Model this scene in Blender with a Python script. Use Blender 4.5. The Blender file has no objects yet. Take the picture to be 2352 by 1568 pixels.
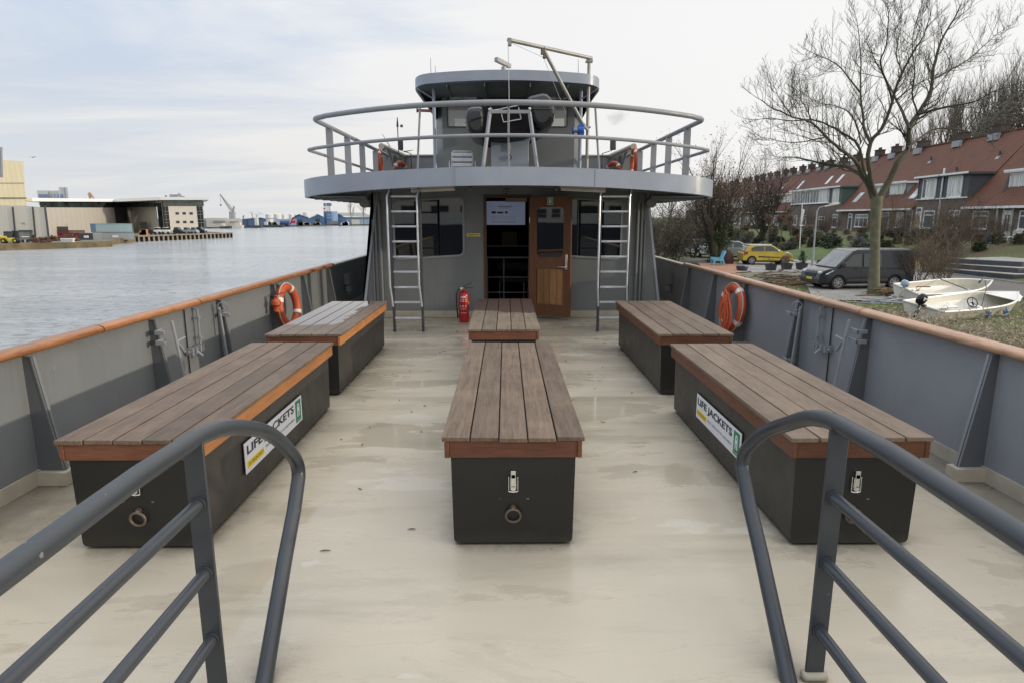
import bpy, math, random
from mathutils import Vector, Matrix, noise as mnoise
random.seed(7)
SC=bpy.context.scene
COL=SC.collection
R=math.radians
# ---------------------------------------------------------------- camera measure
CF=1450.; PIT=math.atan(286/1450.); YAW=math.atan(14/1450.); CAM=(-.05,0.,1.6)
def ray(u,v):
    x=(u-1176)/CF; z=-(v-784)/CF
    y2=math.cos(PIT)+z*math.sin(PIT); z2=-math.sin(PIT)+z*math.cos(PIT)
    return (x*math.cos(YAW)+y2*math.sin(YAW), -x*math.sin(YAW)+y2*math.cos(YAW), z2)
def P(u,v,X=None,Y=None,Z=None):
    """point of the place seen at (u,v) in the photograph on a known plane"""
    r=ray(u,v)
    if X is not None: t=(X-CAM[0])/r[0]
    elif Y is not None: t=(Y-CAM[1])/r[1]
    else: t=(Z-CAM[2])/r[2]
    return Vector((CAM[0]+t*r[0],CAM[1]+t*r[1],CAM[2]+t*r[2]))
# ---------------------------------------------------------------- mesh builder
class MB:
    def __init__(s): s.v=[];s.f=[];s.m=[];s.r=[]
    def add(s,vs,fs,m=0,rnd=None):
        b=len(s.v); s.v+= [tuple(p) for p in vs]
        if rnd is None: rnd=random.random()
        for f in fs: s.f.append([b+i for i in f]); s.m.append(m); s.r.append(rnd)
        return s
    def box(s,x0,x1,y0,y1,z0,z1,m=0,M=None):
        vs=[Vector((x,y,z)) for x in (x0,x1) for y in (y0,y1) for z in (z0,z1)]
        if M is not None: vs=[M@p for p in vs]
        return s.add(vs,[(0,1,3,2),(4,6,7,5),(0,4,5,1),(2,3,7,6),(0,2,6,4),(1,5,7,3)],m)
    def bar(s,p0,p1,w,h,m=0,up=(0,0,1)):
        p0=Vector(p0);p1=Vector(p1);d=(p1-p0);L=d.length;d.normalize()
        x=d.cross(Vector(up))
        if x.length<1e-4:x=d.cross(Vector((1,0,0)))
        x.normalize();z=x.cross(d)
        vs=[p+x*a*w/2+z*b*h/2 for p in (p0,p1) for a,b in((-1,-1),(1,-1),(1,1),(-1,1))]
        return s.add(vs,[(0,1,2,3),(7,6,5,4),(0,4,5,1),(1,5,6,2),(2,6,7,3),(3,7,4,0)],m)
    def tube(s,pts,r,n=8,m=0,cap=True,rnd=None):
        pts=[Vector(p) for p in pts]
        if len(pts)<2:return s
        rs=r if isinstance(r,(list,tuple)) else [r]*len(pts)
        vs=[];fs=[];prev=None
        for i,p in enumerate(pts):
            if i==0:d=pts[1]-p
            elif i==len(pts)-1:d=p-pts[i-1]
            else:d=(pts[i+1]-p).normalized()+(p-pts[i-1]).normalized()
            if d.length<1e-9:d=Vector((0,0,1))
            d.normalize()
            if prev is None:
                a=d.cross(Vector((0,0,1)))
                if a.length<.1:a=d.cross(Vector((0,1,0)))
            else:
                a=prev-d*prev.dot(d)
                if a.length<1e-6:a=d.orthogonal()
            a.normalize();prev=a;b=d.cross(a)
            for k in range(n):
                t=2*math.pi*k/n
                vs.append(p+(a*math.cos(t)+b*math.sin(t))*rs[i])
        for i in range(len(pts)-1):
            for k in range(n):
                k2=(k+1)%n
                fs.append((i*n+k,i*n+k2,(i+1)*n+k2,(i+1)*n+k))
        if cap:
            fs.append(tuple(range(n-1,-1,-1)));e=(len(pts)-1)*n;fs.append(tuple(range(e,e+n)))
        return s.add(vs,fs,m,rnd)
    def cyl(s,p0,p1,r,n=16,m=0,r1=None): return s.tube([p0,p1],[r,r if r1 is None else r1],n,m)
    def sweep(s,path,prof,m=0,cap=True,closed=False):
        """prof: list of (a,b) offsets: a sideways (horizontal), b up"""
        path=[Vector(p) for p in path];vs=[];fs=[];n=len(prof);L=len(path)
        for i,p in enumerate(path):
            d=(path[(i+1)%L]-path[i-1]) if closed else (path[min(i+1,L-1)]-path[max(i-1,0)])
            x=d.cross(Vector((0,0,1)));x.normalize()
            for a,b in prof: vs.append(p+x*a+Vector((0,0,b)))
        for i in range(L if closed else L-1):
            j=(i+1)%L
            for k in range(n):
                k2=(k+1)%n; fs.append((i*n+k,i*n+k2,j*n+k2,j*n+k))
        if cap and not closed:
            fs.append(tuple(range(n-1,-1,-1)));fs.append(tuple(range((L-1)*n,L*n)))
        return s.add(vs,fs,m)
    def torus(s,c,ax,Rr,r,n=32,k=12,m=0,a0=0,a1=2*math.pi):
        c=Vector(c);ax=Vector(ax).normalized();u=ax.orthogonal().normalized()
        if abs(ax.z)<.9: u=(Vector((0,0,1))-ax*ax.z).normalized()
        w=ax.cross(u);full=abs(a1-a0-2*math.pi)<1e-4;vs=[];fs=[]
        N=n if full else n+1
        for i in range(N):
            t=a0+(a1-a0)*i/n;d=u*math.cos(t)+w*math.sin(t)
            for j in range(k):
                q=2*math.pi*j/k; vs.append(c+d*(Rr+r*math.cos(q))+ax*r*math.sin(q))
        for i in range(n):
            i2=(i+1)%N
            for j in range(k):
                j2=(j+1)%k; fs.append((i*k+j,i2*k+j,i2*k+j2,i*k+j2))
        return s.add(vs,fs,m)
    def poly(s,pts,m=0,rnd=None): return s.add(pts,[tuple(range(len(pts)))],m,rnd)
    def prism(s,pts,off,m=0):
        pts=[Vector(p) for p in pts];off=Vector(off);n=len(pts)
        vs=pts+[p+off for p in pts]
        fs=[tuple(range(n-1,-1,-1)),tuple(range(n,2*n))]+[(i,(i+1)%n,n+(i+1)%n,n+i) for i in range(n)]
        return s.add(vs,fs,m)
    def sphere(s,c,r,m=0,nu=16,nv=10,sc=(1,1,1)):
        c=Vector(c);vs=[];fs=[]
        for i in range(nv+1):
            a=math.pi*i/nv
            for j in range(nu):
                b=2*math.pi*j/nu
                vs.append(c+Vector((math.sin(a)*math.cos(b)*r*sc[0],math.sin(a)*math.sin(b)*r*sc[1],math.cos(a)*r*sc[2])))
        for i in range(nv):
            for j in range(nu):
                fs.append((i*nu+j,(i+1)*nu+j,(i+1)*nu+(j+1)%nu,i*nu+(j+1)%nu))
        return s.add(vs,fs,m)
    def lathe(s,prof,c,m=0,n=20,ax=(0,0,1)):
        c=Vector(c);q=Vector((0,0,1)).rotation_difference(Vector(ax));vs=[];fs=[]
        for (r,h) in prof:
            for j in range(n):
                b=2*math.pi*j/n; vs.append(c+q@Vector((r*math.cos(b),r*math.sin(b),h)))
        for i in range(len(prof)-1):
            for j in range(n): fs.append((i*n+j,i*n+(j+1)%n,(i+1)*n+(j+1)%n,(i+1)*n+j))
        fs.append(tuple(range(n-1,-1,-1)));e=(len(prof)-1)*n;fs.append(tuple(range(e,e+n)))
        return s.add(vs,fs,m)
    def build(s,name,mat,parent=None,local=False,bevel=0,sharp=32,loc=None,seg=2):
        me=bpy.data.meshes.new(name)
        o=bpy.data.objects.new(name,me)
        org=Vector((0,0,0))
        if not local:
            if parent is not None:
                rt=parent
                while rt.parent is not None: rt=rt.parent
                org=Vector(rt.get('_o',(0,0,0)))
            else:
                if loc is None:
                    xs=[p[0] for p in s.v];ys=[p[1] for p in s.v];zs=[p[2] for p in s.v]
                    loc=((min(xs)+max(xs))/2,(min(ys)+max(ys))/2,min(zs))
                org=Vector(loc); o.location=org
        vs=[(p[0]-org.x,p[1]-org.y,p[2]-org.z) for p in s.v]
        me.from_pydata(vs,[],s.f)
        mats=mat if isinstance(mat,(list,tuple)) else [mat]
        for mm in mats: me.materials.append(mm)
        me.polygons.foreach_set('material_index',s.m)
        me.polygons.foreach_set('use_smooth',[True]*len(s.f))
        at=me.attributes.new('rnd','FLOAT','FACE'); at.data.foreach_set('value',s.r)
        me.update()
        try: me.set_sharp_from_angle(angle=R(sharp))
        except Exception: pass
        COL.objects.link(o)
        if parent is not None: o.parent=parent
        if bevel:
            md=o.modifiers.new('Bevel','BEVEL');md.width=bevel;md.segments=seg;md.limit_method='ANGLE';md.angle_limit=R(35)
            md.harden_normals=False
        return o
def tag(o,label=None,cat=None,group=None,kind=None):
    if label:o['label']=label
    if cat:o['category']=cat
    if group:o['group']=group
    if kind:o['kind']=kind
    return o
def thing(name,label,cat,loc=(0,0,0),group=None):
    o=bpy.data.objects.new(name,None);COL.objects.link(o);o.location=loc;o.empty_display_size=.2
    o['_o']=tuple(loc)
    return tag(o,label,cat,group)
def dup(root,loc,rz=0,sc=1,label=None,group=None):
    r=root.copy();COL.objects.link(r);r.location=loc;r.rotation_euler=(0,0,rz)
    r.scale=(sc,sc,sc) if not isinstance(sc,tuple) else sc
    if label:r['label']=label
    if group:r['group']=group
    for ch in list(root.children):
        c=ch.copy();COL.objects.link(c);c.parent=r
        for g in ch.children:
            d=g.copy();COL.objects.link(d);d.parent=c
    return r
def text(s,mat,parent,origin,xdir,zdir,height,width=None,name='lettering',align='LEFT',bold=0.0,lift=.002):
    """lettering as a mesh: origin = lower-left corner, xdir along the words, zdir up (world coordinates)"""
    cu=bpy.data.curves.new('t','FONT');cu.body=s;cu.size=1;cu.offset=bold;cu.resolution_u=3
    ob=bpy.data.objects.new('t',cu);COL.objects.link(ob)
    bpy.context.view_layer.update()
    dg=bpy.context.evaluated_depsgraph_get()
    me=bpy.data.meshes.new_from_object(ob.evaluated_get(dg))
    bpy.data.objects.remove(ob)
    vs=[v.co.copy() for v in me.vertices];fs=[tuple(p.vertices) for p in me.polygons]
    x0=min(v.x for v in vs);x1=max(v.x for v in vs);y0=min(v.y for v in vs);y1=max(v.y for v in vs)
    x=Vector(xdir).normalized();z=Vector(zdir).normalized();n=x.cross(z)
    sy=height/(y1-y0);sx=sy if width is None else width/(x1-x0)
    w=(x1-x0)*sx;off=-w/2 if align=='CENTER' else 0
    mb=MB();mb.add([Vector(origin)+x*((v.x-x0)*sx+off)+z*((v.y-y0)*sy)+n*lift for v in vs],fs)
    return mb.build(name,mat,parent)
# ---------------------------------------------------------------- materials
def newmat(name):
    m=bpy.data.materials.new(name);m.use_nodes=True;nt=m.node_tree
    return m,nt,nt.nodes['Principled BSDF']
def N(nt,t,**k):
    n=nt.nodes.new(t)
    for a,b in k.items(): setattr(n,a,b)
    return n
def setin(n,**k):
    for a,b in k.items(): n.inputs[a.replace('_',' ')].default_value=b
def rgb(c,a=1): return (c[0],c[1],c[2],a)
def coords(nt,scale=(1,1,1),obj=True,rot=(0,0,0)):
    tc=N(nt,'ShaderNodeTexCoord');mp=N(nt,'ShaderNodeMapping')
    mp.inputs['Scale'].default_value=scale;mp.inputs['Rotation'].default_value=rot
    nt.links.new(tc.outputs['Object'],mp.inputs['Vector']);return mp.outputs['Vector']
def noise_n(nt,vec,scale,detail=4,rough=.55,dist=0):
    n=N(nt,'ShaderNodeTexNoise');setin(n,Scale=scale,Detail=detail,Roughness=rough,Distortion=dist)
    nt.links.new(vec,n.inputs['Vector']);return n.outputs['Fac']
def ramp(nt,fac,a,b,lo=0,hi=1):
    n=N(nt,'ShaderNodeMapRange');n.clamp=True;setin(n,From_Min=a,From_Max=b,To_Min=lo,To_Max=hi)
    nt.links.new(fac,n.inputs['Value']);return n.outputs['Result']
def mix(nt,fac,a,b,blend='MIX'):
    n=N(nt,'ShaderNodeMix',data_type='RGBA',blend_type=blend)
    for i,x in ((0,fac),(6,a),(7,b)):
        if hasattr(x,'links') or isinstance(x,bpy.types.NodeSocket): nt.links.new(x,n.inputs[i])
        else: n.inputs[i].default_value=x if i==0 else rgb(x)
    return n.outputs[2]
def math_n(nt,op,a,b=0):
    n=N(nt,'ShaderNodeMath',operation=op)
    for i,x in enumerate((a,b)):
        if isinstance(x,bpy.types.NodeSocket): nt.links.new(x,n.inputs[i])
        else: n.inputs[i].default_value=x
    return n.outputs[0]
def bump(nt,bs,h,strength=.2,dist=.01):
    b=N(nt,'ShaderNodeBump');setin(b,Strength=strength,Distance=dist)
    nt.links.new(h,b.inputs['Height']);nt.links.new(b.outputs['Normal'],bs.inputs['Normal'])
def attr(nt,name='rnd'):
    a=N(nt,'ShaderNodeAttribute');a.attribute_name=name;return a.outputs['Fac']
def simple(name,c,rough=.5,metal=0,var=.12,scale=3,bmp=0,bscale=40,spec=.5,rv=.08,emit=None):
    m,nt,bs=newmat(name);v=coords(nt)
    f=noise_n(nt,v,scale,6,.6)
    f2=ramp(nt,f,.3,.7)
    col=mix(nt,f2,[x*(1-var) for x in c],[min(1,x*(1+var)) for x in c])
    nt.links.new(col,bs.inputs['Base Color'])
    nt.links.new(ramp(nt,f,.3,.7,max(0,rough-rv),min(1,rough+rv)),bs.inputs['Roughness'])
    setin(bs,Metallic=metal);bs.inputs['Specular IOR Level'].default_value=spec
    if bmp: bump(nt,bs,noise_n(nt,v,bscale,3),bmp,.004)
    if emit:
        bs.inputs['Emission Color'].default_value=rgb(emit[0]);bs.inputs['Emission Strength'].default_value=emit[1]
    return m
def ship_paint(name,c,rough=.42,dirt=.35):
    """brushed marine paint: faint unevenness, vertical run-off streaks, small chips"""
    m,nt,bs=newmat(name);v=coords(nt);vs=coords(nt,(5,5,.5))
    big=ramp(nt,noise_n(nt,v,1.3,5,.6),.3,.72)
    col=mix(nt,big,[x*.88 for x in c],[x*1.1 for x in c])
    st=ramp(nt,noise_n(nt,vs,3,5,.65),.55,.8,0,dirt)
    col=mix(nt,st,col,[c[0]*.62+.01,c[1]*.58+.006,c[2]*.5])
    sc1=ramp(nt,noise_n(nt,coords(nt,(1,1,6)),7,5,.75),.68,.74,0,.22);col=mix(nt,sc1,col,[x*1.5 for x in c])
    chip=ramp(nt,noise_n(nt,v,26,3,.5),.73,.745,0,.38)
    col=mix(nt,chip,col,(.42,.40,.36))
    nt.links.new(col,bs.inputs['Base Color'])
    nt.links.new(ramp(nt,noise_n(nt,v,6,4),.3,.7,rough-.08,rough+.12),bs.inputs['Roughness'])
    h=math_n(nt,'ADD',noise_n(nt,v,2.2,3),math_n(nt,'MULTIPLY',noise_n(nt,v,90,3),.06))
    bump(nt,bs,h,.25,.012)
    return m
def wood(name,c1,c2,axis=1,grain=18,rough=.6,wet=None,spec=.4,end=False):
    """plank wood, grain along axis, tone changes per plank; wet=(threshold box) adds damp area"""
    m,nt,bs=newmat(name)
    sc=[grain]*3;sc[axis]=.9
    tc=N(nt,'ShaderNodeTexCoord')
    # shift the grain per plank
    off=N(nt,'ShaderNodeCombineXYZ');r=attr(nt);nt.links.new(math_n(nt,'MULTIPLY',r,37),off.inputs[0]);nt.links.new(math_n(nt,'MULTIPLY',r,91),off.inputs[1]);nt.links.new(math_n(nt,'MULTIPLY',r,13),off.inputs[2])
    add=N(nt,'ShaderNodeVectorMath',operation='ADD');nt.links.new(tc.outputs['Object'],add.inputs[0]);nt.links.new(off.outputs[0],add.inputs[1])
    mp=N(nt,'ShaderNodeMapping');mp.inputs['Scale'].default_value=sc;nt.links.new(add.outputs[0],mp.inputs['Vector']);v=mp.outputs['Vector']
    g=noise_n(nt,v,2.2,7,.7,.6);g2=noise_n(nt,v,9,4,.7)
    blot=noise_n(nt,add.outputs[0],3.2,5,.6)
    col=mix(nt,ramp(nt,g,.3,.7),c1,c2)
    col=mix(nt,ramp(nt,g2,.48,.74,0,.7),col,[x*.42 for x in c1])
    col=mix(nt,ramp(nt,blot,.45,.75,0,.45),col,[min(1,x*1.25) for x in c2])
    tone=N(nt,'ShaderNodeHueSaturation');nt.links.new(col,tone.inputs['Color']);nt.links.new(ramp(nt,r,0,1,.78,1.2),tone.inputs['Value']);col=tone.outputs[0]
    rr=ramp(nt,g,.3,.7,rough-.1,rough+.12)
    h=math_n(nt,'ADD',g,math_n(nt,'MULTIPLY',g2,.5))
    if wet:
        sep=N(nt,'ShaderNodeSeparateXYZ');nt.links.new(tc.outputs['Object'],sep.inputs[0])
        wn=noise_n(nt,tc.outputs['Object'],wet['scale'],5,.6)
        ed=math_n(nt,'ADD',sep.outputs[1],math_n(nt,'MULTIPLY',math_n(nt,'SUBTRACT',wn,.5),wet['amp']))
        w=ramp(nt,ed,wet['y0'],wet['y0']+wet['soft'])
        if 'x1' in wet:
            ex=math_n(nt,'ADD',sep.outputs[0],math_n(nt,'MULTIPLY',math_n(nt,'SUBTRACT',wn,.5),wet['amp']*.5))
            w=math_n(nt,'MULTIPLY',w,ramp(nt,ex,wet['x1']-.04,wet['x1'],1,0))
        col=mix(nt,math_n(nt,'MULTIPLY',w,wet['dark']),col,(.045,.022,.018))
        mr=N(nt,'ShaderNodeMix',data_type='FLOAT');nt.links.new(w,mr.inputs[0]);nt.links.new(rr,mr.inputs[2]);mr.inputs[3].default_value=wet['rough'];rr=mr.outputs[0]
        mb=N(nt,'ShaderNodeMix',data_type='FLOAT');nt.links.new(w,mb.inputs[0]);nt.links.new(h,mb.inputs[2]);mb.inputs[3].default_value=.5;h=mb.outputs[0]
    nt.links.new(col,bs.inputs['Base Color']);nt.links.new(rr,bs.inputs['Roughness'])
    bs.inputs['Specular IOR Level'].default_value=spec
    bump(nt,bs,h,.35,.004)
    return m
M={}
M['grey']=ship_paint('ship_grey',(.25,.262,.283))
M['fascia']=ship_paint('deck_edge_grey',(.295,.33,.395),.38,.15)
M['plate']=ship_paint('shaded_bracket_grey',(.105,.112,.125))  # darker grey carries the shade of the stiffener plates
M['frame']=wood('dark_door_frame',(.06,.024,.012),(.10,.04,.018),2,14,.45)
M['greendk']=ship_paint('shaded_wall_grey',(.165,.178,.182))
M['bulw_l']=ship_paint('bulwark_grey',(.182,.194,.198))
M['white']=simple('white_paint',(.75,.75,.72),.4,var=.05)
M['slate']=ship_paint('slate_rail_paint',(.044,.050,.059),.36,.15)
M['dark']=simple('black_box_paint',(.013,.0125,.0115),.45,var=.2,scale=4,bmp=.04)
M['sidebox']=simple('charcoal_box_paint',(.040,.037,.032),.5,var=.12,scale=3,bmp=.04)
def boxpaint(name,c,rough):
    """dark painted plywood: dusty lower edge, runs and fine scratches"""
    m,nt,bs=newmat(name);v=coords(nt);sep=N(nt,'ShaderNodeSeparateXYZ');nt.links.new(v,sep.inputs[0])
    f=noise_n(nt,v,3,6,.65);col=mix(nt,ramp(nt,f,.3,.7),[x*.95 for x in c],[x*1.05 for x in c])
    du=math_n(nt,'ADD',sep.outputs[2],math_n(nt,'MULTIPLY',noise_n(nt,v,9,5,.7),.10));col=mix(nt,ramp(nt,du,.05,.13,.28,0),col,(.10,.09,.07))
    s1=ramp(nt,noise_n(nt,coords(nt,(1,1,22),rot=(.3,.25,0)),5,4,.8),.72,.75,0,.18);col=mix(nt,s1,col,(.12,.115,.10))
    s2=ramp(nt,noise_n(nt,v,34,3,.5),.73,.75,0,.55);col=mix(nt,s2,col,(.26,.24,.2))
    nt.links.new(col,bs.inputs['Base Color']);nt.links.new(ramp(nt,noise_n(nt,v,8,4),.3,.7,rough-.04,rough+.06),bs.inputs['Roughness']);bump(nt,bs,noise_n(nt,v,2.5,4),.06,.01);return m
M['dark']=boxpaint('black_box_paint',(.013,.0125,.0115),.45);M['sidebox']=boxpaint('charcoal_box_paint',(.027,.025,.022),.45)
M['black']=simple('black_rubber',(.012,.012,.012),.55)
M['gloss']=simple('gloss_black_hull',(.008,.008,.010),.2,var=.2,spec=.5)
M['beige']=simple('beige_kick_paint',(.43,.39,.31),.5,var=.14,scale=7,bmp=.05)
M['plank']=wood('weathered_plank',(.088,.053,.034),(.20,.145,.10),1,16,.55)
M['plankr']=wood('weathered_plank_pale',(.125,.082,.056),(.25,.185,.13),1,16,.6)
M['plankc']=wood('weathered_plank_damp_end',(.12,.09,.062),(.24,.185,.13),1,16,.6,wet=dict(scale=4,amp=.9,y0=1.05,soft=.1,dark=.9,rough=.6))
M['plankw']=wood('weathered_plank_wet',(.10,.07,.052),(.22,.165,.125),1,16,.55,wet=dict(scale=2.6,amp=1.0,y0=.42,soft=.14,x1=.20,dark=.45,rough=.06),spec=.6)
M['rimy']=wood('sunlit_rim_long',(.30,.115,.035),(.42,.18,.06),1,14,.4,spec=.5)  # orange sunlight on the left benches' inner rims, put into the colour
M['rimx']=wood('mahogany_rim_end',(.105,.040,.022),(.18,.072,.038),0,14,.5)
M['rimc']=wood('mahogany_rim_long',(.115,.043,.023),(.19,.075,.040),1,14,.48)
M['caprail']=wood('varnished_cap_rail',(.27,.105,.036),(.44,.19,.075),1,9,.34,spec=.6)
M['caplight']=wood('pale_cap_rail',(.34,.18,.10),(.52,.33,.22),1,9,.34,spec=.6)
M['capgrey']=simple('painted_cap_rail',(.40,.36,.30),.4)
M['door']=wood('mahogany_door',(.14,.053,.022),(.19,.078,.034),2,14,.42)
M['doorp']=wood('golden_door_panel',(.22,.11,.042),(.31,.16,.065),2,12,.45)
M['alu']=simple('galvanised_steel',(.50,.52,.56),.35,.35,.12,12)
M['alum']=simple('dull_steel',(.29,.29,.265),.42,.25,.25,6)
M['chrome']=simple('polished_steel',(.75,.74,.72),.18,1,.05)
M['rust']=simple('rusty_ring',(.18,.14,.11),.6,.6,.3,20)
M['orange']=simple('lifebuoy_orange',(.44,.080,.028),.5,var=.12,scale=7)
M['ropeo']=simple('orange_rope',(.62,.13,.05),.75,var=.25,scale=30,bmp=.3,bscale=120)
M['rope']=simple('pale_rope',(.50,.47,.42),.8,bmp=.3,bscale=120)
M['tape']=simple('reflective_tape',(.66,.66,.64),.4)
M['red']=simple('extinguisher_red',(.36,.010,.014),.3,var=.08)
M['yellow']=simple('sign_yellow',(.78,.58,.03),.5,var=.04)
M['green']=simple('sign_green',(.02,.22,.08),.5,var=.05)
M['signw']=simple('sign_white',(.74,.74,.78),.45,var=.03)
M['ink']=simple('ink_black',(.02,.02,.025),.5)
M['blue']=simple('winch_blue',(.01,.09,.42),.35)
M['lamp']=simple('lamp_diffuser',(.55,.52,.46),.4)
M['disc']=simple('speaker_grey',(.22,.21,.195),.5)
def glass(name,c=(.006,.007,.008),rough=.02,spec=.5,blot=0):
    m,nt,bs=newmat(name);bs.inputs['Base Color'].default_value=rgb(c);setin(bs,Roughness=rough);bs.inputs['Specular IOR Level'].default_value=spec
    v=coords(nt);bump(nt,bs,noise_n(nt,v,1.2,2),.04,.02)
    return m
M['glass']=glass('dark_glass',spec=1.0)
M['wglass']=glass('house_glass',(.10,.115,.125),.06,.7)
M['cglass']=glass('car_glass',(.03,.036,.04),.04,.8)
def curtain(name):
    m,nt,bs=newmat(name);v=coords(nt,(1,1,.05));f=noise_n(nt,v,9,3,.6)
    nt.links.new(mix(nt,ramp(nt,f,.35,.62),(.33,.34,.32),(.78,.78,.73)),bs.inputs['Base Color']);setin(bs,Roughness=.25);return m
M['curtain']=curtain('curtained_pane')
# deck paint
def deckmat():
    m,nt,bs=newmat('beige_deck_paint')
    v=coords(nt);vx=coords(nt,(.45,2.6,1));vy=coords(nt,(.8,2.0,1))
    base=(.55,.49,.385)
    big=ramp(nt,noise_n(nt,vy,.8,6,.62),.3,.7)
    col=mix(nt,big,[x*.90 for x in base],[x*1.06 for x in base])
    st=noise_n(nt,vx,1.1,7,.6,.25)
    # more staining towards the deckhouse
    sep=N(nt,'ShaderNodeSeparateXYZ');nt.links.new(v,sep.inputs[0])
    far=ramp(nt,sep.outputs[1],3,8.5)
    thr=math_n(nt,'ADD',st,math_n(nt,'MULTIPLY',far,.11))
    col=mix(nt,ramp(nt,thr,.55,.70,0,.5),col,(.30,.265,.205))
    damp=noise_n(nt,coords(nt,(.55,1.35,1)),1.15,9,.62,.35);dthr=math_n(nt,'ADD',damp,math_n(nt,'MULTIPLY',far,.05))
    dm=ramp(nt,dthr,.545,.575);col=mix(nt,math_n(nt,'MULTIPLY',dm,.30),col,(.33,.285,.215))
    pud=ramp(nt,noise_n(nt,coords(nt,(.6,1.5,1)),1.25,7,.6,.2),.60,.615)
    col=mix(nt,math_n(nt,'MULTIPLY',pud,.35),col,(.70,.66,.58))
    edge=noise_n(nt,vx,.8,7,.58,.2)
    line=math_n(nt,'ABSOLUTE',math_n(nt,'SUBTRACT',edge,.49))
    col=mix(nt,ramp(nt,line,.0,.004,.20,0),col,(.24,.205,.155))
    # grime in the waterways along the bulwarks
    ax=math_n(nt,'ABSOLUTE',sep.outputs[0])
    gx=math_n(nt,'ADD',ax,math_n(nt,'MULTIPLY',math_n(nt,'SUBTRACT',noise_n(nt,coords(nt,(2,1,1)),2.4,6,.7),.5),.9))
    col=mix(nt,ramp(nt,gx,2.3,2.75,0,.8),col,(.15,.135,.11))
    gr=noise_n(nt,v,150,3,.7);col=mix(nt,ramp(nt,gr,.35,.65,.16,0),col,(.30,.26,.2));sc1=ramp(nt,noise_n(nt,coords(nt,(1,9,1),rot=(0,0,.5)),3.2,5,.7),.66,.70,0,.22);col=mix(nt,sc1,col,(.36,.32,.25))
    sp=ramp(nt,noise_n(nt,v,55,4,.7),.66,.76,0,.35)
    col=mix(nt,sp,col,(.2,.18,.15))
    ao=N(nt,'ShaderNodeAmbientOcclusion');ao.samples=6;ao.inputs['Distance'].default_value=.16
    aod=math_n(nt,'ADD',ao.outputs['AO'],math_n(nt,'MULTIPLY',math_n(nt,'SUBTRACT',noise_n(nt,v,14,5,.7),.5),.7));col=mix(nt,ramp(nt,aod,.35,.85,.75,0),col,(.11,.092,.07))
    nt.links.new(col,bs.inputs['Base Color'])
    wet=ramp(nt,noise_n(nt,coords(nt,(.55,1.7,1)),1.05,6,.6,.5),.50,.60)
    wet2=ramp(nt,noise_n(nt,v,1.6,4,.6),.5,.62)
    w=math_n(nt,'MULTIPLY',wet,math_n(nt,'ADD',math_n(nt,'MULTIPLY',wet2,.5),.5))
    w=math_n(nt,'MAXIMUM',w,dm)
    nt.links.new(ramp(nt,w,0,1,.36,.075),bs.inputs['Roughness'])
    bs.inputs['Specular IOR Level'].default_value=.5
    h=math_n(nt,'ADD',noise_n(nt,v,1.4,3),math_n(nt,'MULTIPLY',noise_n(nt,v,60,4),.05))
    h=math_n(nt,'ADD',h,math_n(nt,'MULTIPLY',ramp(nt,line,0,.01),.05))
    bump(nt,bs,h,.22,.012)
    return m
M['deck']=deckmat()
def watermat():
    m,nt,bs=newmat('river_water')
    v=coords(nt,(.5,1,1))
    setin(bs,Roughness=.16);bs.inputs['IOR'].default_value=1.33
    col=mix(nt,ramp(nt,noise_n(nt,coords(nt,(.3,1,1)),.05,4),.35,.65),(.40,.42,.43),(.48,.50,.505))
    rip=ramp(nt,noise_n(nt,coords(nt,(.7,1,1)),1.6,6,.66,.5),.52,.64,0,.72);col=mix(nt,rip,col,(.13,.15,.17));big=ramp(nt,noise_n(nt,coords(nt,(.4,1,1)),.16,4,.6),.4,.65,0,.28);col=mix(nt,big,col,(.20,.22,.25))
    nt.links.new(col,bs.inputs['Base Color'])
    a=noise_n(nt,v,.5,3,.6,.3);b=noise_n(nt,v,1.9,4,.65,.6);c=noise_n(nt,v,6.5,3,.6,.4)
    h=math_n(nt,'ADD',math_n(nt,'MULTIPLY',a,.8),math_n(nt,'ADD',math_n(nt,'MULTIPLY',b,.42),math_n(nt,'MULTIPLY',c,.14)))
    bump(nt,bs,h,1.0,.42)
    return m
M['water']=watermat()
# ================================================================= the ship
WY=10.1       # front wall of the deckhouse
BX=2.9        # bulwark plating
ship=thing('ship','grey steel ferry with beige foredeck, bulwarks, deckhouse and wheelhouse seen from its bow','ship',(0,0,0))
def hull_deck():
    mb=MB();n=46;vs=[];fs=[]
    X=[-2.9,-2,-1,0,1,2,2.9];Y=[-5+i*1.0 for i in range(46)]
    for y in Y:
        for x in X: vs.append((x,y,0))
    for j in range(len(Y)-1):
        for i in range(len(X)-1):
            a=j*len(X)+i; fs.append((a,a+1,a+1+len(X),a+len(X)))
    mb.add(vs,fs);mb.build('deck',M['deck'],ship)
    mb=MB()
    for s in (-1,1):
        mb.prism([(s*2.925,-5,.0),(s*2.925,40,.0),(s*2.7,40,-4.8),(s*2.7,-5,-4.8)],(s*.02,0,0))
    mb.prism([(-2.9,-5.01,0),(2.9,-5.01,0),(2.7,-5.01,-4.8),(-2.7,-5.01,-4.8)],(0,-.02,0))
    mb.prism([(-2.9,40.01,3),(2.9,40.01,3),(2.7,40.01,-4.8),(-2.7,40.01,-4.8)],(0,.02,0))
    mb.build('hull',M['slate'],ship)
hull_deck()
def rib_y(u,v): return P(u,v,X=-BX).y
RIBS=[rib_y(55,815)-.02,rib_y(340,737),rib_y(495,690),rib_y(620,657),rib_y(690,635),rib_y(748,612),13.0,14.6,16.2,18]
RIBS=[1.2]+RIBS
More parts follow.
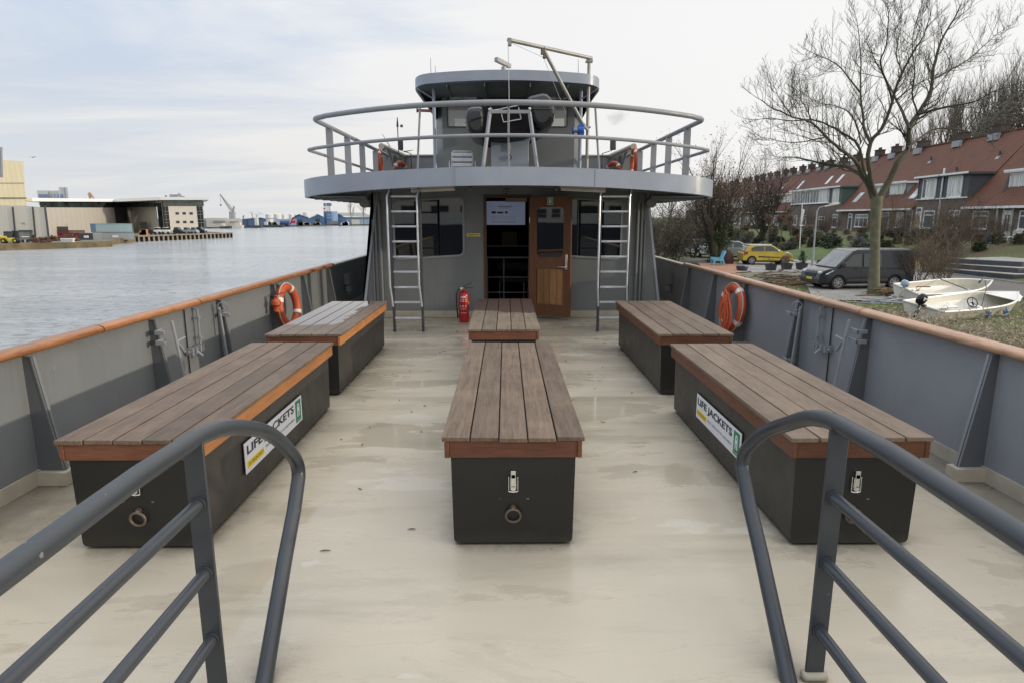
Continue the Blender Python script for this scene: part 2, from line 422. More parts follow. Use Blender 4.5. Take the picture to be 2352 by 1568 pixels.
def bulwark(s,name):
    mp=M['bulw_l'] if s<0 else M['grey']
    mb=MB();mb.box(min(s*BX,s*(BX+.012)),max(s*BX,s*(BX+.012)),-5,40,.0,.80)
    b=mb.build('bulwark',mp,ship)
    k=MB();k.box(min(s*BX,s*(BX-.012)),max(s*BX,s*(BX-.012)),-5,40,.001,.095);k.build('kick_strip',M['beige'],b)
    # cap rail in lengths with joints
    ys=[-5,1.6,P(215,753,X=-BX).y if s<0 else P(1990,745,X=BX).y,5.75,6.45,8.3,10.3]
    for i in range(len(ys)-1):
        c=MB();prof=[]
        for q in range(14):
            t=2*math.pi*q/14;prof.append((s*-.012+.060*math.cos(t),.832+.030*math.sin(t)+(.004 if math.sin(t)>0 else 0)))
        g=.004 if i!=2 else .012
        c.sweep([(s*BX,ys[i]+g,0),(s*BX,(ys[i]+ys[i+1])/2,0),(s*BX,ys[i+1]-g,0)],prof)
        c.build('cap_rail',M['caprail'] if s<0 else M['caplight'],b,sharp=50)
    c=MB();c.box(s*BX-.055,s*BX+.055,10.31,40,.802,.835);c.build('cap_rail',M['capgrey'],b,bevel=.01)
    for y in RIBS:
        m=MB();x0=s*BX;xt=s*(BX-.055);xb=s*(BX-.17)
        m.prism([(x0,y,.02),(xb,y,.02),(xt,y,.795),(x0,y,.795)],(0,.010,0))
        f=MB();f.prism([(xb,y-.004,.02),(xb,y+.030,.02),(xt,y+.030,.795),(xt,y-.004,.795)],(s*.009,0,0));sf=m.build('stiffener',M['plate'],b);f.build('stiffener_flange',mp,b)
        f=MB();f.box(min(xb-s*.02,x0),max(xb-s*.02,x0),y-.042,y+.055,.002,.085);f.build('stiffener_foot',M['beige'],b)
    return b
bl=bulwark(-1,'port');br=bulwark(1,'starboard')
def gate_gear(s,b):
    """boarding gate between the second and third stiffeners: seams, drop bolts, hinge straps"""
    y1,y2=RIBS[2],RIBS[3];x=s*(BX-.012)
    m=MB();ym=y1+(y2-y1)*.46
    if s>0: ym=y1+(y2-y1)*.50
    for yy in (ym,): m.box(x-.004,x+.004,yy-.004,yy+.004,.1,.795)
    m.build('gate_seam',M['black'],b)
    m=MB();xr=s*(BX-.05);yr=ym+.16*(1 if s<0 else 1)
    m.tube([(s*(BX-.0),yr,.79),(xr,yr,.77),(xr,yr,.45)],.011,8)
    for z in (.70,.52): m.box(xr-.02,xr+.02,yr-.03,yr+.01,z-.012,z+.012)
    for dy in (-.20,-.13,-.05,.0): m.box(xr-.03,xr+.03,yr+dy-.012,yr+dy+.016,.40,.46)
    m.tube([(xr,yr+.03,.43),(xr,yr-.24,.43)],.012,8); m.tube([(xr,yr-.1,.43),(xr-s*.06,yr-.1,.37)],.012,8)
    m.build('gate_bolt',M['grey'],b)
    for yy,k in ((y1,0),(y2,1)):
        m=MB();xf=s*(BX-.11)
        for z in ((.62,.70) if k==0 else (.66,.20)):
            m.box(xf-.04,xf+.045,yy-.07,yy-.058,z-.018,z+.018)
            m.box(xf-.04,xf-.028,yy-.07,yy+.05,z-.018,z+.018)
        m.build('hinge_strap',M['grey'],b,bevel=.004)
        m=MB();xf=s*(BX-.16)
        m.tube([(xf,yy+.05,.78),(s*(BX-.19),yy+.05,.55),(s*(BX-.25),yy+.05,.04)] if k==0 else [(s*(BX-.07),yy-.09,.74),(s*(BX-.12),yy-.09,.06)],.012,8)
        if k==1:
            m.tube([(s*(BX-.10),yy-.09,.06),(s*(BX-.05),yy-.08,.76)],.006,6)
            m.torus((s*(BX-.11),yy-.10,.745),(.3*s,1,.2),.045,.005,20,6)
        else:
            m.tube([(xf,yy+.1,.60),(xf-s*.02,yy+.17,.50)],.012,6);m.tube([(xf,yy+.1,.60),(xf-s*.02,yy+.19,.62)],.010,6)
        m.build('stay_rod',M['grey'],b)
gate_gear(-1,bl);gate_gear(1,br)
for s,b in ((-1,bl),(1,br)):
    m=MB()
    for yy in (11.2,): 
        m.box(s*BX-.09,s*BX+.0,yy-.08,yy+.08,.42,.62) if s>0 else m.box(s*BX,s*BX+.09,yy-.08,yy+.08,.42,.62)
        m.cyl((s*(BX-.06),yy-.02,.40),(s*(BX-.06),yy-.02,.30),.07,12)
        m.cyl((s*(BX-.06),yy-.02,.30),(s*(BX-.06),yy-.02,.24),.02,10)
    m.build('rope_lead',M['grey'],b,bevel=.004)
# ---------------------------------------------------------------- deckhouse
def zc(x,z): return z-.022*x*x*0.9      # camber
dh=MB()
dx0=P(1112,452,Y=WY).x;dx1=P(1220,452,Y=WY).x;dzt=P(1165,452,Y=WY).z
HW=2.12;HT=2.12
dh.box(-HW,dx0,WY,WY+.05,.11,HT);dh.box(dx1,HW,WY,WY+.05,.11,HT);dh.box(dx0,dx1,WY,WY+.05,dzt,HT)
dh.box(-HW,-HW+.05,WY+.05,38,0,HT);dh.box(HW-.05,HW,WY+.05,38,0,HT);dh.box(-HW,HW,38,38.05,0,HT)
for s in (-1,1):   # corner web plates and gutters, flared outwards to the bulwark side
    a=P(868 if s<0 else 1486,452,Y=WY-.02);b=P(833 if s<0 else 1517,692,Y=WY-.02)
    dh.prism([(s*HW,WY-.012,2.1),(a.x,WY-.012,2.1),(a.x,WY-.012,a.z),(b.x,WY-.012,b.z),(b.x-s*-.03,WY-.012,0.02),(s*HW,WY-.012,.02)],(0,.012,0))
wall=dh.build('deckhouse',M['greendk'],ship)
k=MB();k.box(-HW,dx0,WY-.006,WY+.05,.003,.11);k.box(dx1,HW,WY-.006,WY+.05,.003,.11);k.box(dx0,dx1,WY-.006,WY+.05,.003,.10)
k.build('kick_strip',M['beige'],wall)
for s in (-1,1):
    a=P(868 if s<0 else 1486,456,Y=WY-.02);b=P(833 if s<0 else 1517,692,Y=WY-.02)
    m=MB();m.bar((a.x,WY-.03,a.z+.15),(b.x,WY-.03,b.z-.28),.012,.035);m.build('web_edge',M['alu'] if 0 else M['fascia'],wall)
    m=MB();x=s*(HW-.10);m.tube([(x,WY-.045,.05),(x,WY-.045,1.78),(x-s*-.03,WY-.045,1.86),(x-s*-.03,WY-.045,2.05)],.022,10)
    m.bar((s*(HW+.02),WY-.02,.02),(s*(HW+.02),WY-.02,1.55),.05,.016);m.bar((s*(HW-.03),WY-.03,.02),(s*(HW-.03),WY-.03,2.05),.03,.03)
    m.build('drain_pipe',M['greendk'],wall)
def round_rect(u0,u1,z0,z1,r,shear,y,n=6):
    pts=[]
    for cx,cz,a0 in ((u1-r,z1-r,0),(u0+r,z1-r,90),(u0+r,z0+r,180),(u1-r,z0+r,270)):
        for i in range(n+1):
            t=R(a0+90*i/n);x=cx+r*math.cos(t);z=cz+r*math.sin(t);pts.append((x,y,z-shear*abs(x)))
    return pts
def window(parent,u0,u1,z0,z1,r,shear,y,pane,frame,fw=.03,nrm=-1,name='window',depth=.02):
    o=round_rect(u0,u1,z0,z1,r,shear,y+nrm*depth);i=round_rect(u0+fw,u1-fw,z0+fw,z1-fw,max(.01,r-fw*.6),shear,y+nrm*depth);ob=round_rect(u0,u1,z0,z1,r,shear,y)
    ib=round_rect(u0+fw,u1-fw,z0+fw,z1-fw,max(.01,r-fw*.6),shear,y+nrm*.003)
    n=len(o);mb=MB();mb.add(o+i+ob+ib,[(k,(k+1)%n,n+(k+1)%n,n+k) for k in range(n)]+[(2*n+k,2*n+(k+1)%n,(k+1)%n,k) for k in range(n)]+[(n+k,n+(k+1)%n,3*n+(k+1)%n,3*n+k) for k in range(n)])
    w=mb.build(name,frame,parent)
    p=MB();p.poly([(a,b+nrm*.004,c) for a,b,c in ib] if nrm<0 else ib[::-1]);p.build('pane',pane,w)
    return w
wr=P(1066,453,Y=WY).x;wz1=P(1050,453,Y=WY).z;wz0=P(1050,590,Y=WY).z
wl=P(905,460,Y=WY).x
window(wall,wl-.03,wr,wz0+.05,wz1+.05,.09,.06,WY,M['glass'],M['grey'])
wl2=P(1255,453,Y=WY).x;wr2=P(1432,453,Y=WY).x
window(wall,wl2,wr2,wz0+.05,wz1+.05,.09,.06,WY,M['glass'],M['grey'])
# door frame and door
fr=MB();t=.035
fr.box(dx0-.01,dx0+t,WY-.025,WY+.06,.10,dzt);fr.box(dx1-t,dx1+.012,WY-.025,WY+.06,.10,dzt);fr.box(dx0-.01,dx1+.012,WY-.022,WY+.06,dzt-.02,dzt+.025)
fr.build('door_frame',M['frame'],wall,bevel=.004)
hg=Vector((dx1-.005,WY-.04,0));fe=P(1310,730,Z=.05);DW=.70
dv=Vector((fe.x-hg.x,fe.y-hg.y,0));DW=dv.length;dv.normalize();dn=Vector((dv.y,-dv.x,0))  # dn towards camera side
ztop=1.90;zb=.06
def D(a,z,o=0): return hg+dv*a+Vector((0,0,z))+dn*o
def dbox(mb,a0,a1,z0,z1,o0,o1,m=0):
    vs=[D(a,z,o) for a in(a0,a1) for o in(o0,o1) for z in(z0,z1)]
    mb.add(vs,[(0,1,3,2),(4,6,7,5),(0,4,5,1),(2,3,7,6),(0,2,6,4),(1,5,7,3)],m)
st=.11*DW/.62
def door():
    # leaf with a rounded window cut in it
    out=[(0,zb),(DW,zb),(DW,ztop),(0,ztop)]
    w0,w1,h0,h1=st,DW-st,.98,1.74;r=.07;ring=[]
    for cx,cz,a0 in ((w1-r,h1-r,0),(w0+r,h1-r,90),(w0+r,h0+r,180),(w1-r,h0+r,270)):
        for i in range(6): t=R(a0+90*i/5);ring.append((cx+r*math.cos(t),cz+r*math.sin(t)))
    mb=MB();th=.04
    for o in (0,th):
        mb.add([D(a,z,o) for a,z in ((0,zb),(st,zb),(st,ztop),(0,ztop))],[(0,1,2,3)])
        mb.add([D(a,z,o) for a,z in ((DW-st,zb),(DW,zb),(DW,ztop),(DW-st,ztop))],[(0,1,2,3)])
        mb.add([D(a,z,o) for a,z in ((st,zb),(DW-st,zb),(DW-st,.24),(st,.24))],[(0,1,2,3)])
        mb.add([D(a,z,o) for a,z in ((st,.80),(DW-st,.80),(DW-st,h0),(st,h0))],[(0,1,2,3)])
        mb.add([D(a,z,o) for a,z in ((st,h1),(DW-st,h1),(DW-st,ztop),(st,ztop))],[(0,1,2,3)])
        for q in range(4):   # corner fillets
            cn=[(w1,h1),(w0,h1),(w0,h0),(w1,h0)][q];seg=ring[q*6:q*6+6]
            mb.add([D(a,z,o) for a,z in [cn]+seg],[(0,)+tuple(range(1,7))])
    for i in range(24):
        a,b=ring[i],ring[(i+1)%24];mb.add([D(*a,0),D(*b,0),D(*b,th),D(*a,th)],[(0,1,2,3)])
    for (a,b) in (((0,zb),(DW,zb)),((DW,zb),(DW,ztop)),((DW,ztop),(0,ztop)),((0,ztop),(0,zb))):
        mb.add([D(*a,0),D(*b,0),D(*b,th),D(*a,th)],[(0,1,2,3)])
    d=mb.build('door',M['door'],ship,sharp=20)
    p=MB();p.poly([D(a,z,.018) for a,z in ring]);p.build('pane',M['glass'],d)
    pl=MB();n=4;w=(DW-2*st)/n
    for i in range(n): dbox(pl,st+i*w+.002,st+(i+1)*w-.002,.24,.80,.008,.028)
    pl.build('boarded_panel',M['doorp'],d,bevel=.003)
    h=MB();dbox(h,DW-.085,DW-.045,.80,1.03,th,th+.012)
    h.tube([D(DW-.065,.84,th+.01),D(DW-.065,.84,th+.05),D(DW-.10,.84,th+.055),D(DW-.185,.842,th+.05)],[.012,.012,.011,.008],8)
    h.build('handle',M['chrome'],d,bevel=.004)
    s=MB();dbox(s,DW*.5-.045,DW*.5+.045,1.775,1.885,th+.001,th+.004);sg=s.build('exit_sign_plate',M['signw'],d)
    s=MB();dbox(s,DW*.5-.038,DW*.5+.038,1.782,1.878,th+.004,th+.006)
    s.build('exit_sign_field',M['green'],d)
    s=MB()
    for a0,a1,z0,z1 in ((-.020,-.010,1.80,1.86),(.010,.020,1.80,1.86),(-.020,.020,1.86,1.868),(-.004,.004,1.795,1.845),(-.010,.010,1.80,1.808)): dbox(s,DW*.5+a0,DW*.5+a1,z0,z1,th+.006,th+.0075)
    s.build('exit_symbol',M['signw'],d)
    m=MB()
    for z in (1.5,.45): m.cyl(D(-.01,z,.0),D(-.01,z+.09,.0),.014,10)
    m.build('hinge',M['chrome'],d)
door()
# closer box above the opening, number roundel, soffit things
m=MB();c=P(1186,459,Y=WY-.04);m.box(c.x-.17,c.x+.17,WY-.05,WY-.005,c.z-.035,c.z+.03);m.build('door_closer',M['rust'],ship,bevel=.006)
# ---------------------------------------------------------------- room behind the door
rm=MB();y1=15.5
rm.box(-2.07,2.07,WY+.05,y1,-.02,.0);rm.box(-2.07,2.07,y1,y1+.05,-.9,2.1)
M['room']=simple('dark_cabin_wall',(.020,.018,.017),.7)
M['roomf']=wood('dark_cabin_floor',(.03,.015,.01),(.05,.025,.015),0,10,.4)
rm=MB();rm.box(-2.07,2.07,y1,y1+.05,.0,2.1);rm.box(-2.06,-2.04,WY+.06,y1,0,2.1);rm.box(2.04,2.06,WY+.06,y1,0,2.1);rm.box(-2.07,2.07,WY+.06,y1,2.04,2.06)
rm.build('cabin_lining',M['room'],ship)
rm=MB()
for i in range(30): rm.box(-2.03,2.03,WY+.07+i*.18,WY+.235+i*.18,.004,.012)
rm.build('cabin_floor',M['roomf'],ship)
TY=WY+1.6
tv=thing('television','wall screen showing a pale blue start page, hung inside the open cabin door','television',tuple(P(1160,490,Y=TY)))
a=P(1116,463,Y=TY);b=P(1206,517,Y=TY)
m=MB();m.box(a.x-.02,b.x+.012,TY,TY+.05,b.z-.015,a.z+.015);m.build('casing',M['black'],tv,bevel=.004)
def scr():
    m_,nt,bs=newmat('lit_screen');v=coords(nt);g=noise_n(nt,v,1.2,2)
    c=mix(nt,ramp(nt,g,.3,.7),(.22,.27,.40),(.36,.40,.55));bs.inputs['Base Color'].default_value=(.02,.02,.02,1)
    nt.links.new(c,bs.inputs['Emission Color']);bs.inputs['Emission Strength'].default_value=.25;setin(bs,Roughness=.2);return m_
m=MB();m.poly([(a.x,TY-.003,b.z),(b.x,TY-.003,b.z),(b.x,TY-.003,a.z),(a.x,TY-.003,a.z)]);m.build('screen',scr(),tv)
def sp(u,v): return P(u,v,Y=TY-.005)
m=MB()
for u0,v0,u1,v1 in ((1129,486,1139,491),(1142,487,1156,491),(1160,486,1166,491),(1144,474,1177,475.3),(1147,478,1170,478.8)):
    p,q=sp(u0,v0),sp(u1,v1);m.box(p.x,q.x,TY-.006,TY-.005,q.z,p.z)
M['scrink']=simple('screen_marks',(.03,.04,.08),.4);m.build('screen_symbols',M['scrink'],tv)
m=MB()
for v0 in (497,502,508,511): 
    p,q=sp(1128,v0),sp(1186,v0+.7);m.box(p.x,q.x,TY-.006,TY-.005,q.z,p.z)
M['scrline']=simple('screen_lines',(.10,.12,.2),.4);m.build('screen_text_lines',M['scrline'],tv)
# crate, seat, rails in the room
cy=WY+2.6;a=P(1152,532,Y=cy);b=P(1188,565,Y=cy)
m=MB();m.box(a.x,b.x,cy,cy+.3,b.z,a.z);
M['crate']=simple('tan_board',(.16,.11,.045),.6);o=m.build('cabinet_board',M['crate'],None,bevel=.01);tag(o,'tan board standing in the dark cabin behind the open door','board')
cy=WY+1.9;a=P(1142,602,Y=cy);b=P(1214,622,Y=cy)
ch=thing('cabin_chair','dark green padded chair in the cabin behind the doorway rails','chair',(a.x+.2,cy,0))
m=MB();m.box(a.x,b.x,cy,cy+.12,b.z,a.z);M['seat']=simple('green_upholstery',(.035,.045,.03),.8);m.build('backrest',M['seat'],ch,bevel=.05,seg=4)
m=MB();m.box(a.x+.03,b.x-.03,cy-.35,cy+.05,b.z-.2,b.z-.1);m.build('seat',M['seat'],ch,bevel=.03)
for dx in (.05,.5):
    for dy in (-.3,.0): m=MB();m.cyl((a.x+dx,cy+dy,0),(a.x+dx,cy+dy,b.z-.15),.012,8);m.build('leg',M['alum'],ch)
m=MB();gy=WY+.45
gx0=dx0+.03;gx1=dx1-.02
for v in (601-9,637,672):
    z=P(1165,v,Y=gy).z;m.tube([(gx0-.1,gy,z),(gx1+.1,gy,z)],.014 if v<600 else .008,8)
xm=P(1157,600,Y=gy).x;m.tube([(xm,gy,0),(xm,gy,P(1165,592,Y=gy).z)],.011,8)
M['raild']=simple('inner_rail_paint',(.09,.10,.12),.4)
m.tube([(gx0,gy,0),(gx0,gy,P(1165,592,Y=gy).z)],.009,8);m.tube([(gx1,gy,0),(gx1,gy,P(1165,592,Y=gy).z)],.009,8)
o=m.build('stair_guard',M['raild'],None);tag(o,'low dark rail guarding the stairs just inside the open cabin door','railing')
z=P(1165,566,Y=WY+1.2).z
m=MB();m.tube([(-1.2,WY+1.2,z),(1.2,WY+1.2,z)],.015,8);m.tube([(-.5,WY+1.2,0),(-.5,WY+1.2,z)],.013,8);m.tube([(.55,WY+1.2,0),(.55,WY+1.2,z)],.013,8)
o=m.build('cabin_rail',M['raild'],None);tag(o,'thin higher rail crossing the dark cabin behind the chair','railing')
# ---------------------------------------------------------------- upper deck
def edge(n=24):
    pts=[]
    xs=[-2.55+5.1*i/n for i in range(n+1)]
    front=[(x,8.45+.068*x*x) for x in xs]
    # rounded corner: quadratic bezier from the last front point to the side
    def bez(p0,p1,p2,k=8): return [((1-t)**2*p0[0]+2*t*(1-t)*p1[0]+t*t*p2[0],(1-t)**2*p0[1]+2*t*(1-t)*p1[1]+t*t*p2[1]) for t in [i/k for i in range(1,k+1)]]
    r=bez(front[-1],(2.97,9.12),(3.03,9.75));rr=[(3.03,12.),(3.03,16),(3.03,22),(3.03,34)]
    right=r+rr;left=[(-x,y) for x,y in right][::-1]
    return left+front+right
ED=edge()
zb_=lambda x:2.0-.0145*x*x
mb=MB();n=len(ED);vs=[];fs=[]
for x,y in ED: vs+=[(x,y,zb_(x)+.235),(x,y,zb_(x))]
for i in range(n-1): fs.append((2*i,2*i+1,2*i+3,2*i+2))
# lower lip
b0=len(vs)
for x,y in ED: vs.append((x*.985,y+.04,zb_(x)-.002))
for i in range(n-1): fs.append((2*i+1,b0+i,b0+i+1,2*i+3))
mb.add(vs,fs);fas=mb.build('deck_edge_band',M['fascia'],ship,sharp=40)
m=MB()
for u in (1045,1368):   # weld seams
    x=P(u,400,Y=8.5).x;y=8.45+.068*x*x-.002;m.box(x-.003,x+.003,y-.002,y+.002,zb_(x)+.01,zb_(x)+.225)
m.build('weld_seam',M['grey'],fas)
ud=MB();vs=[];fs=[];half=n//2
for i in range(half+1):
    (xl,yl),(xr,yr)=ED[i],ED[n-1-i]
    for k in range(9):
        t=k/8;x=xl+(xr-xl)*t;y=yl+(yr-yl)*t;vs.append((x,y,zb_(x)+.15))
for i in range(half):
    for k in range(8):
        a=i*9+k;fs.append((a,a+1,a+10,a+9))
N0=len(vs);vs2=[(x,y,z-.15+.03) for x,y,z in vs];fs2=[tuple(reversed([j+N0 for j in f])) for f in fs]
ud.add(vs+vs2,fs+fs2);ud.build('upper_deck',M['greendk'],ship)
m=MB()
for s in (-1,1):
    for i in range(7):
        y=9.78+i*.42;m.box(min(s*2.15,s*2.93),max(s*2.15,s*2.93),y,y+.018,zb_(2.6)-.055,zb_(2.6)+.04)
    m.prism([(s*2.15,9.9,zb_(2.6)-.05),(s*2.75,9.9,zb_(2.6)-.05),(s*2.95,9.7,zb_(2.6)+.0),(s*2.15,9.7,zb_(2.6))],(0,.02,-.01))
    m.box(min(s*2.1,s*2.72),max(s*2.1,s*2.72),12.4,12.46,zb_(2.6)-.13,zb_(2.6)+.03)
m.build('soffit_beam',M['greendk'],ship)
def rail_path(cx,zf,x1,inset=.0,rad=.28):
    """front run curved like the deck edge, then a bend and straight aft"""
    pts=[]
    for i in range(25):
        x=-cx+rad*.9+(2*cx-1.8*rad)*i/24;pts.append(Vector((x,8.47+x1*x*x,zf(x))))
    yc=8.47+x1*cx*cx
    def cor(s):
        p0=Vector((s*(cx-.9*rad),8.47+x1*(cx-.9*rad)**2,zf(cx)));p1=Vector((s*cx,yc-.02,zf(cx)));p2=Vector((s*cx,yc+rad,zf(cx)))
        return [(1-t)**2*p0+2*t*(1-t)*p1+t*t*p2 for t in [i/7 for i in range(1,8)]]
    L=cor(-1)[::-1]+pts+cor(1)
    return [Vector((-cx,15.4,zf(cx)+.03))]+L+[Vector((cx,15.4,zf(cx)+.03))]
topz=lambda x:3.025-.0065*x*x
midz=lambda x:2.625-.009*x*x
m=MB();m.tube(rail_path(2.81,topz,.125,rad=.26),.036,12);m.build('top_rail',M['grey'],ship)
m=MB();m.tube(rail_path(2.92,midz,.12,rad=.16),.024,10);m.build('middle_rail',M['grey'],ship)
for s in (-1,1):
    for u in (765,804,835,863):
        y={765:10.35,804:11.5,835:12.65,863:13.9}[u]
        m=MB();m.bar((s*2.88,y,zb_(3)+.12),(s*2.88,y,3.0),.012,.10,up=(1,0,0)) if 0 else m.box(s*2.81-.055,s*2.81+.055,y-.008,y+.008,zb_(3)+.12,2.965)
        m.box(s*2.84-.02,s*2.84+.05 if s>0 else s*2.84+.02,y-.02,y+.02,2.52,2.56)
        m.build('rail_post',M['grey'],ship,bevel=.003)
for a,b in (((965,246),(958,392)),((1168,240),(1168,386)),((1367,246),(1377,392))):
    p=P(a[0],a[1],Y=8.5+(.12 if a[0]!=1168 else 0));q=P(b[0],b[1],Y=8.6+(.1 if a[0]!=1168 else 0))
    m=MB();m.tube([(p.x,p.y,3.01),(q.x,q.y,q.z-.05)],.014,8);m.build('rail_stanchion',M['grey'],ship)
# bridge wings further aft
for s in (-1,1):
    m=MB();x=s*2.9
    m.prism([(x,15.3,2.0),(x,18.6,2.0),(x,18.6,3.22),(x,15.3,3.16)],(s*.03,0,0))
    m.prism([(x,15.3,2.0),(x-s*.45,15.3,2.0),(x-s*.08,15.3,3.14),(x,15.3,3.14)],(0,.03,0))
    for y in (16,16.8,17.6): m.prism([(x,y,2.0),(x-s*.25,y,2.0),(x-s*.06,y,3.12),(x,y,3.15)],(0,.02,0))
    wing=m.build('wing_bulwark',M['greendk'],ship)
    m=MB();m.box(min(s*1.6,s*2.9),max(s*1.6,s*2.9),18.6,18.64,2.55,3.28);m.build('wing_panel',M['grey'],wing)
    m=MB();m.box(min(s*1.6,s*2.93),max(s*1.6,s*2.93),18.55,18.7,3.28,3.32);m.tube([(s*2.93,15.25,3.2),(s*2.93,18.7,3.29)],.07,10);m.build('wing_cap',M['capgrey'],wing)
# ---------------------------------------------------------------- wheelhouse
HY=14.5
a0=P(1018,380,Y=HY).x;a1=P(1318,380,Y=HY).x;HX=(a1-a0)/2;hc=(a0+a1)/2
o0=P(1003,380,Y=HY+.35).x;o1=P(1334,380,Y=HY+.35).x
m=MB();zT=4.25
fp=[(a0,HY),(a1,HY),(o1,HY+.45),(o1,HY+4),(o0,HY+4),(o0,HY+.45)]
vs=[(x,y,2.0) for x,y in fp]+[(x,y,zT) for x,y in fp]
m.add(vs,[(i,(i+1)%6,6+(i+1)%6,6+i) for i in range(6)]+[(6,7,8,9,10,11)])
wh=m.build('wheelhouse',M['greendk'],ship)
def whwin(u0,u1,v0,v1,pane):
    p=P(u0,v1,Y=HY);q=P(u1,v0,Y=HY);return window(wh,p.x,q.x,p.z,q.z,.05,0,HY,pane,M['slate'],.03)
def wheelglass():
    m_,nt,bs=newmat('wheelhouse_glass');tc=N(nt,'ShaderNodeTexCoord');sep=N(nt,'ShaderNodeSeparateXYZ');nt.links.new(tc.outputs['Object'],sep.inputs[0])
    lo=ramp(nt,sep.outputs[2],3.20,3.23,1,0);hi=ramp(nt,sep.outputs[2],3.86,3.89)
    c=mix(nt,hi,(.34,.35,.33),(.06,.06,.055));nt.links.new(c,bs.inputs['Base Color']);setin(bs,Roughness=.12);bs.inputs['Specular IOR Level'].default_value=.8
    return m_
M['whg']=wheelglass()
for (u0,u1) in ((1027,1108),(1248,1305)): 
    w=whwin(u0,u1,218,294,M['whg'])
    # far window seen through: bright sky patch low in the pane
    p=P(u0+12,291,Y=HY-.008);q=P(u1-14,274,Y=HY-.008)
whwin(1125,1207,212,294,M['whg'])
m=MB();p=P(1128,216,Y=HY-.05);q=P(1204,221,Y=HY-.05);m.box(p.x,q.x,HY-.08,HY-.02,q.z,p.z);m.build('wiper_box',M['rust'],wh,bevel=.01)
# roof slab with rounded corners
rx=(P(1380,180,Y=13.6).x-P(950,180,Y=13.6).x)/2;rc=(P(1380,180,Y=13.6).x+P(950,180,Y=13.6).x)/2
pts=[]
for i in range(25):
    x=-rx+.42+(2*rx-.84)*i/24;pts.append((x,13.05+.055*x*x))
def corner(s):
    p0=(s*(rx-.42),13.05+.055*(rx-.42)**2);p1=(s*(rx-.02),13.2);p2=(s*rx,13.9)
    return [((1-t)**2*p0[0]+2*t*(1-t)*p1[0]+t*t*p2[0],(1-t)**2*p0[1]+2*t*(1-t)*p1[1]+t*t*p2[1]) for t in [i/7 for i in range(1,8)]]
outl=corner(-1)[::-1]+pts+corner(1)
outl=[(-rx,18.8)]+outl+[(rx,18.8)]
outl=[(x+rc,y) for x,y in outl]
zr0,zr1=4.21,4.40
m=MB();n=len(outl);cam_=lambda x:-.035*(x-rc)**2*.5
vs=[(x,y,zr1+cam_(x)) for x,y in outl]+[(x,y,zr0+cam_(x)) for x,y in outl]
m.add(vs,[(i,(i+1)%n,n+(i+1)%n,n+i) for i in range(n)]+[tuple(range(n)),tuple(range(2*n-1,n-1,-1))])
rf=m.build('wheelhouse_roof',M['fascia'],wh,sharp=40)
m=MB()
inner=[(a0-.05,HY-.05,4.05),(a1+.05,HY-.05,4.05),(o1+.05,HY+.4,4.0),(o1+.05,18.7,4.0),(o0-.05,18.7,4.0),(o0-.05,HY+.4,4.0)]
m.add([(x*.0+ (rc+(x-rc)*.985),y+.03,zr0+cam_(x)-.004) for x,y in outl],[tuple(range(n-1,-1,-1))])
for x in (-1.2,-.45,.45,1.2): m.box(rc+x-.012,rc+x+.012,13.15+.05*x*x,HY,zr0-.10,zr0-.01)
for y in (13.45,13.75,14.05,14.3): m.box(rc-rx*.93,rc+rx*.93,y,y+.015,zr0-.045,zr0-.012)
for s in (-1,1): m.prism([(rc+s*rx*.97,13.6,zr0-.05),(rc+s*rx*.97,18.6,zr0-.05),(o1 if s>0 else o0,18.6,3.75),(o1 if s>0 else o0,HY,3.75)],(0,0,.02))
m.build('roof_underside',M['greendk'],rf)
for s,u in ((-1,998),(1,1333)):
    x=P(u,300,Y=13.6).x;m=MB();m.cyl((x,13.6,2.1),(x,13.6,zr0-.02),.035,12);m.cyl((x-s*.0,13.6,3.95),(x+s*.55*-1*-.6,13.35,4.12),.015,8)
    m.build('roof_post',M['fascia'],wh)
m=MB();p=P(960,254,Y=14.2);q=P(1000,256,Y=14.2);m.cyl(p,q,.03,10,m=0);m.cyl(p,p-Vector((.03,0,0)),.045,10)
M['pinkpipe']=simple('faded_red_pipe',(.30,.13,.11),.5);m.build('side_horn',M['pinkpipe'],wh)
m=MB()
for u,v0,v1 in ((989,165,133),(999.5,166,151),(1328,172,137)):
    p=P(u+1,v0,Y=13.9);q=P(u,v1,Y=13.9);m.cyl((p.x,p.y,4.28),q,.009,6,r1=.005)
o=m.build('aerial',M['grey'],rf)
m=MB();p=P(1157,163,Y=14.3);m.cyl((p.x,14.3,4.3),(p.x,14.3,p.z+.08),.05,12);a=P(1139,139,Y=14.1);b=P(1171,162,Y=14.5);m.bar(a+Vector((0,0,.02)),b+Vector((0,0,.08)),.09,.09);m.build('radar_scanner',M['alum'],rf,bevel=.01)
m=MB();p=P(1200,161,Y=13.6);m.torus((p.x,13.6,4.34),(0,1,0),.03,.008,16,6);m.build('lifting_eye',M['grey'],rf)
M['bright']=simple('far_window_patch',(.80,.80,.80),.5,var=.02)  # bright sky through the far windows, painted as white panels
for u0,u1 in ((1045,1080),(1258,1296)):
    p=P(u0,292,Y=HY-.012);q=P(u1,273,Y=HY-.012);m=MB();m.box(p.x,q.x,HY-.014,HY-.008,p.z,q.z);m.build('far_window_patch',M['bright'],wh)
    p=P(u0-12,229,Y=HY-.012);q=P(u1+14,221,Y=HY-.012);m=MB();m.box(p.x,q.x,HY-.014,HY-.008,p.z,q.z);m.build('curtain_strip',M['curtain'],wh)
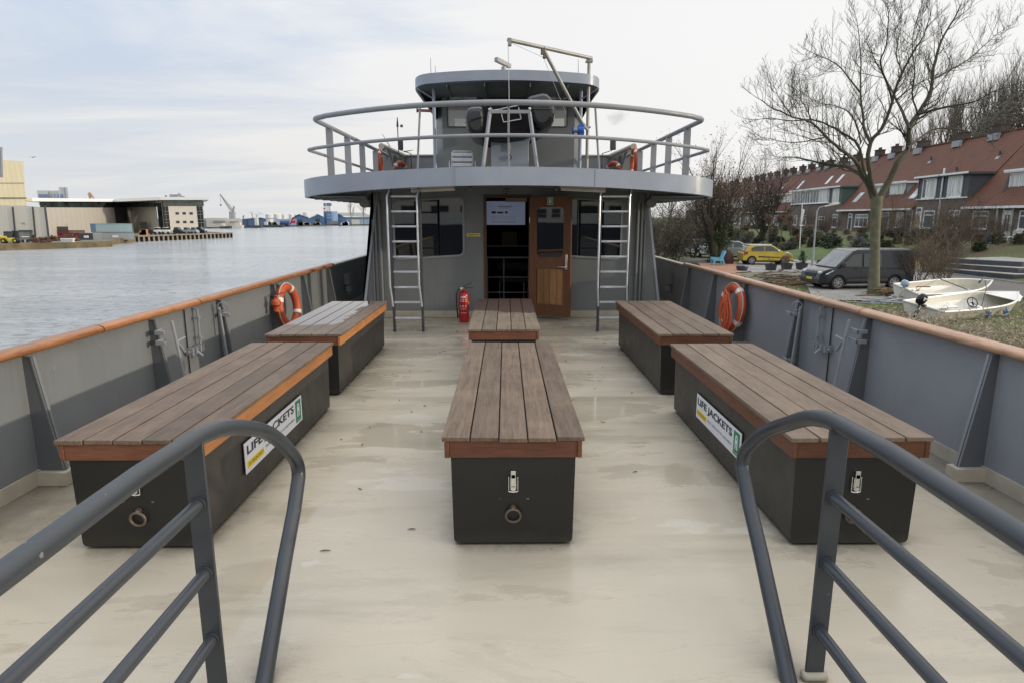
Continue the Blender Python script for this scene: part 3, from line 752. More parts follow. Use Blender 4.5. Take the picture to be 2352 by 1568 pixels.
# ================================================================= locker benches
def bench(x,y0,y1,label,tops,rim_l,rim_r,latch=True,sign=None,side=None):
    L=y1-y0;W=.69
    t=thing('locker_bench',label,'bench',(x,y0,0),'locker benches bolted in three rows on the foredeck')
    m=MB();n=5;pw=W/n
    for i in range(n):
        a=-W/2+i*pw+.0035;b=-W/2+(i+1)*pw-.0035;e=random.uniform(-.006,.006);w=random.uniform(-.0015,.0015)
        m.box(a,b,-.0+e,L+random.uniform(-.006,.006),.549+w,.571+w)
    m.build('seat_planks',tops,t,local=True,bevel=.003)
    for s,mm in ((-1,rim_l),(1,rim_r)):
        m=MB();m.box(min(s*.308,s*.330),max(s*.308,s*.330),.006,L-.012,.466,.550);m.build('rim_board',mm,t,local=True,bevel=.003)
    for yy in (.010,L-.04):
        m=MB();m.box(-.3075,.3075,yy,yy+.02,.466,.550);m.build('rim_end_board',M['rimx'],t,local=True,bevel=.003)
    # box with rounded bottom corners
    hw=.303;r=.022;pr=[(-hw,.53),(-hw,.014+r)]+[(-hw+r-r*math.cos(q),.014+r-r*math.sin(q)) for q in (R(30),R(60),R(90))]+[(hw-r+r*math.sin(q),.014+r-r*math.cos(q)) for q in (0,R(30),R(60),R(90))]+[(hw,.53)]
    m=MB();k=len(pr);vs=[(a*(1-.03*(0.53-b)/.5),.028,b) for a,b in pr]+[(a*(1-.03*(0.53-b)/.5),L-.05,b) for a,b in pr]
    fs=[];mi=[]
    m.add(vs,[tuple(range(k))],0);m.f[-1]=list(range(k))[::1]
    b0=0
    m.add(vs,[tuple(range(k-1,-1,-1))],0) if 0 else None
    m.add(vs,[tuple(range(2*k-1,k-1,-1))],0)
    m.add(vs,[(i,k+i,k+(i+1)%k,(i+1)%k) for i in range(k)],1)
    m.build('box',[M['dark'],M['sidebox']],t,local=True,bevel=.006)
    m=MB()
    for yy in (.12,L-.2):
        m.box(-.22,.22,yy,yy+.06,.0,.016)
    m.build('skid',M['black'],t,local=True)
    # toggle latch and ring on the end facing the bow
    m=MB();z=.33
    m.tube([(-.022,.018,z+.035),(-.022,.016,z-.04),(.022,.016,z-.04),(.022,.018,z+.035)],.0035,6)
    m.tube([(-.022,.016,z-.04),(.0,.014,z-.043),(.022,.016,z-.04)],.0035,6)
    m.box(-.014,.014,.014,.028,z-.03,z+.03);m.box(-.012,.012,.008,.028,z+.03,z+.068);m.cyl((0,.018,z-.022),(0,.008,z-.022),.014,12);m.box(-.010,.010,.008,.016,z-.015,z+.05)
    m.build('toggle_latch',M['chrome'],t,local=True,bevel=.002)
    m=MB();z=.175;m.torus((0,.010,z-.01),(0,1,.15),.036,.0065,28,8);m.sphere((0,.014,z+.026),.011);m.cyl((0,.029,z+.028),(0,.020,z+.028),.014,12);m.build('pull_ring',M['rust'],t,local=True)
    return t
B={}
B['C1']=bench(-.016,2.86,5.18,'nearest middle row bench, its whole black end with latch and ring in view',M['plank'],M['rimc'],M['rimc'])
B['C2']=bench(-.07,5.81,8.03,'middle row bench by the open door, far half stained dark by damp',M['plankc'],M['rimc'],M['rimc'])
B['L1']=bench(-1.835,2.84,5.2,'left bench with sunlit orange rim and LIFE JACKETS sign, partly behind the left guard rail',M['plank'],M['rimc'],M['rimy'])
B['L2']=bench(-1.865,5.56,7.8,'left hand bench with a glistening wet top beside the lifebuoy and light',M['plankw'],M['rimc'],M['rimy'])
B['R1']=bench(1.65,2.84,5.12,'right bench with dull red rim and LIFE JACKETS sign behind the right guard rail',M['plankr'],M['rimc'],M['rimc'])
B['R2']=bench(1.655,5.55,7.8,'right hand bench without a sign, beside the lifebuoy hung with orange rope',M['plankr'],M['rimc'],M['rimc'])
def lifesign(s,label):
    x=(-1.835+.304) if s<0 else (1.65-.304)
    if s<0: cs=[(563,1080),(557,1012),(690,912),(693,970)]
    else: cs=[(1602,958),(1602,898),(1707,1000),(1700,1056)]
    p=[P(u,v,X=x) for u,v in cs]
    y0,y1=(sum((p[0].y,p[1].y))/2,sum((p[2].y,p[3].y))/2);z0=(p[0].z+p[3].z)/2;z1=(p[1].z+p[2].z)/2
    L=abs(y1-y0);H=z1-z0
    n=Vector((1,0,0)) if s<0 else Vector((-1,0,0));xd=Vector((0,1,0)) if s<0 else Vector((0,-1,0))
    o=Vector((x,y0,z0));t=thing('life_jacket_sign',label,'sign',tuple(o))
    def q(a,b,h): return o+xd*a+Vector((0,0,b))+n*h
    def slab(a0,a1,b0,b1,h0,h1,name,mt):
        m=MB();vs=[q(a,b,h) for a in(a0,a1) for h in(h0,h1) for b in(b0,b1)]
        m.add(vs,[(0,1,3,2),(4,6,7,5),(0,4,5,1),(2,3,7,6),(0,2,6,4),(1,5,7,3)]);return m.build(name,mt,t)
    slab(0,L,0,H,.001,.006,'sign_plate',M['signw']);slab(-.004,L+.004,-.004,H+.006,.0,.003,'sign_backing',M['black'])
    text('LIFE JACKETS',M['ink'],t,q(L*.03,H*.50,.006),xd,(0,0,1),H*.38,L*.80,bold=.028)
    slab(L*.025,L*.27,H*.13,H*.38,.006,.0075,'yellow_field',M['yellow']);text('25 LIFE JACKETS',M['ink'],t,q(L*.04,H*.19,.0075),xd,(0,0,1),H*.13,L*.215)
    text('PROD.: LIBRA PLAST A/S. 6060 HAREID',M['ink'],t,q(L*.30,H*.27,.006),xd,(0,0,1),H*.085,L*.53)
    slab(L*.865,L*.975,H*.08,H*.92,.006,.0075,'green_field',M['green'])
    m=MB();c=L*.92;w=L*.024
    pts=[q(c-w,H*.28,.008),q(c-w,H*.70,.008),q(c-w*.5,H*.80,.008),q(c+w*.5,H*.80,.008),q(c+w,H*.70,.008),q(c+w,H*.28,.008),q(c+w*.35,H*.28,.008),q(c+w*.3,H*.5,.008),q(c-w*.3,H*.5,.008),q(c-w*.35,H*.28,.008)]
    m.add(pts,[tuple(range(10))] if True else []);m.build('jacket_symbol',M['signw'],t)
    m=MB();m.add([q(c+w*.3*math.cos(k),H*.68+w*.45*math.sin(k),.0088) for k in [i*.785 for i in range(8)]],[tuple(range(8))]);m.build('jacket_neck',M['green'],t)
    text('life jacket',M['signw'],t,q(L*.882,H*.13,.008),xd,(0,0,1),H*.07,L*.076)
lifesign(-1,'white LIFE JACKETS sign on the left bench, crossed by the curved guard rail tube')
lifesign(1,'white LIFE JACKETS sign on the inner side of the right bench, fully readable')
# ---------------------------------------------------------------- small plates on the wall
def plate(name,label,cat,u0,v0,u1,v1,Y,mt,txt=None,inkm=None,depth=.006):
    p=P(u0,v1,Y=Y);q=P(u1,v0,Y=Y);t=thing(name,label,cat,(p.x,Y,p.z));m=MB();m.box(p.x,q.x,Y-depth,Y-.001,p.z,q.z);m.build('plate',mt,t)
    if txt:
        w=(q.x-p.x);h=(q.z-p.z);text(txt,inkm,t,(p.x+w*.08,Y-depth,p.z+h*.27),(1,0,0),(0,0,1),h*.5,w*.84,bold=.02)
    return t
plate('capacity_sign','small yellow plate reading 200 MAX PAX left of the open door','sign',1072,536.5,1103,543.5,WY,M['yellow'],'200 MAX PAX',M['ink'])
p=P(1162,440,Y=WY);t=thing('roundel','tiny black roundel with white dots above the door','sign',(p.x,WY,p.z))
m=MB();m.cyl((p.x,WY-.012,p.z),(p.x,WY-.001,p.z),.042,16);m.build('disc',M['ink'],t)
m=MB()
for a in (-.018,.0,.02):
    for b in (-.015,.012): m.box(p.x+a-.004,p.x+a+.004,WY-.014,WY-.012,p.z+b-.006,p.z+b+.006)
m.build('dots',M['signw'],t)
# ---------------------------------------------------------------- lamps under the edge
for s,(u0,v0,u1,v1),lab in ((-1,(945,439,1045,434),'long tube light under the upper deck edge, over the left ladder'),(1,(1288,434,1391,439),'long tube light under the upper deck edge, over the right ladder')):
    p=P(u0,v0,Y=8.9);q=P(u1,v1,Y=8.8);q.y=8.8;t=thing('tube_light',lab,'lamp',tuple(p),'tube lights under the upper deck')
    m=MB();m.bar(p+Vector((0,0,.0)),q,.09,.05);m.build('diffuser',M['lamp'],t,bevel=.018,seg=3)
    m=MB();m.bar(p+Vector((0,0,.035)),q+Vector((0,0,.035)),.10,.02);m.build('housing',M['white'],t)
    e=P(930 if s<0 else 1408,430,Y=8.95);m=MB();m.box(e.x-.07,e.x+.07,8.93,8.97,e.z-.012,e.z+.012);m.build('bracket',M['white'],t)
for u,lab in ((836,'round grey speaker disc under the left wing of the upper deck'),(1497,'round grey speaker disc under the right wing of the upper deck')):
    p=P(u,466,Y=10.0);t=thing('round_speaker',lab,'speaker',(p.x,10.05,p.z),'round speakers under the upper deck');m=MB();m.cyl((p.x,10.0,p.z),(p.x,10.06,p.z),.078,28);m.build('face',M['disc'],t,bevel=.006)
    m=MB();m.cyl((p.x,10.06,p.z),(p.x,10.2,p.z+.0),.05,16);s=1 if u<1000 else -1;m.tube([(p.x,10.12,p.z),(p.x+s*.16,10.12,p.z),],.008,6);m.tube([(p.x,10.12,p.z),(p.x,10.12,p.z+.2)],.012,6);m.build('mount',M['greendk'],t)
for u in (1080,1278):
    p=P(u,434,Y=9.3);m=MB();m.sphere(p,.03);m.tube([p,p+Vector((0,.02,.08))],.012,6);m.bar(p,p+Vector((.09 if u>1200 else -.07,0,.05)),.03,.02)
    o=m.build('camera_bracket',M['greendk'],None);tag(o,'small dark fitting under the soffit to the %s of the door'%('left' if u<1200 else 'right'),'fitting')
# ---------------------------------------------------------------- ladders
def ladder(ul,ur,lab):
    a=P(ul,760,Z=0);b=P(ur,760,Z=0);Y=8.86;s=(a.x+b.x)/2;hw=(b.x-a.x)/2;t=thing('boarding_ladder',lab,'ladder',(s,Y,0),'ladders up to the upper deck')
    ztop=P(900,437,Y=Y-.05).z
    for q in (-1,1):
        m=MB();m.box(s+q*hw-.016,s+q*hw+.016,Y-.03,Y+.04,0.002,ztop+.05);m.build('stile',M['slate'],t,bevel=.003)
        x=s+q*hw-.022
        m=MB();m.tube([(x+.03,Y-.04,ztop+.02),(x-.01+.005,Y-.09,ztop-.09),(x-.005,Y-.10,ztop-.5),(x-.005,Y-.10,.66),(x+.004,Y-.08,.56),(x+.018,Y-.045,.36)],.0135,8);m.build('hand_tube',M['alu'],t)
    for v in (270,380,490,600,712,822,935,1045,1160):
        z=P(1176,(400+v/2.94)*.91875,Y=Y).z
        m=MB();m.box(s-hw+.01,s+hw-.01,Y-.028,Y+.03,z-.013,z+.013);m.build('rung',M['alu'],t,bevel=.003)
    return t
ladder(908,973,'ladder with bright steel hand tubes left of the doorway, before the left window')
ladder(1372,1437,'ladder with bright hand tubes right of the door, foot behind the right bench')
# ---------------------------------------------------------------- extinguisher
ey=9.7;ex=P(1066,741,Y=ey).x
t=thing('fire_extinguisher','red fire extinguisher with black hose standing on deck left of the door','fire extinguisher',(ex,ey,0))
m=MB();m.lathe([(.06,.0),(.075,.008),(.078,.03),(.078,.40),(.07,.44),(.05,.465),(.03,.475),(.022,.48),(.022,.50)],(ex,ey,.003),n=24);m.build('cylinder',M['red'],t,sharp=50)
m=MB();m.cyl((ex,ey,.50),(ex,ey,.535),.026,14);m.cyl((ex-.05,ey-.02,.515),(ex,ey,.515),.012,10);m.cyl((ex-.03,ey-.03,.52),(ex-.03,ey-.045,.52),.018,12);m.build('valve',M['chrome'],t)
m=MB();m.bar((ex,ey,.54),(ex+.13,ey-.02,.605),.022,.008);m.bar((ex,ey,.53),(ex+.15,ey-.02,.525),.022,.008);m.build('lever',M['black'],t)
m=MB();m.tube([(ex-.03,ey,.515),(ex-.08,ey,.50),(ex-.115,ey,.42),(ex-.11,ey,.25),(ex-.10,ey,.12),(ex-.09,ey,.06)],[.009]*4+[.012,.016],8);m.build('hose',M['black'],t)
m=MB()
def lab(a0,a1,z0,z1):
    k=5
    for i in range(k):
        f0=a0+(a1-a0)*i/k;f1=a0+(a1-a0)*(i+1)/k;rr=.0795
        m.add([(ex+rr*math.sin(R(f)),ey-rr*math.cos(R(f)),.003+z) for f,z in ((f0,z0),(f1,z0),(f1,z1),(f0,z1))],[(0,1,2,3)])
lab(-34,26,.375,.395);lab(-10,30,.396,.405)
for z in (.35,.335,.315): lab(-40,-22,z,z+.006);lab(-14,8,z,z+.008);lab(18,38,z,z+.006)
for a in (-40,-10,20): lab(a,a+8,.23,.262);lab(a+9,a+17,.23,.236)
for z in (.205,.195,.145,.138): lab(-36,32,z,z+.003)
m.build('label_print',M['tape'],t)
m=MB();m.box(ex+.072,ex+.082,ey-.02,ey+.01,.27,.32);m.build('pressure_tag',M['yellow'],t)
# ---------------------------------------------------------------- lifebuoys
def lifebuoy(c,axis,Rr,lab,rot=0,group='ring lifebuoys',rope=True,r=.052):
    c=Vector(c);ax=Vector(axis).normalized();t=thing('lifebuoy',lab,'lifebuoy',tuple(c),group)
    m=MB();m.torus(c,ax,Rr,r,40,14);m.build('ring',M['orange'],t,sharp=80)
    for k in range(4):
        a=R(45+rot+90*k);m=MB();m.torus(c,ax,Rr,r*1.03,5,14,a0=a-.11,a1=a+.11);m.build('reflective_band',M['tape'],t,sharp=80)
    if rope:
        u=(Vector((0,0,1))-ax*ax.z).normalized();w=ax.cross(u);pts=[]
        for i in range(49):
            a=2*math.pi*i/48;sw=abs(math.sin(2*(a-R(45+rot)+math.pi/2)));rad=Rr+r*.92+.012*sw
            pts.append(c+u*math.cos(a)*rad+w*math.sin(a)*rad+ax*.02)
        m=MB();m.tube(pts,.006,6);m.build('grab_line',M['rope'],t)
    return t
yl=P(663,715,X=-2.76).y
lb=lifebuoy((-2.76,yl,.505),(1,-.12,.10),.235,'orange lifebuoy hung on the left bulwark behind the wet bench',rot=20)
yr=P(1680,722,X=2.76).y
lr=lifebuoy((2.76,yr,.49),(-1,-.12,.10),.25,'orange lifebuoy hung on the right bulwark with an orange line coiled over it',rot=10)
t=thing('buoy_light','orange self igniting light clipped upside down beside the left lifebuoy','light',(-2.78,yl-.42,.55))
m=MB();c=Vector((-2.77,yl-.38,.60));m.lathe([(.012,.09),(.03,.075),(.03,.05),(.055,.02),(.058,-.02),(.03,-.045),(.026,-.06),(.034,-.065),(.034,-.10),(.02,-.11)],c,n=18);m.build('float',M['orange'],t)
m=MB();m.bar(c+Vector((-.06,-.02,.07)),c+Vector((.02,-.02,.07)),.015,.03);m.tube([c+Vector((0,0,.08)),c+Vector((.02,.12,.10)),c+Vector((.02,.25,.09))],.005,6);m.build('clip',M['black'],t)
# coil of orange line
t=thing('coiled_line','hank of thin orange line hanging over the right lifebuoy','rope',(2.7,yr,.4))
rnd=random.Random(3);m=MB()
for k in range(20):
    y0=yr-.10+rnd.uniform(-.05,.05);w=rnd.uniform(.05,.14);hb=rnd.uniform(.12,.36);x=2.66+rnd.uniform(-.04,.03);top=.66+rnd.uniform(-.05,.05);pts=[]
    for i in range(17):
        a=2*math.pi*i/16;pts.append((x+.01*math.sin(3*a),y0+w*math.sin(a)*(.6-.4*math.cos(a))-.02,(top+hb)/2+(top-hb)/2*math.cos(a)+rnd.uniform(-.006,.006)))
    m.tube(pts,.0055,5)
m.tube([(2.66,yr-.02,.72),(2.65,yr-.18,.62),(2.66,yr-.24,.5),(2.68,yr-.26,.36),(2.68,yr-.2,.28)],.006,5)
for k in range(3): m.torus((2.665,yr-.09,.60-.02*k),(0,.1,1),.055,.007,14,6)
m.build('line',M['ropeo'],t)
t=thing('lifebuoy_lanyard','pale line trailing from the right lifebuoy down to the deck','rope',(2.6,yr,.1))
m=MB();m.tube([(2.67,yr+.10,.42),(2.66,yr+.14,.30),(2.68,yr+.17,.18),(2.66,yr+.12,.05),(2.62,yr+.10,.015)],.006,6);m.build('line',M['rope'],t)
# ---------------------------------------------------------------- foreground guard rails
def guard(s,lab):
    X=1.035*s-.0
    Y0_=1.95 if s>0 else 1.895
    t=thing('guard_rail',lab,'railing',(X,1.95,0),'tubular guard rails around the bow steps')
    Y0=Y0_
    def Pz(u,v): 
        p=P(u,v,X=X);return p
    if s>0: top=[(2352,1247),(1935,972)];
    else: top=[(0,1318),(480,988)]
    a=Pz(*top[0]);b=Pz(*top[1])
    a=Vector((X,a.y,.5*(a.z+b.z)));b=Vector((X,Y0+.02,a.z))
    zt=a.z
    if s>0: foot=P(1812,1568,Y=1.93);k=P(1706,1075,Y=2.60);k2=P(1735,1010,Y=2.52);k3=P(1800,975,Y=2.36)
    else: foot=P(606,1568,Y=1.93);k=P(686,1095,Y=2.60);k2=P(660,1030,Y=2.52);k3=P(590,985,Y=2.32)
    back=Vector((X*1.0,-.6,zt))
    e=foot+(foot-k)*.10
    raw=[back,a,b,k3,k2,k,k+(foot-k)*.45,foot,e]
    # smooth the bend with a Catmull-Rom spline
    pts=[]
    ctl=[raw[0],raw[1],raw[2],raw[3],raw[4],raw[5],raw[6],raw[7],raw[8]]
    for i in range(1,len(ctl)-2):
        p0,p1,p2,p3=ctl[i-1],ctl[i],ctl[i+1],ctl[i+2]
        nseg=7 if 1<i<5 else 2
        for j in range(nseg):
            u=j/nseg;pts.append(.5*((2*p1)+(-p0+p2)*u+(2*p0-5*p1+4*p2-p3)*u*u+(-p0+3*p1-3*p2+p3)*u**3))
    pts=[back]+[p for p in pts if p.y<Y0-.0 or True]
    pts.append(ctl[-2]);pts.append(ctl[-1])
    m=MB();m.tube(pts,.0295,18);m.build('hand_tube',M['slate'],t,sharp=60)
    m=MB();m.box(X-.006,X+.006,Y0-.03,Y0+.035,.0,zt) if 0 else m.box(X-.032,X+.032,Y0-.006,Y0+.006,.02,zt-.01);m.build('post',M['slate'],t,bevel=.002)
    m=MB();m.box(X-.045,X+.045,Y0-.022,Y0+.02,.0,.03);m.build('post_foot',M['beige'],t,bevel=.012)
    for u,v in (((1935,1148),(1908,1302),(1888,1458)) if s>0 else ((487,1165),(503,1325),(520,1478))):
        z=P(u,v,Y=Y0-.03).z
        m=MB();m.tube([(X,-.6,z),(X,1.2,z),(X,Y0-.008,z)],.0205,14);m.tube([(X,Y0-.016,z),(X,Y0-.007,z)],.026,12);m.build('lower_tube',M['slate'],t)
    return t
guard(-1,'dark slate guard rail on the left, crossing in front of the left LIFE JACKETS sign')
guard(1,'dark slate guard rail on the right, crossing in front of the right hand bench')
# ---------------------------------------------------------------- litter on deck
rnd=random.Random(11);m=MB()
for k in range(46):
    x=rnd.uniform(-1.3,1.3);y=rnd.uniform(2.6,9.3)
    if abs(x+.03)<.4 or 1.3<abs(x)<2.2: x=rnd.choice([-1,1])*rnd.uniform(.45,1.25)
    if k>34: x=rnd.uniform(2.25,2.75)*rnd.choice([1,1,-1]);y=rnd.uniform(2.2,5)
    a=rnd.uniform(0,6.28);l=rnd.uniform(.008,.028);z=.004
    p=[Vector((x+math.cos(a)*l*t_+math.sin(a)*l*.25*(t_*t_-1),y+math.sin(a)*l*t_,z+.003*(1-t_*t_))) for t_ in (-1,-.3,.4,1)]
    m.tube(p,[.0012,.0028,.0026,.001],5)
M['leaf']=simple('dead_leaf',(.045,.03,.02),.8,var=.4,scale=30)
o=m.build('leaf_litter',M['leaf'],None,loc=(0,5,0));tag(o,'scattered dark twig and leaf crumbs on the beige deck','leaf litter',kind='stuff')
# ================================================================= upper deck things
UD=2.12
t=thing('tender_boat','black inflatable style tender slung on its cradle in front of the wheelhouse','boat',(P(1170,300,Y=11.7).x,11.7,2.9))
yb=11.55
def TB(u,v,y): return P(u,v,Y=y)
def hullsec(u0,v0,u1,v1,y,tilt):
    pass
M['vinyl']=simple('sheen_black_vinyl',(.020,.022,.028),.34,var=.15)  # lighter shoulder faces carry the sky sheen in their colour
def pontoon(cen,y0,y1,rx,rz,tilt,side):
    """fat side tube: flat sloping shoulder on top, rounded underside, tapering to the bow"""
    mb=MB();prof=[(-.80,.72),(-.74,.90),(-.5,.97),(.3,1.0),(.62,.93),(.86,.70),(.99,.34),(1.0,.02),(.97,-.25),(.84,-.55),(.60,-.80),(.30,-.95),(.0,-1.0),(-.28,-.95),(-.52,-.78),(-.68,-.5),(-.78,-.15),(-.82,.3)]
    st=[(y0,.60,.0),(y0+.02,.80,0),(y0+.08,.93,0),(y0+.2,1,0),((y0+y1)/2,1,.0),(y1-.7,.9,.03),(y1-.2,.6,.08),(y1,.3,.12)];n=len(prof);vs=[];fs=[]
    for (y,sc,dz) in st:
        for a,b in prof:
            x=a*rx*sc*side;z=b*rz*sc+dz
            vs.append((cen[0]+x*math.cos(tilt)-z*math.sin(tilt),y,cen[2]+x*math.sin(tilt)+z*math.cos(tilt)))
    for i in range(len(st)-1):
        for k in range(n): mb.add([vs[i*n+k],vs[i*n+(k+1)%n],vs[(i+1)*n+(k+1)%n],vs[(i+1)*n+k]],[(0,1,2,3)],1 if prof[k][1]>.1 or prof[(k+1)%n][1]>.3 else 0)
    mb.add(vs[:n],[tuple(range(n))],0)
    mb.add([vs[k] for k in (17,0,1,2,3,4,5,6)],[tuple(range(8))],1);mb.v[-8:]=[(p[0],p[1]-.004,p[2]) for p in mb.v[-8:]]
    mb.tube([Vector(vs[3*n+17])+Vector((0,0,0)),Vector(vs[17])-Vector((0,.01,0)),Vector(vs[7])-Vector((0,.01,0)),Vector(vs[3*n+7])],.012,6,0)
    return mb
cl=TB(1093,278,yb);cr=TB(1243,256,yb)
rxl=(TB(1119,278,yb).x-TB(1068,278,yb).x)/2;rzl=(TB(1093,243,yb).z-TB(1093,316,yb).z)/2
rxr=(TB(1276,256,yb).x-TB(1209,256,yb).x)/2;rzr=(TB(1240,215,yb).z-TB(1240,303,yb).z)/2
pontoon(cl,yb,yb+2.6,rxl,rzl,R(6),-1).build('side_tube',[M['gloss'],M['vinyl']],t,sharp=38)
pontoon(cr,yb,yb+2.6,rxr,rzr,R(10),1).build('side_tube',[M['gloss'],M['vinyl']],t,sharp=38)
m=MB();pts=[TB(u,v,yb+.1) for u,v in ((1105,246),(1212,236),(1222,290),(1200,308),(1140,318),(1100,306))];m.prism(pts,(0,.06,0));
pts2=[TB(u,v,yb+.13) for u,v in ((1100,250),(1218,240),(1262,288),(1236,304),(1200,315),(1160,321),(1112,317),(1088,309))];m.prism(pts2,(0,2.1,.05));M['tr']=simple('matt_black_boat',(.006,.005,.005),.6,spec=.15);m.build('transom',M['tr'],t)
m=MB()
for a,b in (((1152,263),(1156.5,281)),((1156.5,281),(1197,274)),((1197,274),(1191,247)),((1152,258),(1152,250)),((1152,250),(1198,241)),((1126,247),(1132,254)),((1132,254),(1150,251))): m.bar(TB(*a,yb+.06),TB(*b,yb+.06),.012,.014)
m.build('transom_bracket',M['alu'],t)
t=thing('boat_cradle','grey steel A shaped cradle frame under the black tender','frame',(P(1170,380,Y=11.3).x,11.3,UD),None)
for u0,v0,u1,v1 in ((1125.5,257,1104,386),(1216,257,1240,386)):
    m=MB();m.bar(TB(u0,v0,11.25),Vector((TB(u1,v1,11.15).x,11.15,UD)),.06,.045);m.build('leg',M['grey'],t,bevel=.003)
m=MB();m.bar(TB(1123,257.5,11.24),TB(1218.5,257.5,11.24),.05,.055);m.build('cross_bar',M['grey'],t,bevel=.003)
m=MB();m.sphere(TB(1124,252,11.22),.022);m.sphere(TB(1216.5,250.5,11.22),.024);m.build('end_knob',M['alu'],t)
# grey locker
lx0=TB(1128,380,12.4).x;lx1=TB(1214,380,12.4).x;lz=TB(1170,322,12.4).z
t=thing('deck_locker','pale grey steel locker with ring handle on the upper deck under the tender','locker',((lx0+lx1)/2,12.4,UD))
m=MB();m.box(lx0,lx1,12.4,13.0,UD,lz);m.build('body',M['fascia'],t,bevel=.006)
m=MB();m.box(lx0-.03,lx1+.03,12.36,13.03,lz,lz+.06);m.build('lid',M['fascia'],t,bevel=.006)
m=MB();c=TB(1170,362,12.38);m.torus((c.x,12.375,c.z),(0,1,.1),.04,.008,20,8);m.build('ring_handle',M['slate'],t)
m=MB();c=TB(1170,338,12.38);m.box(c.x-.02,c.x+.02,12.37,12.4,c.z-.07,c.z+.08);m.build('hasp',M['alum'],t,bevel=.004)
# chair
cx=TB(1062,370,12.6).x
t=thing('slatted_chair','aluminium armchair with white slatted back facing away on the upper deck','chair',(cx,12.6,UD))
zt=TB(1062,348,12.6).z;hw=.20
m=MB();m.tube([(cx-hw,12.62,UD+.3),(cx-hw,12.6,zt-.04),(cx-hw+.03,12.6,zt),(cx+hw-.03,12.6,zt),(cx+hw,12.6,zt-.04),(cx+hw,12.62,UD+.3)],.012,8);m.build('back_frame',M['alu'],t)
for i in range(5): m=MB();z=zt-.06-i*.095;m.box(cx-hw+.005,cx+hw-.005,12.585,12.6,z-.036,z+.03);m.build('back_slat',M['alu'],t,bevel=.006)
for s in (-1,1):
    m=MB();m.tube([(cx+s*(hw+.05),12.63,UD),(cx+s*(hw+.05),12.6,zt-.20),(cx+s*(hw+.05),12.75,zt-.17),(cx+s*(hw+.05),13.05,zt-.19),(cx+s*(hw+.05),13.08,UD)],.012,8);m.build('arm_leg',M['alu'],t)
m=MB();m.box(cx-hw,cx+hw,12.62,13.05,UD+.36,UD+.38);m.build('seat',M['alu'],t)
# ---------------------------------------------------------------- crane davit
yc=13.35;px=TB(1350.5,260,yc).x
t=thing('davit_crane','stained steel davit crane with a long boom and blue winch','crane',(px,yc,UD))
ztp=TB(1350,137,yc).z
m=MB();m.cyl((px,yc,UD),(px,yc,ztp),.034,16);m.build('post',M['alum'],t)
tip=TB(1167,92,12.2);pt=Vector((px+.05,yc,ztp+.02))
m=MB();m.cyl(tip,pt,.037,14);m.build('boom',M['alum'],t)
m=MB();m.box(px-.07,px+.07,yc-.06,yc+.06,ztp-.06,ztp-.02);m.cyl((px,yc,ztp-.03),(px,yc,ztp+.03),.05,12);m.build('head',M['alum'],t,bevel=.006)
jb=tip.lerp(pt,.40);br0=TB(1240,117,12.6);lo=TB(1338,284,13.1)
m=MB();m.cyl(Vector((jb.x,jb.y,jb.z-.03)),lo,.034,14);m.build('brace',M['alum'],t)
m=MB();m.box(jb.x-.05,jb.x+.03,jb.y-.04,jb.y+.04,jb.z-.12,jb.z);m.cyl(jb+Vector((0.02,-.05,-.16)),jb+Vector((0.02,.05,-.16)),.035,12);m.build('brace_joint',M['rust'],t,bevel=.004)
m=MB();m.cyl(tip+Vector((.03,-.04,-.07)),tip+Vector((.03,.04,-.07)),.035,14);m.box(tip.x+.0,tip.x+.06,tip.y-.05,tip.y+.05,tip.z-.10,tip.z+.02);m.build('sheave',M['alum'],t)
m=MB();hk=TB(1169.5,232,12.2);m.tube([tip+Vector((.0,0,-.08)),(tip.x+.01,12.2,(tip.z+hk.z)/2),hk],.006,6);m.tube([tip+Vector((.05,0,-.05)),jb+Vector((0,-.03,-.18))],.004,5);m.tube([jb+Vector((0,-.03,-.18)),TB(1300,262,12.9)],.004,5)
m.build('wire',M['alu'],t)
m=MB();m.cyl(hk,hk-Vector((0,0,.12)),.02,8);m.sphere(hk-Vector((0,0,.02)),.028);m.build('hook',M['chrome'],t)
m=MB();c=TB(1330,300,12.95);m.cyl((c.x-.03,c.y,c.z),(c.x+.09,c.y,c.z-.0),.085,20);m.cyl((c.x-.13,c.y,c.z),(c.x-.10,c.y,c.z),.075,20);m.box(c.x+.0,c.x+.10,c.y-.06,c.y+.06,c.z-.09,c.z+.11);m.build('winch',M['blue'],t,bevel=.01)
m=MB();m.cyl((c.x-.10,c.y,c.z),(c.x-.03,c.y,c.z),.05,16);m.build('winch_drum',M['alum'],t)
m=MB();m.bar(lo,Vector((px,yc-.04,lo.z-.10)),.04,.06);m.box(px-.06,px+.06,yc-.05,yc+.05,lo.z-.05,lo.z-.03);m.bar(lo+Vector((-.1,0,.12)),lo+Vector((.02,0,-.2)),.02,.05);m.build('winch_bracket',M['alum'],t)
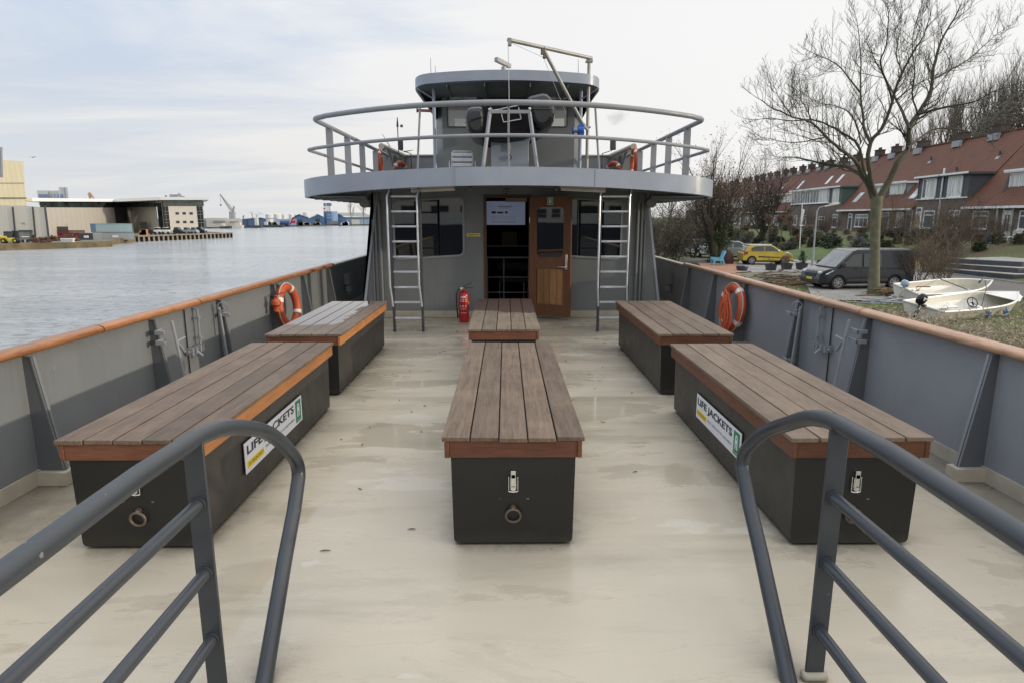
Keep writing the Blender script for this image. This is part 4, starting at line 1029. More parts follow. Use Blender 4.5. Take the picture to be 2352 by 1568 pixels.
# ---------------------------------------------------------------- wing gear
lifebuoy((P(872,370,Y=14.3).x,14.3,TB(872,372,14.3).z-.03),(1,.12,0),.26,'orange lifebuoy seen edge on at the left upper rail',rope=False)
lifebuoy((P(1457,368,Y=14.3).x,14.3,TB(1457,370,14.3).z-.03),(-1,.02,0),.27,'orange lifebuoy seen edge on at the right upper rail',rope=False)
lifebuoy((P(919,384,Y=15.8).x,15.8,TB(918,388,15.8).z-.12),(.9,-.5,0),.25,'lifebuoy with tangled line inside the left bridge wing',rope=True)
lifebuoy((P(1409,384,Y=15.8).x,15.8,TB(1409,388,15.8).z-.12),(-.9,-.6,0),.25,'dull red lifebuoy inside the right bridge wing, half sunk behind the deck edge',rope=False)
for u,v0,v1,s,lab in ((919,345,374,-1,'wing mirror on its stalk over the left bridge wing'),(1408,345,377,1,'wing mirror on its stalk over the right bridge wing')):
    c=P(u,(318+342)/2,Y=16.5);t=thing('wing_mirror',lab,'mirror',tuple(c))
    a=P(u-6,318,Y=16.5);b=P(u+7,345,Y=16.5);m=MB();m.box(a.x,b.x,16.5,16.55,b.z,a.z);m.build('mirror_head',M['slate'],t,bevel=.02)
    m=MB();m.tube([(c.x,16.55,c.z),(c.x,16.55,b.z),(c.x-s*.25,16.6,b.z-.08),(c.x-s*.25,16.6,b.z-.5)],.012,6);m.build('stalk',M['slate'],t)
t=thing('search_lamp','thin upright whip aerial with a small lamp head by the left bridge wing','aerial',tuple(P(913,340,Y=16.2)))
m=MB();m.tube([P(916,355,Y=16.2),P(913,290,Y=16.2)],.012,6);m.tube([P(913,292,Y=16.2),P(912.5,270,Y=16.2)],[.03,.008],8);m.box(P(913,0,Y=16.2).x-.03,P(913,0,Y=16.2).x+.03,16.18,16.22,P(913,290,Y=16.2).z-.03,P(913,290,Y=16.2).z+.03);m.build('mast',M['slate'],t)
m=MB();m.tube([P(878,308,Y=16.6),P(896,338,Y=16.6)],[.006,.016],6);m.tube([P(928,349,Y=16.6),P(950,345,Y=16.6)],[.02,.006],6)
o=m.build('mooring_spike',M['capgrey'],None);tag(o,'pair of thin pale spikes rising behind the left wing bulwark','rod')
# ================================================================= water and far shore
WZ=-4.5;GZ=-3.4
m=MB();vs=[];fs=[]
m.add([(-2500,-300,WZ),(400,-300,WZ),(400,4000,WZ),(-2500,4000,WZ)],[(0,1,2,3)]);o=m.build('water',M['water'],None,loc=(0,0,WZ));tag(o,'wide rippled grey river',kind='structure')
M['quay']=simple('quay_ground',(.17,.155,.12),.9,var=.3,scale=.2)
M['quaywall']=simple('mossy_quay_wall',(.16,.125,.07),.9,var=.4,scale=.6,bmp=.4,bscale=2)
q=[P(-60,578,Z=WZ),P(150,571,Z=WZ),P(253,567,Z=WZ),P(257,562,Z=WZ),P(310,556,Z=WZ),P(528,546,Z=WZ),P(500,541,Z=WZ)]
base=[Vector((-400,85,WZ))]+q+[Vector((-150,260,WZ)),Vector((-500,260,WZ))]
m=MB();m.prism([Vector((p.x,p.y,WZ-1)) for p in base],(0,0,GZ-WZ+1));o=m.build('quay_ground',M['quay'],None,loc=(-120,150,WZ));tag(o,'industrial quay apron on the far side of the river',kind='structure')
m=MB()
for i in range(4):
    a,b=q[i],q[i+1];d=(b-a).normalized();nn=Vector((d.y,-d.x,0));m.prism([a+nn*.3+Vector((0,0,-.5)),b+nn*.3+Vector((0,0,-.5)),b+nn*.3+Vector((0,0,GZ-WZ+.05)),a+nn*.3+Vector((0,0,GZ-WZ+.05))],-nn*.6)
o=m.build('quay_wall',M['quaywall'],None);tag(o,'mossy stone quay wall below the grey warehouse','wall')
# sheet piling: alternating troughs
M['pile']=simple('sheet_pile',(.22,.19,.15),.8,var=.3,scale=.5);M['piledk']=simple('sheet_pile_shade',(.035,.03,.028),.9)
a,b=q[4],q[5];n=22;m=MB();d=(b-a);u=d.normalized();nn=Vector((u.y,-u.x,0));zt=P(420,542,Y=(a.y+b.y)/2).z
up=Vector((0,0,1));zt=GZ+.15
pts=[]
for i in range(n):
    for f,o_ in ((0,.1),(.12,.1),(.5-.02,1.1),(.62,1.1)) : pass
L=d.length/n
prof=[]
for i in range(n):
    s0=a+u*(i*L);prof+=[s0+nn*1.0,s0+u*L*.38+nn*1.0,s0+u*L*.5-nn*.2,s0+u*L*.88-nn*.2]
prof.append(b+nn*1.0)
vs=[p+up*-.6 for p in prof]+[Vector((p.x,p.y,zt)) for p in prof];k=len(prof)
m.add(vs,[(i,i+1,k+i+1,k+i) for i in range(k-1)])
for i in range(k-1): m.m[i]=0 if i%4==0 else 1
m.bar(Vector((a.x,a.y,zt+.1))+nn*.4,Vector((b.x,b.y,zt+.1))+nn*.4,1.5,.3)
o=m.build('sheet_pile_wall',[M['pile'],M['piledk']],None);tag(o,'ribbed steel sheet pile wall in front of the office block, running out into the river','wall')
def pbox(mb,u0,u1,v0,v1,Y,dep,m_=0,zb=None,dx=None):
    vm=(v0+v1)/2;x0=P(u0,vm,Y=Y).x;x1=P(u1,vm,Y=Y).x
    if dx is None: dx=dep*min(x1,0)/Y*1.02   # plan follows the slanting quay line
    uc=(u0+u1)/2;z1=P(uc,v0,Y=Y).z;z0=P(uc,v1,Y=Y).z if zb is None else zb
    # depth goes away from the eye along the line of sight so that hidden sides stay hidden
    vs=[(x0,Y,z0),(x1,Y,z0),(x1,Y,z1),(x0,Y,z1)]+[(x0+dx,Y+dep,z0),(x1+dx,Y+dep,z0),(x1+dx,Y+dep,z1),(x0+dx,Y+dep,z1)]
    mb.add(vs,[(0,1,2,3),(7,6,5,4),(0,4,5,1),(1,5,6,2),(2,6,7,3),(3,7,4,0)],m_);return mb
def ribbed(name,c,scale,var=.1,rough=.6,dirt=None):
    mm,nt,bs=newmat(name);v=coords(nt);w=N(nt,'ShaderNodeTexWave');setin(w,Scale=scale,Distortion=.0);w.bands_direction='X';nt.links.new(v,w.inputs['Vector'])
    f=noise_n(nt,coords(nt,(1,1,.25)),.35,5,.65)
    col=mix(nt,ramp(nt,f,.3,.7),[x*(1-var) for x in c],[x*(1+var) for x in c]);col=mix(nt,ramp(nt,w.outputs['Fac'],.0,.25,.16,0),col,[x*.5 for x in c])
    if dirt: col=mix(nt,ramp(nt,noise_n(nt,coords(nt,(1,1,.12)),.9,5,.7),.58,.75,0,.5),col,dirt)
    nt.links.new(col,bs.inputs['Base Color']);setin(bs,Roughness=rough);return mm
M['clad']=ribbed('ribbed_cladding',(.58,.56,.49),.5,.05)
M['clady']=ribbed('cream_cladding',(.92,.80,.53),.25,.06,dirt=(.55,.36,.16))
M['clado']=ribbed('office_cladding',(.46,.43,.38),.9,.04)
M['officep']=simple('office_panel',(.88,.80,.70),.6,var=.03)
M['door_g']=simple('roller_door',(.23,.24,.23),.5);M['door_d']=simple('dark_roller_door',(.06,.065,.07),.5)
M['offg']=simple('office_glass',(.035,.045,.045),.1,var=.6,scale=.35);M['offg2']=simple('office_glass_green',(.13,.17,.16),.12,var=.5,scale=.25)
M['roofw']=simple('white_roof_edge',(.85,.86,.87),.4,var=.02)
# cream tower
Y=160;x=P(20,470,Y=Y)
t=thing('silo_building','tall cream windowless industrial block with rust stains at the left edge','building',(P(0,470,Y=Y).x,Y,GZ))
m=MB();w0=P(-90,420,Y=Y).x;w1=P(51,400,Y=Y).x
ztw=P(30,371,Y=Y).z;zm=P(30,455,Y=Y).z
m.prism([(w0,Y,GZ),(P(61,470,Y=Y).x,Y,GZ),(P(61,470,Y=Y).x,Y,zm),(P(48,371,Y=Y).x+.6,Y,ztw),(w0,Y,ztw+1)],(-23.5,30,0));m.build('wall',M['clady'],t)
m=MB();m.box(w0,P(61,460,Y=Y).x+.1,Y-.15,Y,zm-.15,zm+.1);z=P(30,421,Y=Y).z;m.box(w0,P(55,421,Y=Y).x,Y-.08,Y,z-.06,z+.06);m.build('band',M['pile'],t)
m=MB();p=P(1,345,Y=150);q_=P(3,408,Y=150);m.bar(p,q_,.5,.5);m.bar(P(0,338,Y=150),P(-3,380,Y=150),.9,.5);m.build('conveyor_head',M['grey'],t)
# grey warehouse
Y=132
t=thing('warehouse','pale grey ribbed warehouse with a roller door and two downpipes','building',(P(50,560,Y=Y).x,Y,GZ))
m=MB();vs=[(P(-120,515,Y=Y).x,Y,GZ),(P(114,560,Y=Y).x,Y,GZ),(P(114,560,Y=Y).x-.0,Y,P(60,474,Y=Y).z-.3),(P(60,474,Y=Y).x,Y,P(60,473,Y=Y).z),(P(-120,515,Y=Y).x,Y,P(0,471,Y=Y).z)]
m.prism(vs,(-11,14,0));m.build('wall',M['clad'],t)
m=MB();pbox(m,43,72,530,560,Y-.05,.1);m.build('roller_door',M['door_g'],t)
m=MB();pbox(m,42,73.5,529,531.5,Y-.3,.3);pbox(m,70.5,73,530,561,Y-.3,.3);m.build('door_frame',M['door_d'],t)
m=MB();pbox(m,75,82,540,560,Y-.06,.1);m.build('side_door',M['door_d'],t)
for ua,ub in ((29,37),(75,83)):
    m=MB();m.bar(P(ua,476,Y=Y-.1),P(ub,560,Y=Y-.1),.25,.2);m.build('downpipe',M['slate'],t)
m=MB();m.bar(P(103,473,Y=Y-.1),P(113.5,558,Y=Y-.1),.35,.2);m.build('corner_strip',M['slate'],t)
m=MB();pbox(m,50,56,512,514,Y-.2,.2);m.build('wall_lamp',M['grey'],t)
# office with long wing
t=thing('office_block','four storey office with white overhanging roof and a long grey wing behind the containers','building',(P(400,535,Y=195).x,195,GZ))
Yo=195
m=MB();m_=m;pbox(m,374,468,461,540,Yo,25,zb=GZ,dx=-13);m.build('glazed_corner',M['offg'],t)
m=MB();pbox(m,389.5,453.5,474,536,Yo-.4,.3,zb=GZ+.1);m.build('front_panel',M['officep'],t)
for r_,v in enumerate((490.7,510.5,530.3)):
    for u in (407,423,439): 
        m=MB();uu=u+r_*1.5;pbox(m,uu-3.8,uu+3.8,v-2.8,v+2.8,Yo-.45,.1);w=m.build('window',M['offg'],t)
        m=MB();pbox(m,uu-.3,uu+.3,v-2.8,v+2.8,Yo-.5,.05);m.build('mullion',M['grey'],w)
m=MB();pbox(m,374,468,461.5,473,Yo-.3,.2);m.build('top_glazing',M['offg2'],t)
m=MB()
for v in (474.5,486,493,505,512,524,531):
    pbox(m,376+(v-474)*.08,389,v-.6,v+.6,Yo-.25,.15);pbox(m,454,469+(v-474)*.03,v-.6,v+.6,Yo-.25,.15)
for u in (374.5,382,389,453.5,461,467.5): pbox(m,u-.4,u+.4,462,536,Yo-.3,.15)
for u in (395,404,413,422,431,440): pbox(m,u-.25,u+.25,462,473,Yo-.4,.1)
m.build('glazing_bar',M['grey'],t)
# stair tower and wing walls
m=MB();pa=P(374,470,Y=Yo);pb=P(359,470,Y=Yo+8)
def wallq(ua,Ya,ub,Yb,vt_a,vt_b,mat,name,zb=GZ,off=0):
    a=P(ua,vt_a,Y=Ya-off);b=P(ub,vt_b,Y=Yb-off);m=MB();m.add([(a.x,a.y,zb),(b.x,b.y,zb),b,a],[(0,1,2,3)]);return m.build(name,mat,t)
wallq(359,Yo+6,374,Yo,461,461,M['offg'],'stair_glazing')
wallq(289,Yo+20,359,Yo+6,476,474,M['clado'],'wing_wall')
wallq(260,Yo+10,289,Yo+20,464,464,M['offg'],'recess_glazing')
wallq(104,Yo-28,262,Yo+10,477,477.5,M['clado'],'wing_wall')
wallq(90,Yo-27,262,Yo+11,462,464,M['offg'],'wing_glazing',zb=P(180,479,Y=Yo-8).z)
wallq(262,Yo+19,374,Yo+.6,463,460,M['offg'],'wing_glazing',zb=P(325,476,Y=Yo+10).z)
m=MB();pbox(m,129,157,521,537,Yo-24,.6,zb=GZ+.1);m.build('loading_door',M['door_d'],t)
m=MB();pbox(m,322,338,510,530,Yo+8,.6,zb=GZ);m.build('entrance',M['offg'],t)
m=MB()
rp=[P(55,456,Y=Yo-30),P(74,453.5,Y=Yo-30),P(258,456,Y=Yo+8),P(368,450,Y=Yo-1.5),P(480,455.5,Y=Yo-2)]
zr=[P(65,457.5,Y=Yo-30).z,P(74,459.0,Y=Yo-30).z,P(262,460.5,Y=Yo+8).z,P(368,456.5,Y=Yo-1.5).z,P(480,456.5,Y=Yo-2).z]
zz=P(420,454.2,Y=Yo).z;xs=[P(55,457,Y=Yo-30),P(74,457,Y=Yo-31),P(262,457,Y=Yo+7),P(368,457,Y=Yo-2),P(480,457,Y=Yo-2)]
poly=[Vector((p.x,p.y,0)) for p in xs]+[Vector((xs[-1].x-13,Yo+24,0)),Vector((xs[3].x-14,Yo+26,0)),Vector((xs[2].x-14,Yo+36,0)),Vector((xs[0].x-14,Yo+8,0))]
hL=P(74,455.5,Y=Yo-30).z;hM=P(262,457.5,Y=Yo+7).z;hR=P(370,453.5,Y=Yo).z
hs=[hL,hL,hM,hR,hR,hR,hR,hM,hL]
k=len(poly);vs=[Vector((p.x,p.y,h)) for p,h in zip(poly,hs)]+[Vector((p.x,p.y,h-.85)) for p,h in zip(poly,hs)]
m.add(vs,[tuple(range(k)),tuple(range(2*k-1,k-1,-1))]+[(i,(i+1)%k,k+(i+1)%k,k+i) for i in range(k)]);m.build('roof',M['roofw'],t,sharp=10)
m=MB();pbox(m,389,408,447,453.5,Yo+6,4);pbox(m,378,384,449,453.5,Yo+6,3);pbox(m,410,424,450.5,453.5,Yo+6,3);m.tube([P(410,451,Y=Yo+6),P(414,445.5,Y=Yo+6)],.5,8);m.build('roof_unit',M['grey'],t)
# blue white building behind
t=thing('far_office','distant pale building with blue window strips and a tower behind the long roof','building',tuple(P(120,456,Y=420)))
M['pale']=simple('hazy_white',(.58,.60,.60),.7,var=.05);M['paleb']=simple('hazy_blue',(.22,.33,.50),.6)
m=MB();pbox(m,87,112,438,470,420,20);pbox(m,112,137,438.5,470,425,20);pbox(m,137,157,430.5,470,422,14);m.build('wall',M['pale'],t)
for u in (90,94,98,102,106,109.5,118.5,126,133.5): 
    m=MB();pbox(m,u-1.2 if u<115 else u-2,u+1.2 if u<115 else u+2,446,456,419.5,.3);m.build('window_strip',M['paleb'],t)
m=MB();pbox(m,139,144,446,456,421.5,.3);pbox(m,148,150,431,456,421.5,.3);m.build('window_strip',M['paleb'],t)
m=MB();m.bar(P(207,457,Y=400),P(206,443,Y=400),1.2,1);m.bar(P(207,443,Y=400),P(216,456,Y=400),.8,.8);m.bar(P(206,443,Y=400),P(203,449,Y=400),.8,.8);M['tancr']=simple('tan_crane',(.50,.36,.25),.7)
o=m.build('crane_head',M['tancr'],None);tag(o,'tip of a tan crane rising just behind the long white roof','crane')
# ---------------------------------------------------------------- containers
def container(u0,u1,v0,v1,Y,mat,lab,end=None,em=None,mark=None):
    t=thing('shipping_container',lab,'container',tuple(P((u0+u1)/2,v1,Y=Y)),None)
    m=MB();pbox(m,u0,u1,v0,v1,Y,2.4);m.build('side',mat,t)
    if end:
        m=MB();pbox(m,end[0],end[1],v0+.1,v1,Y-.03,2.3);m.build('end_doors',em,t)
    m=MB();pbox(m,u0,u1,v0,v0+.6,Y-.1,.1);pbox(m,u0,u1,v1-.6,v1,Y-.1,.1);m.build('rail',M['grey'],t)
    if mark: m=MB();pbox(m,*mark,Y-.14,.02);m.build('label_panel',M['signw'],t)
M['cblue']=ribbed('light_blue_container',(.33,.44,.47),2.2,.12,dirt=(.4,.42,.4));M['cgrey']=ribbed('grey_container',(.34,.37,.37),2.2,.1);M['cdark']=ribbed('dark_container',(.05,.06,.085),2.2,.1);M['cdb']=ribbed('blue_doors',(.12,.21,.33),2.5,.1)
container(208,304,514,533.6,150,M['cblue'],'long light blue container stacked on top of the grey one',(208,220),M['cdb'])
container(213,308,533.8,551.5,150,M['cgrey'],'long pale grey container underneath the light blue one',None,None,(258,272,541,546))
container(182,214,536,558.5,141,M['cdark'],'short dark blue container with a white label in front of the others',(214,234),M['cgrey'],(192.5,204,541.5,547))
# ---------------------------------------------------------------- yard clutter
M['rustpile']=simple('rusty_scrap',(.14,.07,.04),.9,var=.5,scale=1.5)
rnd=random.Random(5)
def scrap(u0,u1,v,Y,n,lab,mt,h=.9,sz=.5):
    m=MB()
    for i in range(n):
        p=P(rnd.uniform(u0,u1),v,Y=Y+rnd.uniform(-1.5,1.5));z=GZ+abs(rnd.gauss(0,h*.4));a=Vector((p.x,p.y,z));b=a+Vector((rnd.uniform(-1,1)*sz*2.4,rnd.uniform(-1,1)*sz,rnd.uniform(-.2,.3)));m.bar(a,b,rnd.uniform(.1,.45)*sz*2,rnd.uniform(.1,.45)*sz*2)
    o=m.build('scrap_heap',mt,None);tag(o,lab,'scrap heap')
scrap(76,112,556,126,60,'heap of dark rusty scrap on the quay edge in front of the warehouse',M['rustpile'])
scrap(120,178,549,135,80,'long heap of brown timber and scrap with a pale sheet left of the dark container',M['rustpile'],1.1)
m=MB();a=P(139,551.5,Y=128);b=P(168,549.5,Y=128)
for i in range(9): m.box(a.x+(b.x-a.x)*i/9,a.x+(b.x-a.x)*(i+.6)/9,128,128.5,GZ,GZ+.5)
m.box(a.x,b.x,127.9,128.6,GZ+.5,GZ+.75);o=m.build('concrete_barrier',M['signw'],None);tag(o,'row of white slatted barriers lying on the quay wall','barrier')
M['redf']=simple('dark_red_fence',(.16,.04,.05),.8)
m=MB()
for i in range(24): p=P(133+i*2.7,545,Y=148);m.box(p.x-.08,p.x+.08,148,148.1,GZ,GZ+1.9)
for z in (.4,1.1,1.8): m.box(P(133,545,Y=148).x,P(196,545,Y=148).x,148,148.08,GZ+z,GZ+z+.12)
m.box(P(133,545,Y=148).x,P(196,545,Y=148).x,148.1,148.15,GZ+.1,GZ+1.1);o=m.build('mesh_fence',M['redf'],None);tag(o,'dark red fence with white balls in front of the grey wing','fence')
# forklift
t=thing('forklift','yellow heavy forklift with dark cab parked before the warehouse','forklift',(P(20,563,Y=122).x,122,GZ))
M['fyel']=simple('machine_yellow',(.62,.52,.06),.45)
Y=122;m=MB();pbox(m,-8,17,543,556,Y,2.2);pbox(m,17,36,547,557,Y-.1,2);pbox(m,-10,2,541,552,Y,2.2);m.build('chassis',M['fyel'],t,bevel=.12)
m=MB();pbox(m,8,28,533,547,Y+.3,1.6);m.build('cab',M['cglass'],t,bevel=.1)
m=MB();pbox(m,8,29,532,533.5,Y+.2,1.8);m.bar(P(34,530,Y=Y+1),P(37,560,Y=Y+1),.3,.9);m.bar(P(37,531,Y=Y+1),P(40,560,Y=Y+1),.25,.9);m.bar(P(30,538,Y=Y+1),P(38,541,Y=Y+1),.2,.3);m.build('mast',M['slate'],t)
for u in (10,37): 
    p=P(u,559,Y=Y);z=GZ+.5;m=MB();m.cyl((p.x,Y-.25,z),(p.x,Y+.5,z),.5,18);w=m.build('wheel',M['black'],t);m=MB();m.cyl((p.x,Y-.28,z),(p.x,Y-.2,z),.2,14);m.build('hub',M['fyel'],w)
# golf-cart style white buggy
t=thing('utility_cart','small white roofed utility cart in front of the roller door','cart',(P(60,562,Y=126).x,126,GZ));m=MB();pbox(m,49,67,544,545.5,126,1.4);pbox(m,50,67,552,558,126,1.4);m.build('body',M['white'],t,bevel=.05)
m=MB()
for u in (50,58,66): p=P(u,550,Y=126.1);m.cyl((p.x,126.1,GZ+.7),(p.x,126.1,P(60,545,Y=126).z),.05,6)
for u in (53,64): p=P(u,558,Y=126);m.cyl((p.x,125.95,GZ+.3),(p.x,126.2,GZ+.3),.3,12)
m.build('running_gear',M['slate'],t)
# ---------------------------------------------------------------- far bank
FZ=-3.9
fb=[P(440,527,Z=WZ),P(473,525.5,Z=WZ),P(562,524,Z=WZ),P(765,518.8,Z=WZ),P(900,517.6,Z=WZ),P(1200,517,Z=WZ)]
M['bank']=simple('far_bank',(.055,.05,.04),.9,var=.3,scale=.05);M['bankg']=simple('far_grass',(.16,.15,.07),.9,var=.3,scale=.1)
m=MB();m.prism([Vector((p.x,p.y,WZ-1)) for p in fb]+[Vector((200,1500,WZ-1)),Vector((-900,1500,WZ-1)),Vector((-700,380,WZ-1))],(0,0,FZ-WZ+1))
o=m.build('far_ground',M['bank'],None,loc=(-200,600,WZ));tag(o,'low dark far bank of the river',kind='structure')
m=MB();vs=[P(700,516.6,Z=FZ+.02)]
a,b=P(775,517,Z=FZ+.02),P(880,515.9,Z=FZ+.02);m.add([a,b,b+Vector((0,150,0)),a+Vector((-30,150,0))],[(0,1,2,3)]);o=m.build('far_grass',M['bankg'],None);tag(o,'strip of pale grass on the far bank',kind='structure')
M['fblue']=ribbed('blue_shed',(.095,.17,.32),.12,.1);M['flblue']=ribbed('light_blue_shed',(.32,.45,.62),.12,.1);M['froof']=simple('grey_shed_roof',(.27,.27,.25),.8);M['fwhite']=simple('white_shed',(.55,.54,.50),.8,var=.1,scale=.05);M['ftank']=simple('white_tank',(.66,.66,.64),.6,var=.05,scale=.1)
def fshed(lab,name,parts,Y,cat='shed'):
    us=[p[1] for p in parts];t=thing(name,lab,cat,tuple(P(us[0],518,Y=Y)))
    for pn,u0,u1,v0,v1,mt in parts:
        m=MB();pbox(m,u0,u1,v0,v1,Y+(0 if pn in('wall','door','window_band') else 1)-(.5 if pn in('door','window_band') else 0),12 if pn=='wall' else .4,zb=FZ if v1>514 else None);m.build(pn,mt,t)
def fgable(lab,pts,Y,mt,dep=60,door=None,roof=None,dx=-8):
    dx=dep*P(pts[-1][0],510,Y=Y).x/Y*1.02;t=thing('gabled_shed',lab,'shed',tuple(P(pts[0][0],516,Y=Y)))
    pp=[P(u,v,Y=Y) for u,v in pts];pp=[Vector((pp[0].x,Y,FZ))]+pp+[Vector((pp[-1].x,Y,FZ))]
    m=MB();m.prism(pp,(dx,dep,0));m.build('wall',mt,t)
    if roof:
        m=MB()
        for i in range(1,len(pp)-2):
            a,b=pp[i],pp[i+1];m.add([a+Vector((0,-1,.4)),b+Vector((0,-1,.4)),b+Vector((dx,dep,.4)),a+Vector((dx,dep,.4))],[(0,1,2,3)])
        m.build('roof',roof,t)
    if door: m=MB();pbox(m,door[0],door[1],door[2],517,Y-.6,.4,zb=FZ);m.build('door',M['door_d'],t)
fshed('low white works hall at the left end of the far bank','works_hall',[('wall',474,520,502,519,M['fwhite']),('window_band',490,517,507,512,M['froof']),('roof_edge',474,522,501.5,503,M['froof'])],345)
fshed('longer white works hall behind the harbour crane','works_hall',[('wall',519,556,503.5,518,M['fwhite']),('window_band',527,548,509,511,M['froof'])],352)
fgable('blue shed with a slanted roof in the middle of the far bank',[(557,503.8),(599,500.3),(610.5,503.5)],378,M['fblue'],20,(567,569,506),M['froof'],-2)
m=MB()
t=thing('open_canopy','light blue open canopy beside the slanted blue shed','canopy',tuple(P(622,516,Y=385)))
m=MB();pbox(m,610,637,501.3,503.3,385,8);m.build('roof',M['flblue'],t);m=MB()
for u in (611,619,628,636.5): pbox(m,u-.4,u+.4,503,516,385,.6,zb=FZ)
m.build('post',M['fblue'],t)
for i,(u0,u1,v0) in enumerate(((610.7,628.5,493),(629,647,492.6),(648,657.5,493.2),(664,676,493),(677,690,493.4),(697,712,488.5))):
    Y=640+i*12;a=P(u0,505,Y=Y);b=P(u1,505,Y=Y);z=P((u0+u1)/2,v0,Y=Y).z;cx=(a.x+b.x)/2;r=(b.x-a.x)/2
    m=MB();m.lathe([(r,0),(r,z-FZ),(r*.5,z-FZ+r*.12),(.1,z-FZ+r*.18)],(cx,Y,FZ),n=28);o=m.build('storage_tank',M['ftank'],None);tag(o,['broad white storage tank at the left end of the tank row','second white storage tank from the left on the far bank','narrow third white tank from the left','fourth white tank, behind the left gable of the blue sheds','fifth white tank, just left of the domed one','domed white tank standing highest, behind the blue twin gables'][i],'storage tank','white storage tanks beyond the blue sheds')
m=MB();
fshed('pale blue hall front below the white tanks','works_hall',[('wall',635,682,504,517,M['flblue'])],420)
fgable('blue shed with two gables and a dark door on the far bank',[(669,504),(688,493.6),(706,500),(710,502.5),(721,497),(724,500)],430,M['fblue'],50,(684.5,693.5,505),M['froof'],-5)
fgable('single gabled blue shed with a dark door left of the striped silos',[(722.5,497),(731,493),(745,499.5)],436,M['fblue'],50,(727,735,503),M['froof'],-5)
# striped silos
t=thing('silo_tower','three tall silos with blue tops and white lower halves on a blue hopper house','silo',tuple(P(755,515,Y=440)))
for u in (747,753.8,759.8):
    Y=440;p=P(u,490,Y=Y);r=(P(u+2.8,490,Y=Y).x-p.x);z0=P(u,486,Y=Y).z;z1=P(u,474,Y=Y).z;z2=P(u,467,Y=Y).z;z3=P(u,464.5,Y=Y).z
    m=MB();m.cyl((p.x,Y,z0),(p.x,Y,z1),r,16);s_=m.build('silo_shell',M['ftank'],t);m=MB();m.cyl((p.x,Y,z1),(p.x,Y,z2),r*1.01,16);m.build('blue_band',M['fblue'],s_);m=MB();m.cyl((p.x,Y,z2),(p.x,Y,z3),r*.8,16,r1=r*.4);m.build('silo_cap',M['ftank'],s_)
m=MB();pbox(m,743.8,750,486,516,439,6,zb=FZ);pbox(m,749.5,761.5,486,512,438,8);m.build('hopper_house',M['fblue'],t);m=MB();pbox(m,761.5,775.5,486,508,440,8);m.build('white_wing',M['flblue'],t)
m=MB();
p=P(746,480,Y=438);m.cyl((p.x,436.5,p.z),(p.x,436.8,p.z),.6,14);m.build('red_emblem',M['red'],t)
m=MB()
for v in (494,500): pbox(m,751,760,v,v+.8,437.5,.3)
m.build('light_band',M['ftank'],t)
fgable('dark blue shed end right of the striped silos',[(775.5,492),(785,496),(794.5,501.2)],450,M['fblue'],60,None,M['froof'],-5)
t=thing('long_shed','long pale blue warehouse with grey roof at the right end of the far bank','warehouse',tuple(P(820,515,Y=470)))
m=MB();pbox(m,794.6,860,500,516,470,40,zb=FZ);m.build('wall',M['flblue'],t);m=MB();pp=[P(776,496,Y=469),P(860,499.8,Y=469),P(836,489,Y=500),P(776,489,Y=500)];m.add(pp,[(0,1,2,3)]);pbox(m,776,862,499,501,469,1);m.build('roof',M['froof'],t)
for u0,u1 in ((806,826),): m=MB();pbox(m,u0,u1,505,516,469.5,.4,zb=FZ);m.build('door',M['ftank'],t)
# harbour crane
t=thing('harbour_crane','tall grey harbour crane with a long leaning jib above the white halls','crane',tuple(P(535,516,Y=362)));Y=362
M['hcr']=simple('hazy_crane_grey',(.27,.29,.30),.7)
m=MB();m.bar(P(534,519,Y=Y),P(533.5,487,Y=Y),2.6,2.6);pbox(m,530.5,538,497,503,Y-1,5);pbox(m,531.5,537,487,490,Y-1,4);m.build('tower',M['hcr'],t)
m=MB();jb_=P(534,489,Y=Y);jt=P(505.5,447,Y=Y)
for o_ in (-.5,.5):
    m.bar(jb_+Vector((o_,o_,0)),jt,.28,.28);m.bar(jb_+Vector((o_,o_,1.6)),jt+Vector((0,0,.3)),.22,.22)
for i in range(16):
    a=jb_.lerp(jt,i/16);b=jb_.lerp(jt,(i+1)/16);m.bar(a,b+Vector((0,0,1.6*(1-(i+1)/16))),.16,.16)
m.build('jib',M['hcr'],t)
m=MB();m.bar(P(533,489,Y=Y),P(538,474.5,Y=Y),.7,.7);m.bar(P(536.5,489,Y=Y),P(538,474.5,Y=Y),.5,.5);m.build('mast_head',M['hcr'],t)
m=MB();m.bar(jt,P(507,470,Y=Y),.12,.12);p=P(507,470.5,Y=Y);m.box(p.x-.4,p.x+.4,Y-.4,Y+.4,p.z-.8,p.z+.2);m.bar(P(538,474.5,Y=Y),jb_.lerp(jt,.55),.1,.1);m.build('hoist',M['hcr'],t)
for u,v,h in ((580,490,9),(591,494,8),(559,497,5)):
    m=MB();Y=700;m.bar(P(u,505,Y=Y),P(u-1,v,Y=Y),.8,.8);m.bar(P(u-1,v,Y=Y),P(u-6,v-2,Y=Y),.5,.5) if u!=559 else m.bar(P(u,500,Y=Y),P(u+1,495,Y=Y),1,1)
    o=m.build('small_crane',M['hcr'],None);tag(o,{580:'tiny far crane left of the white steam',591:'tiny far crane standing in the white steam',559:'tiny mast over the white hall roof'}[u],'crane')
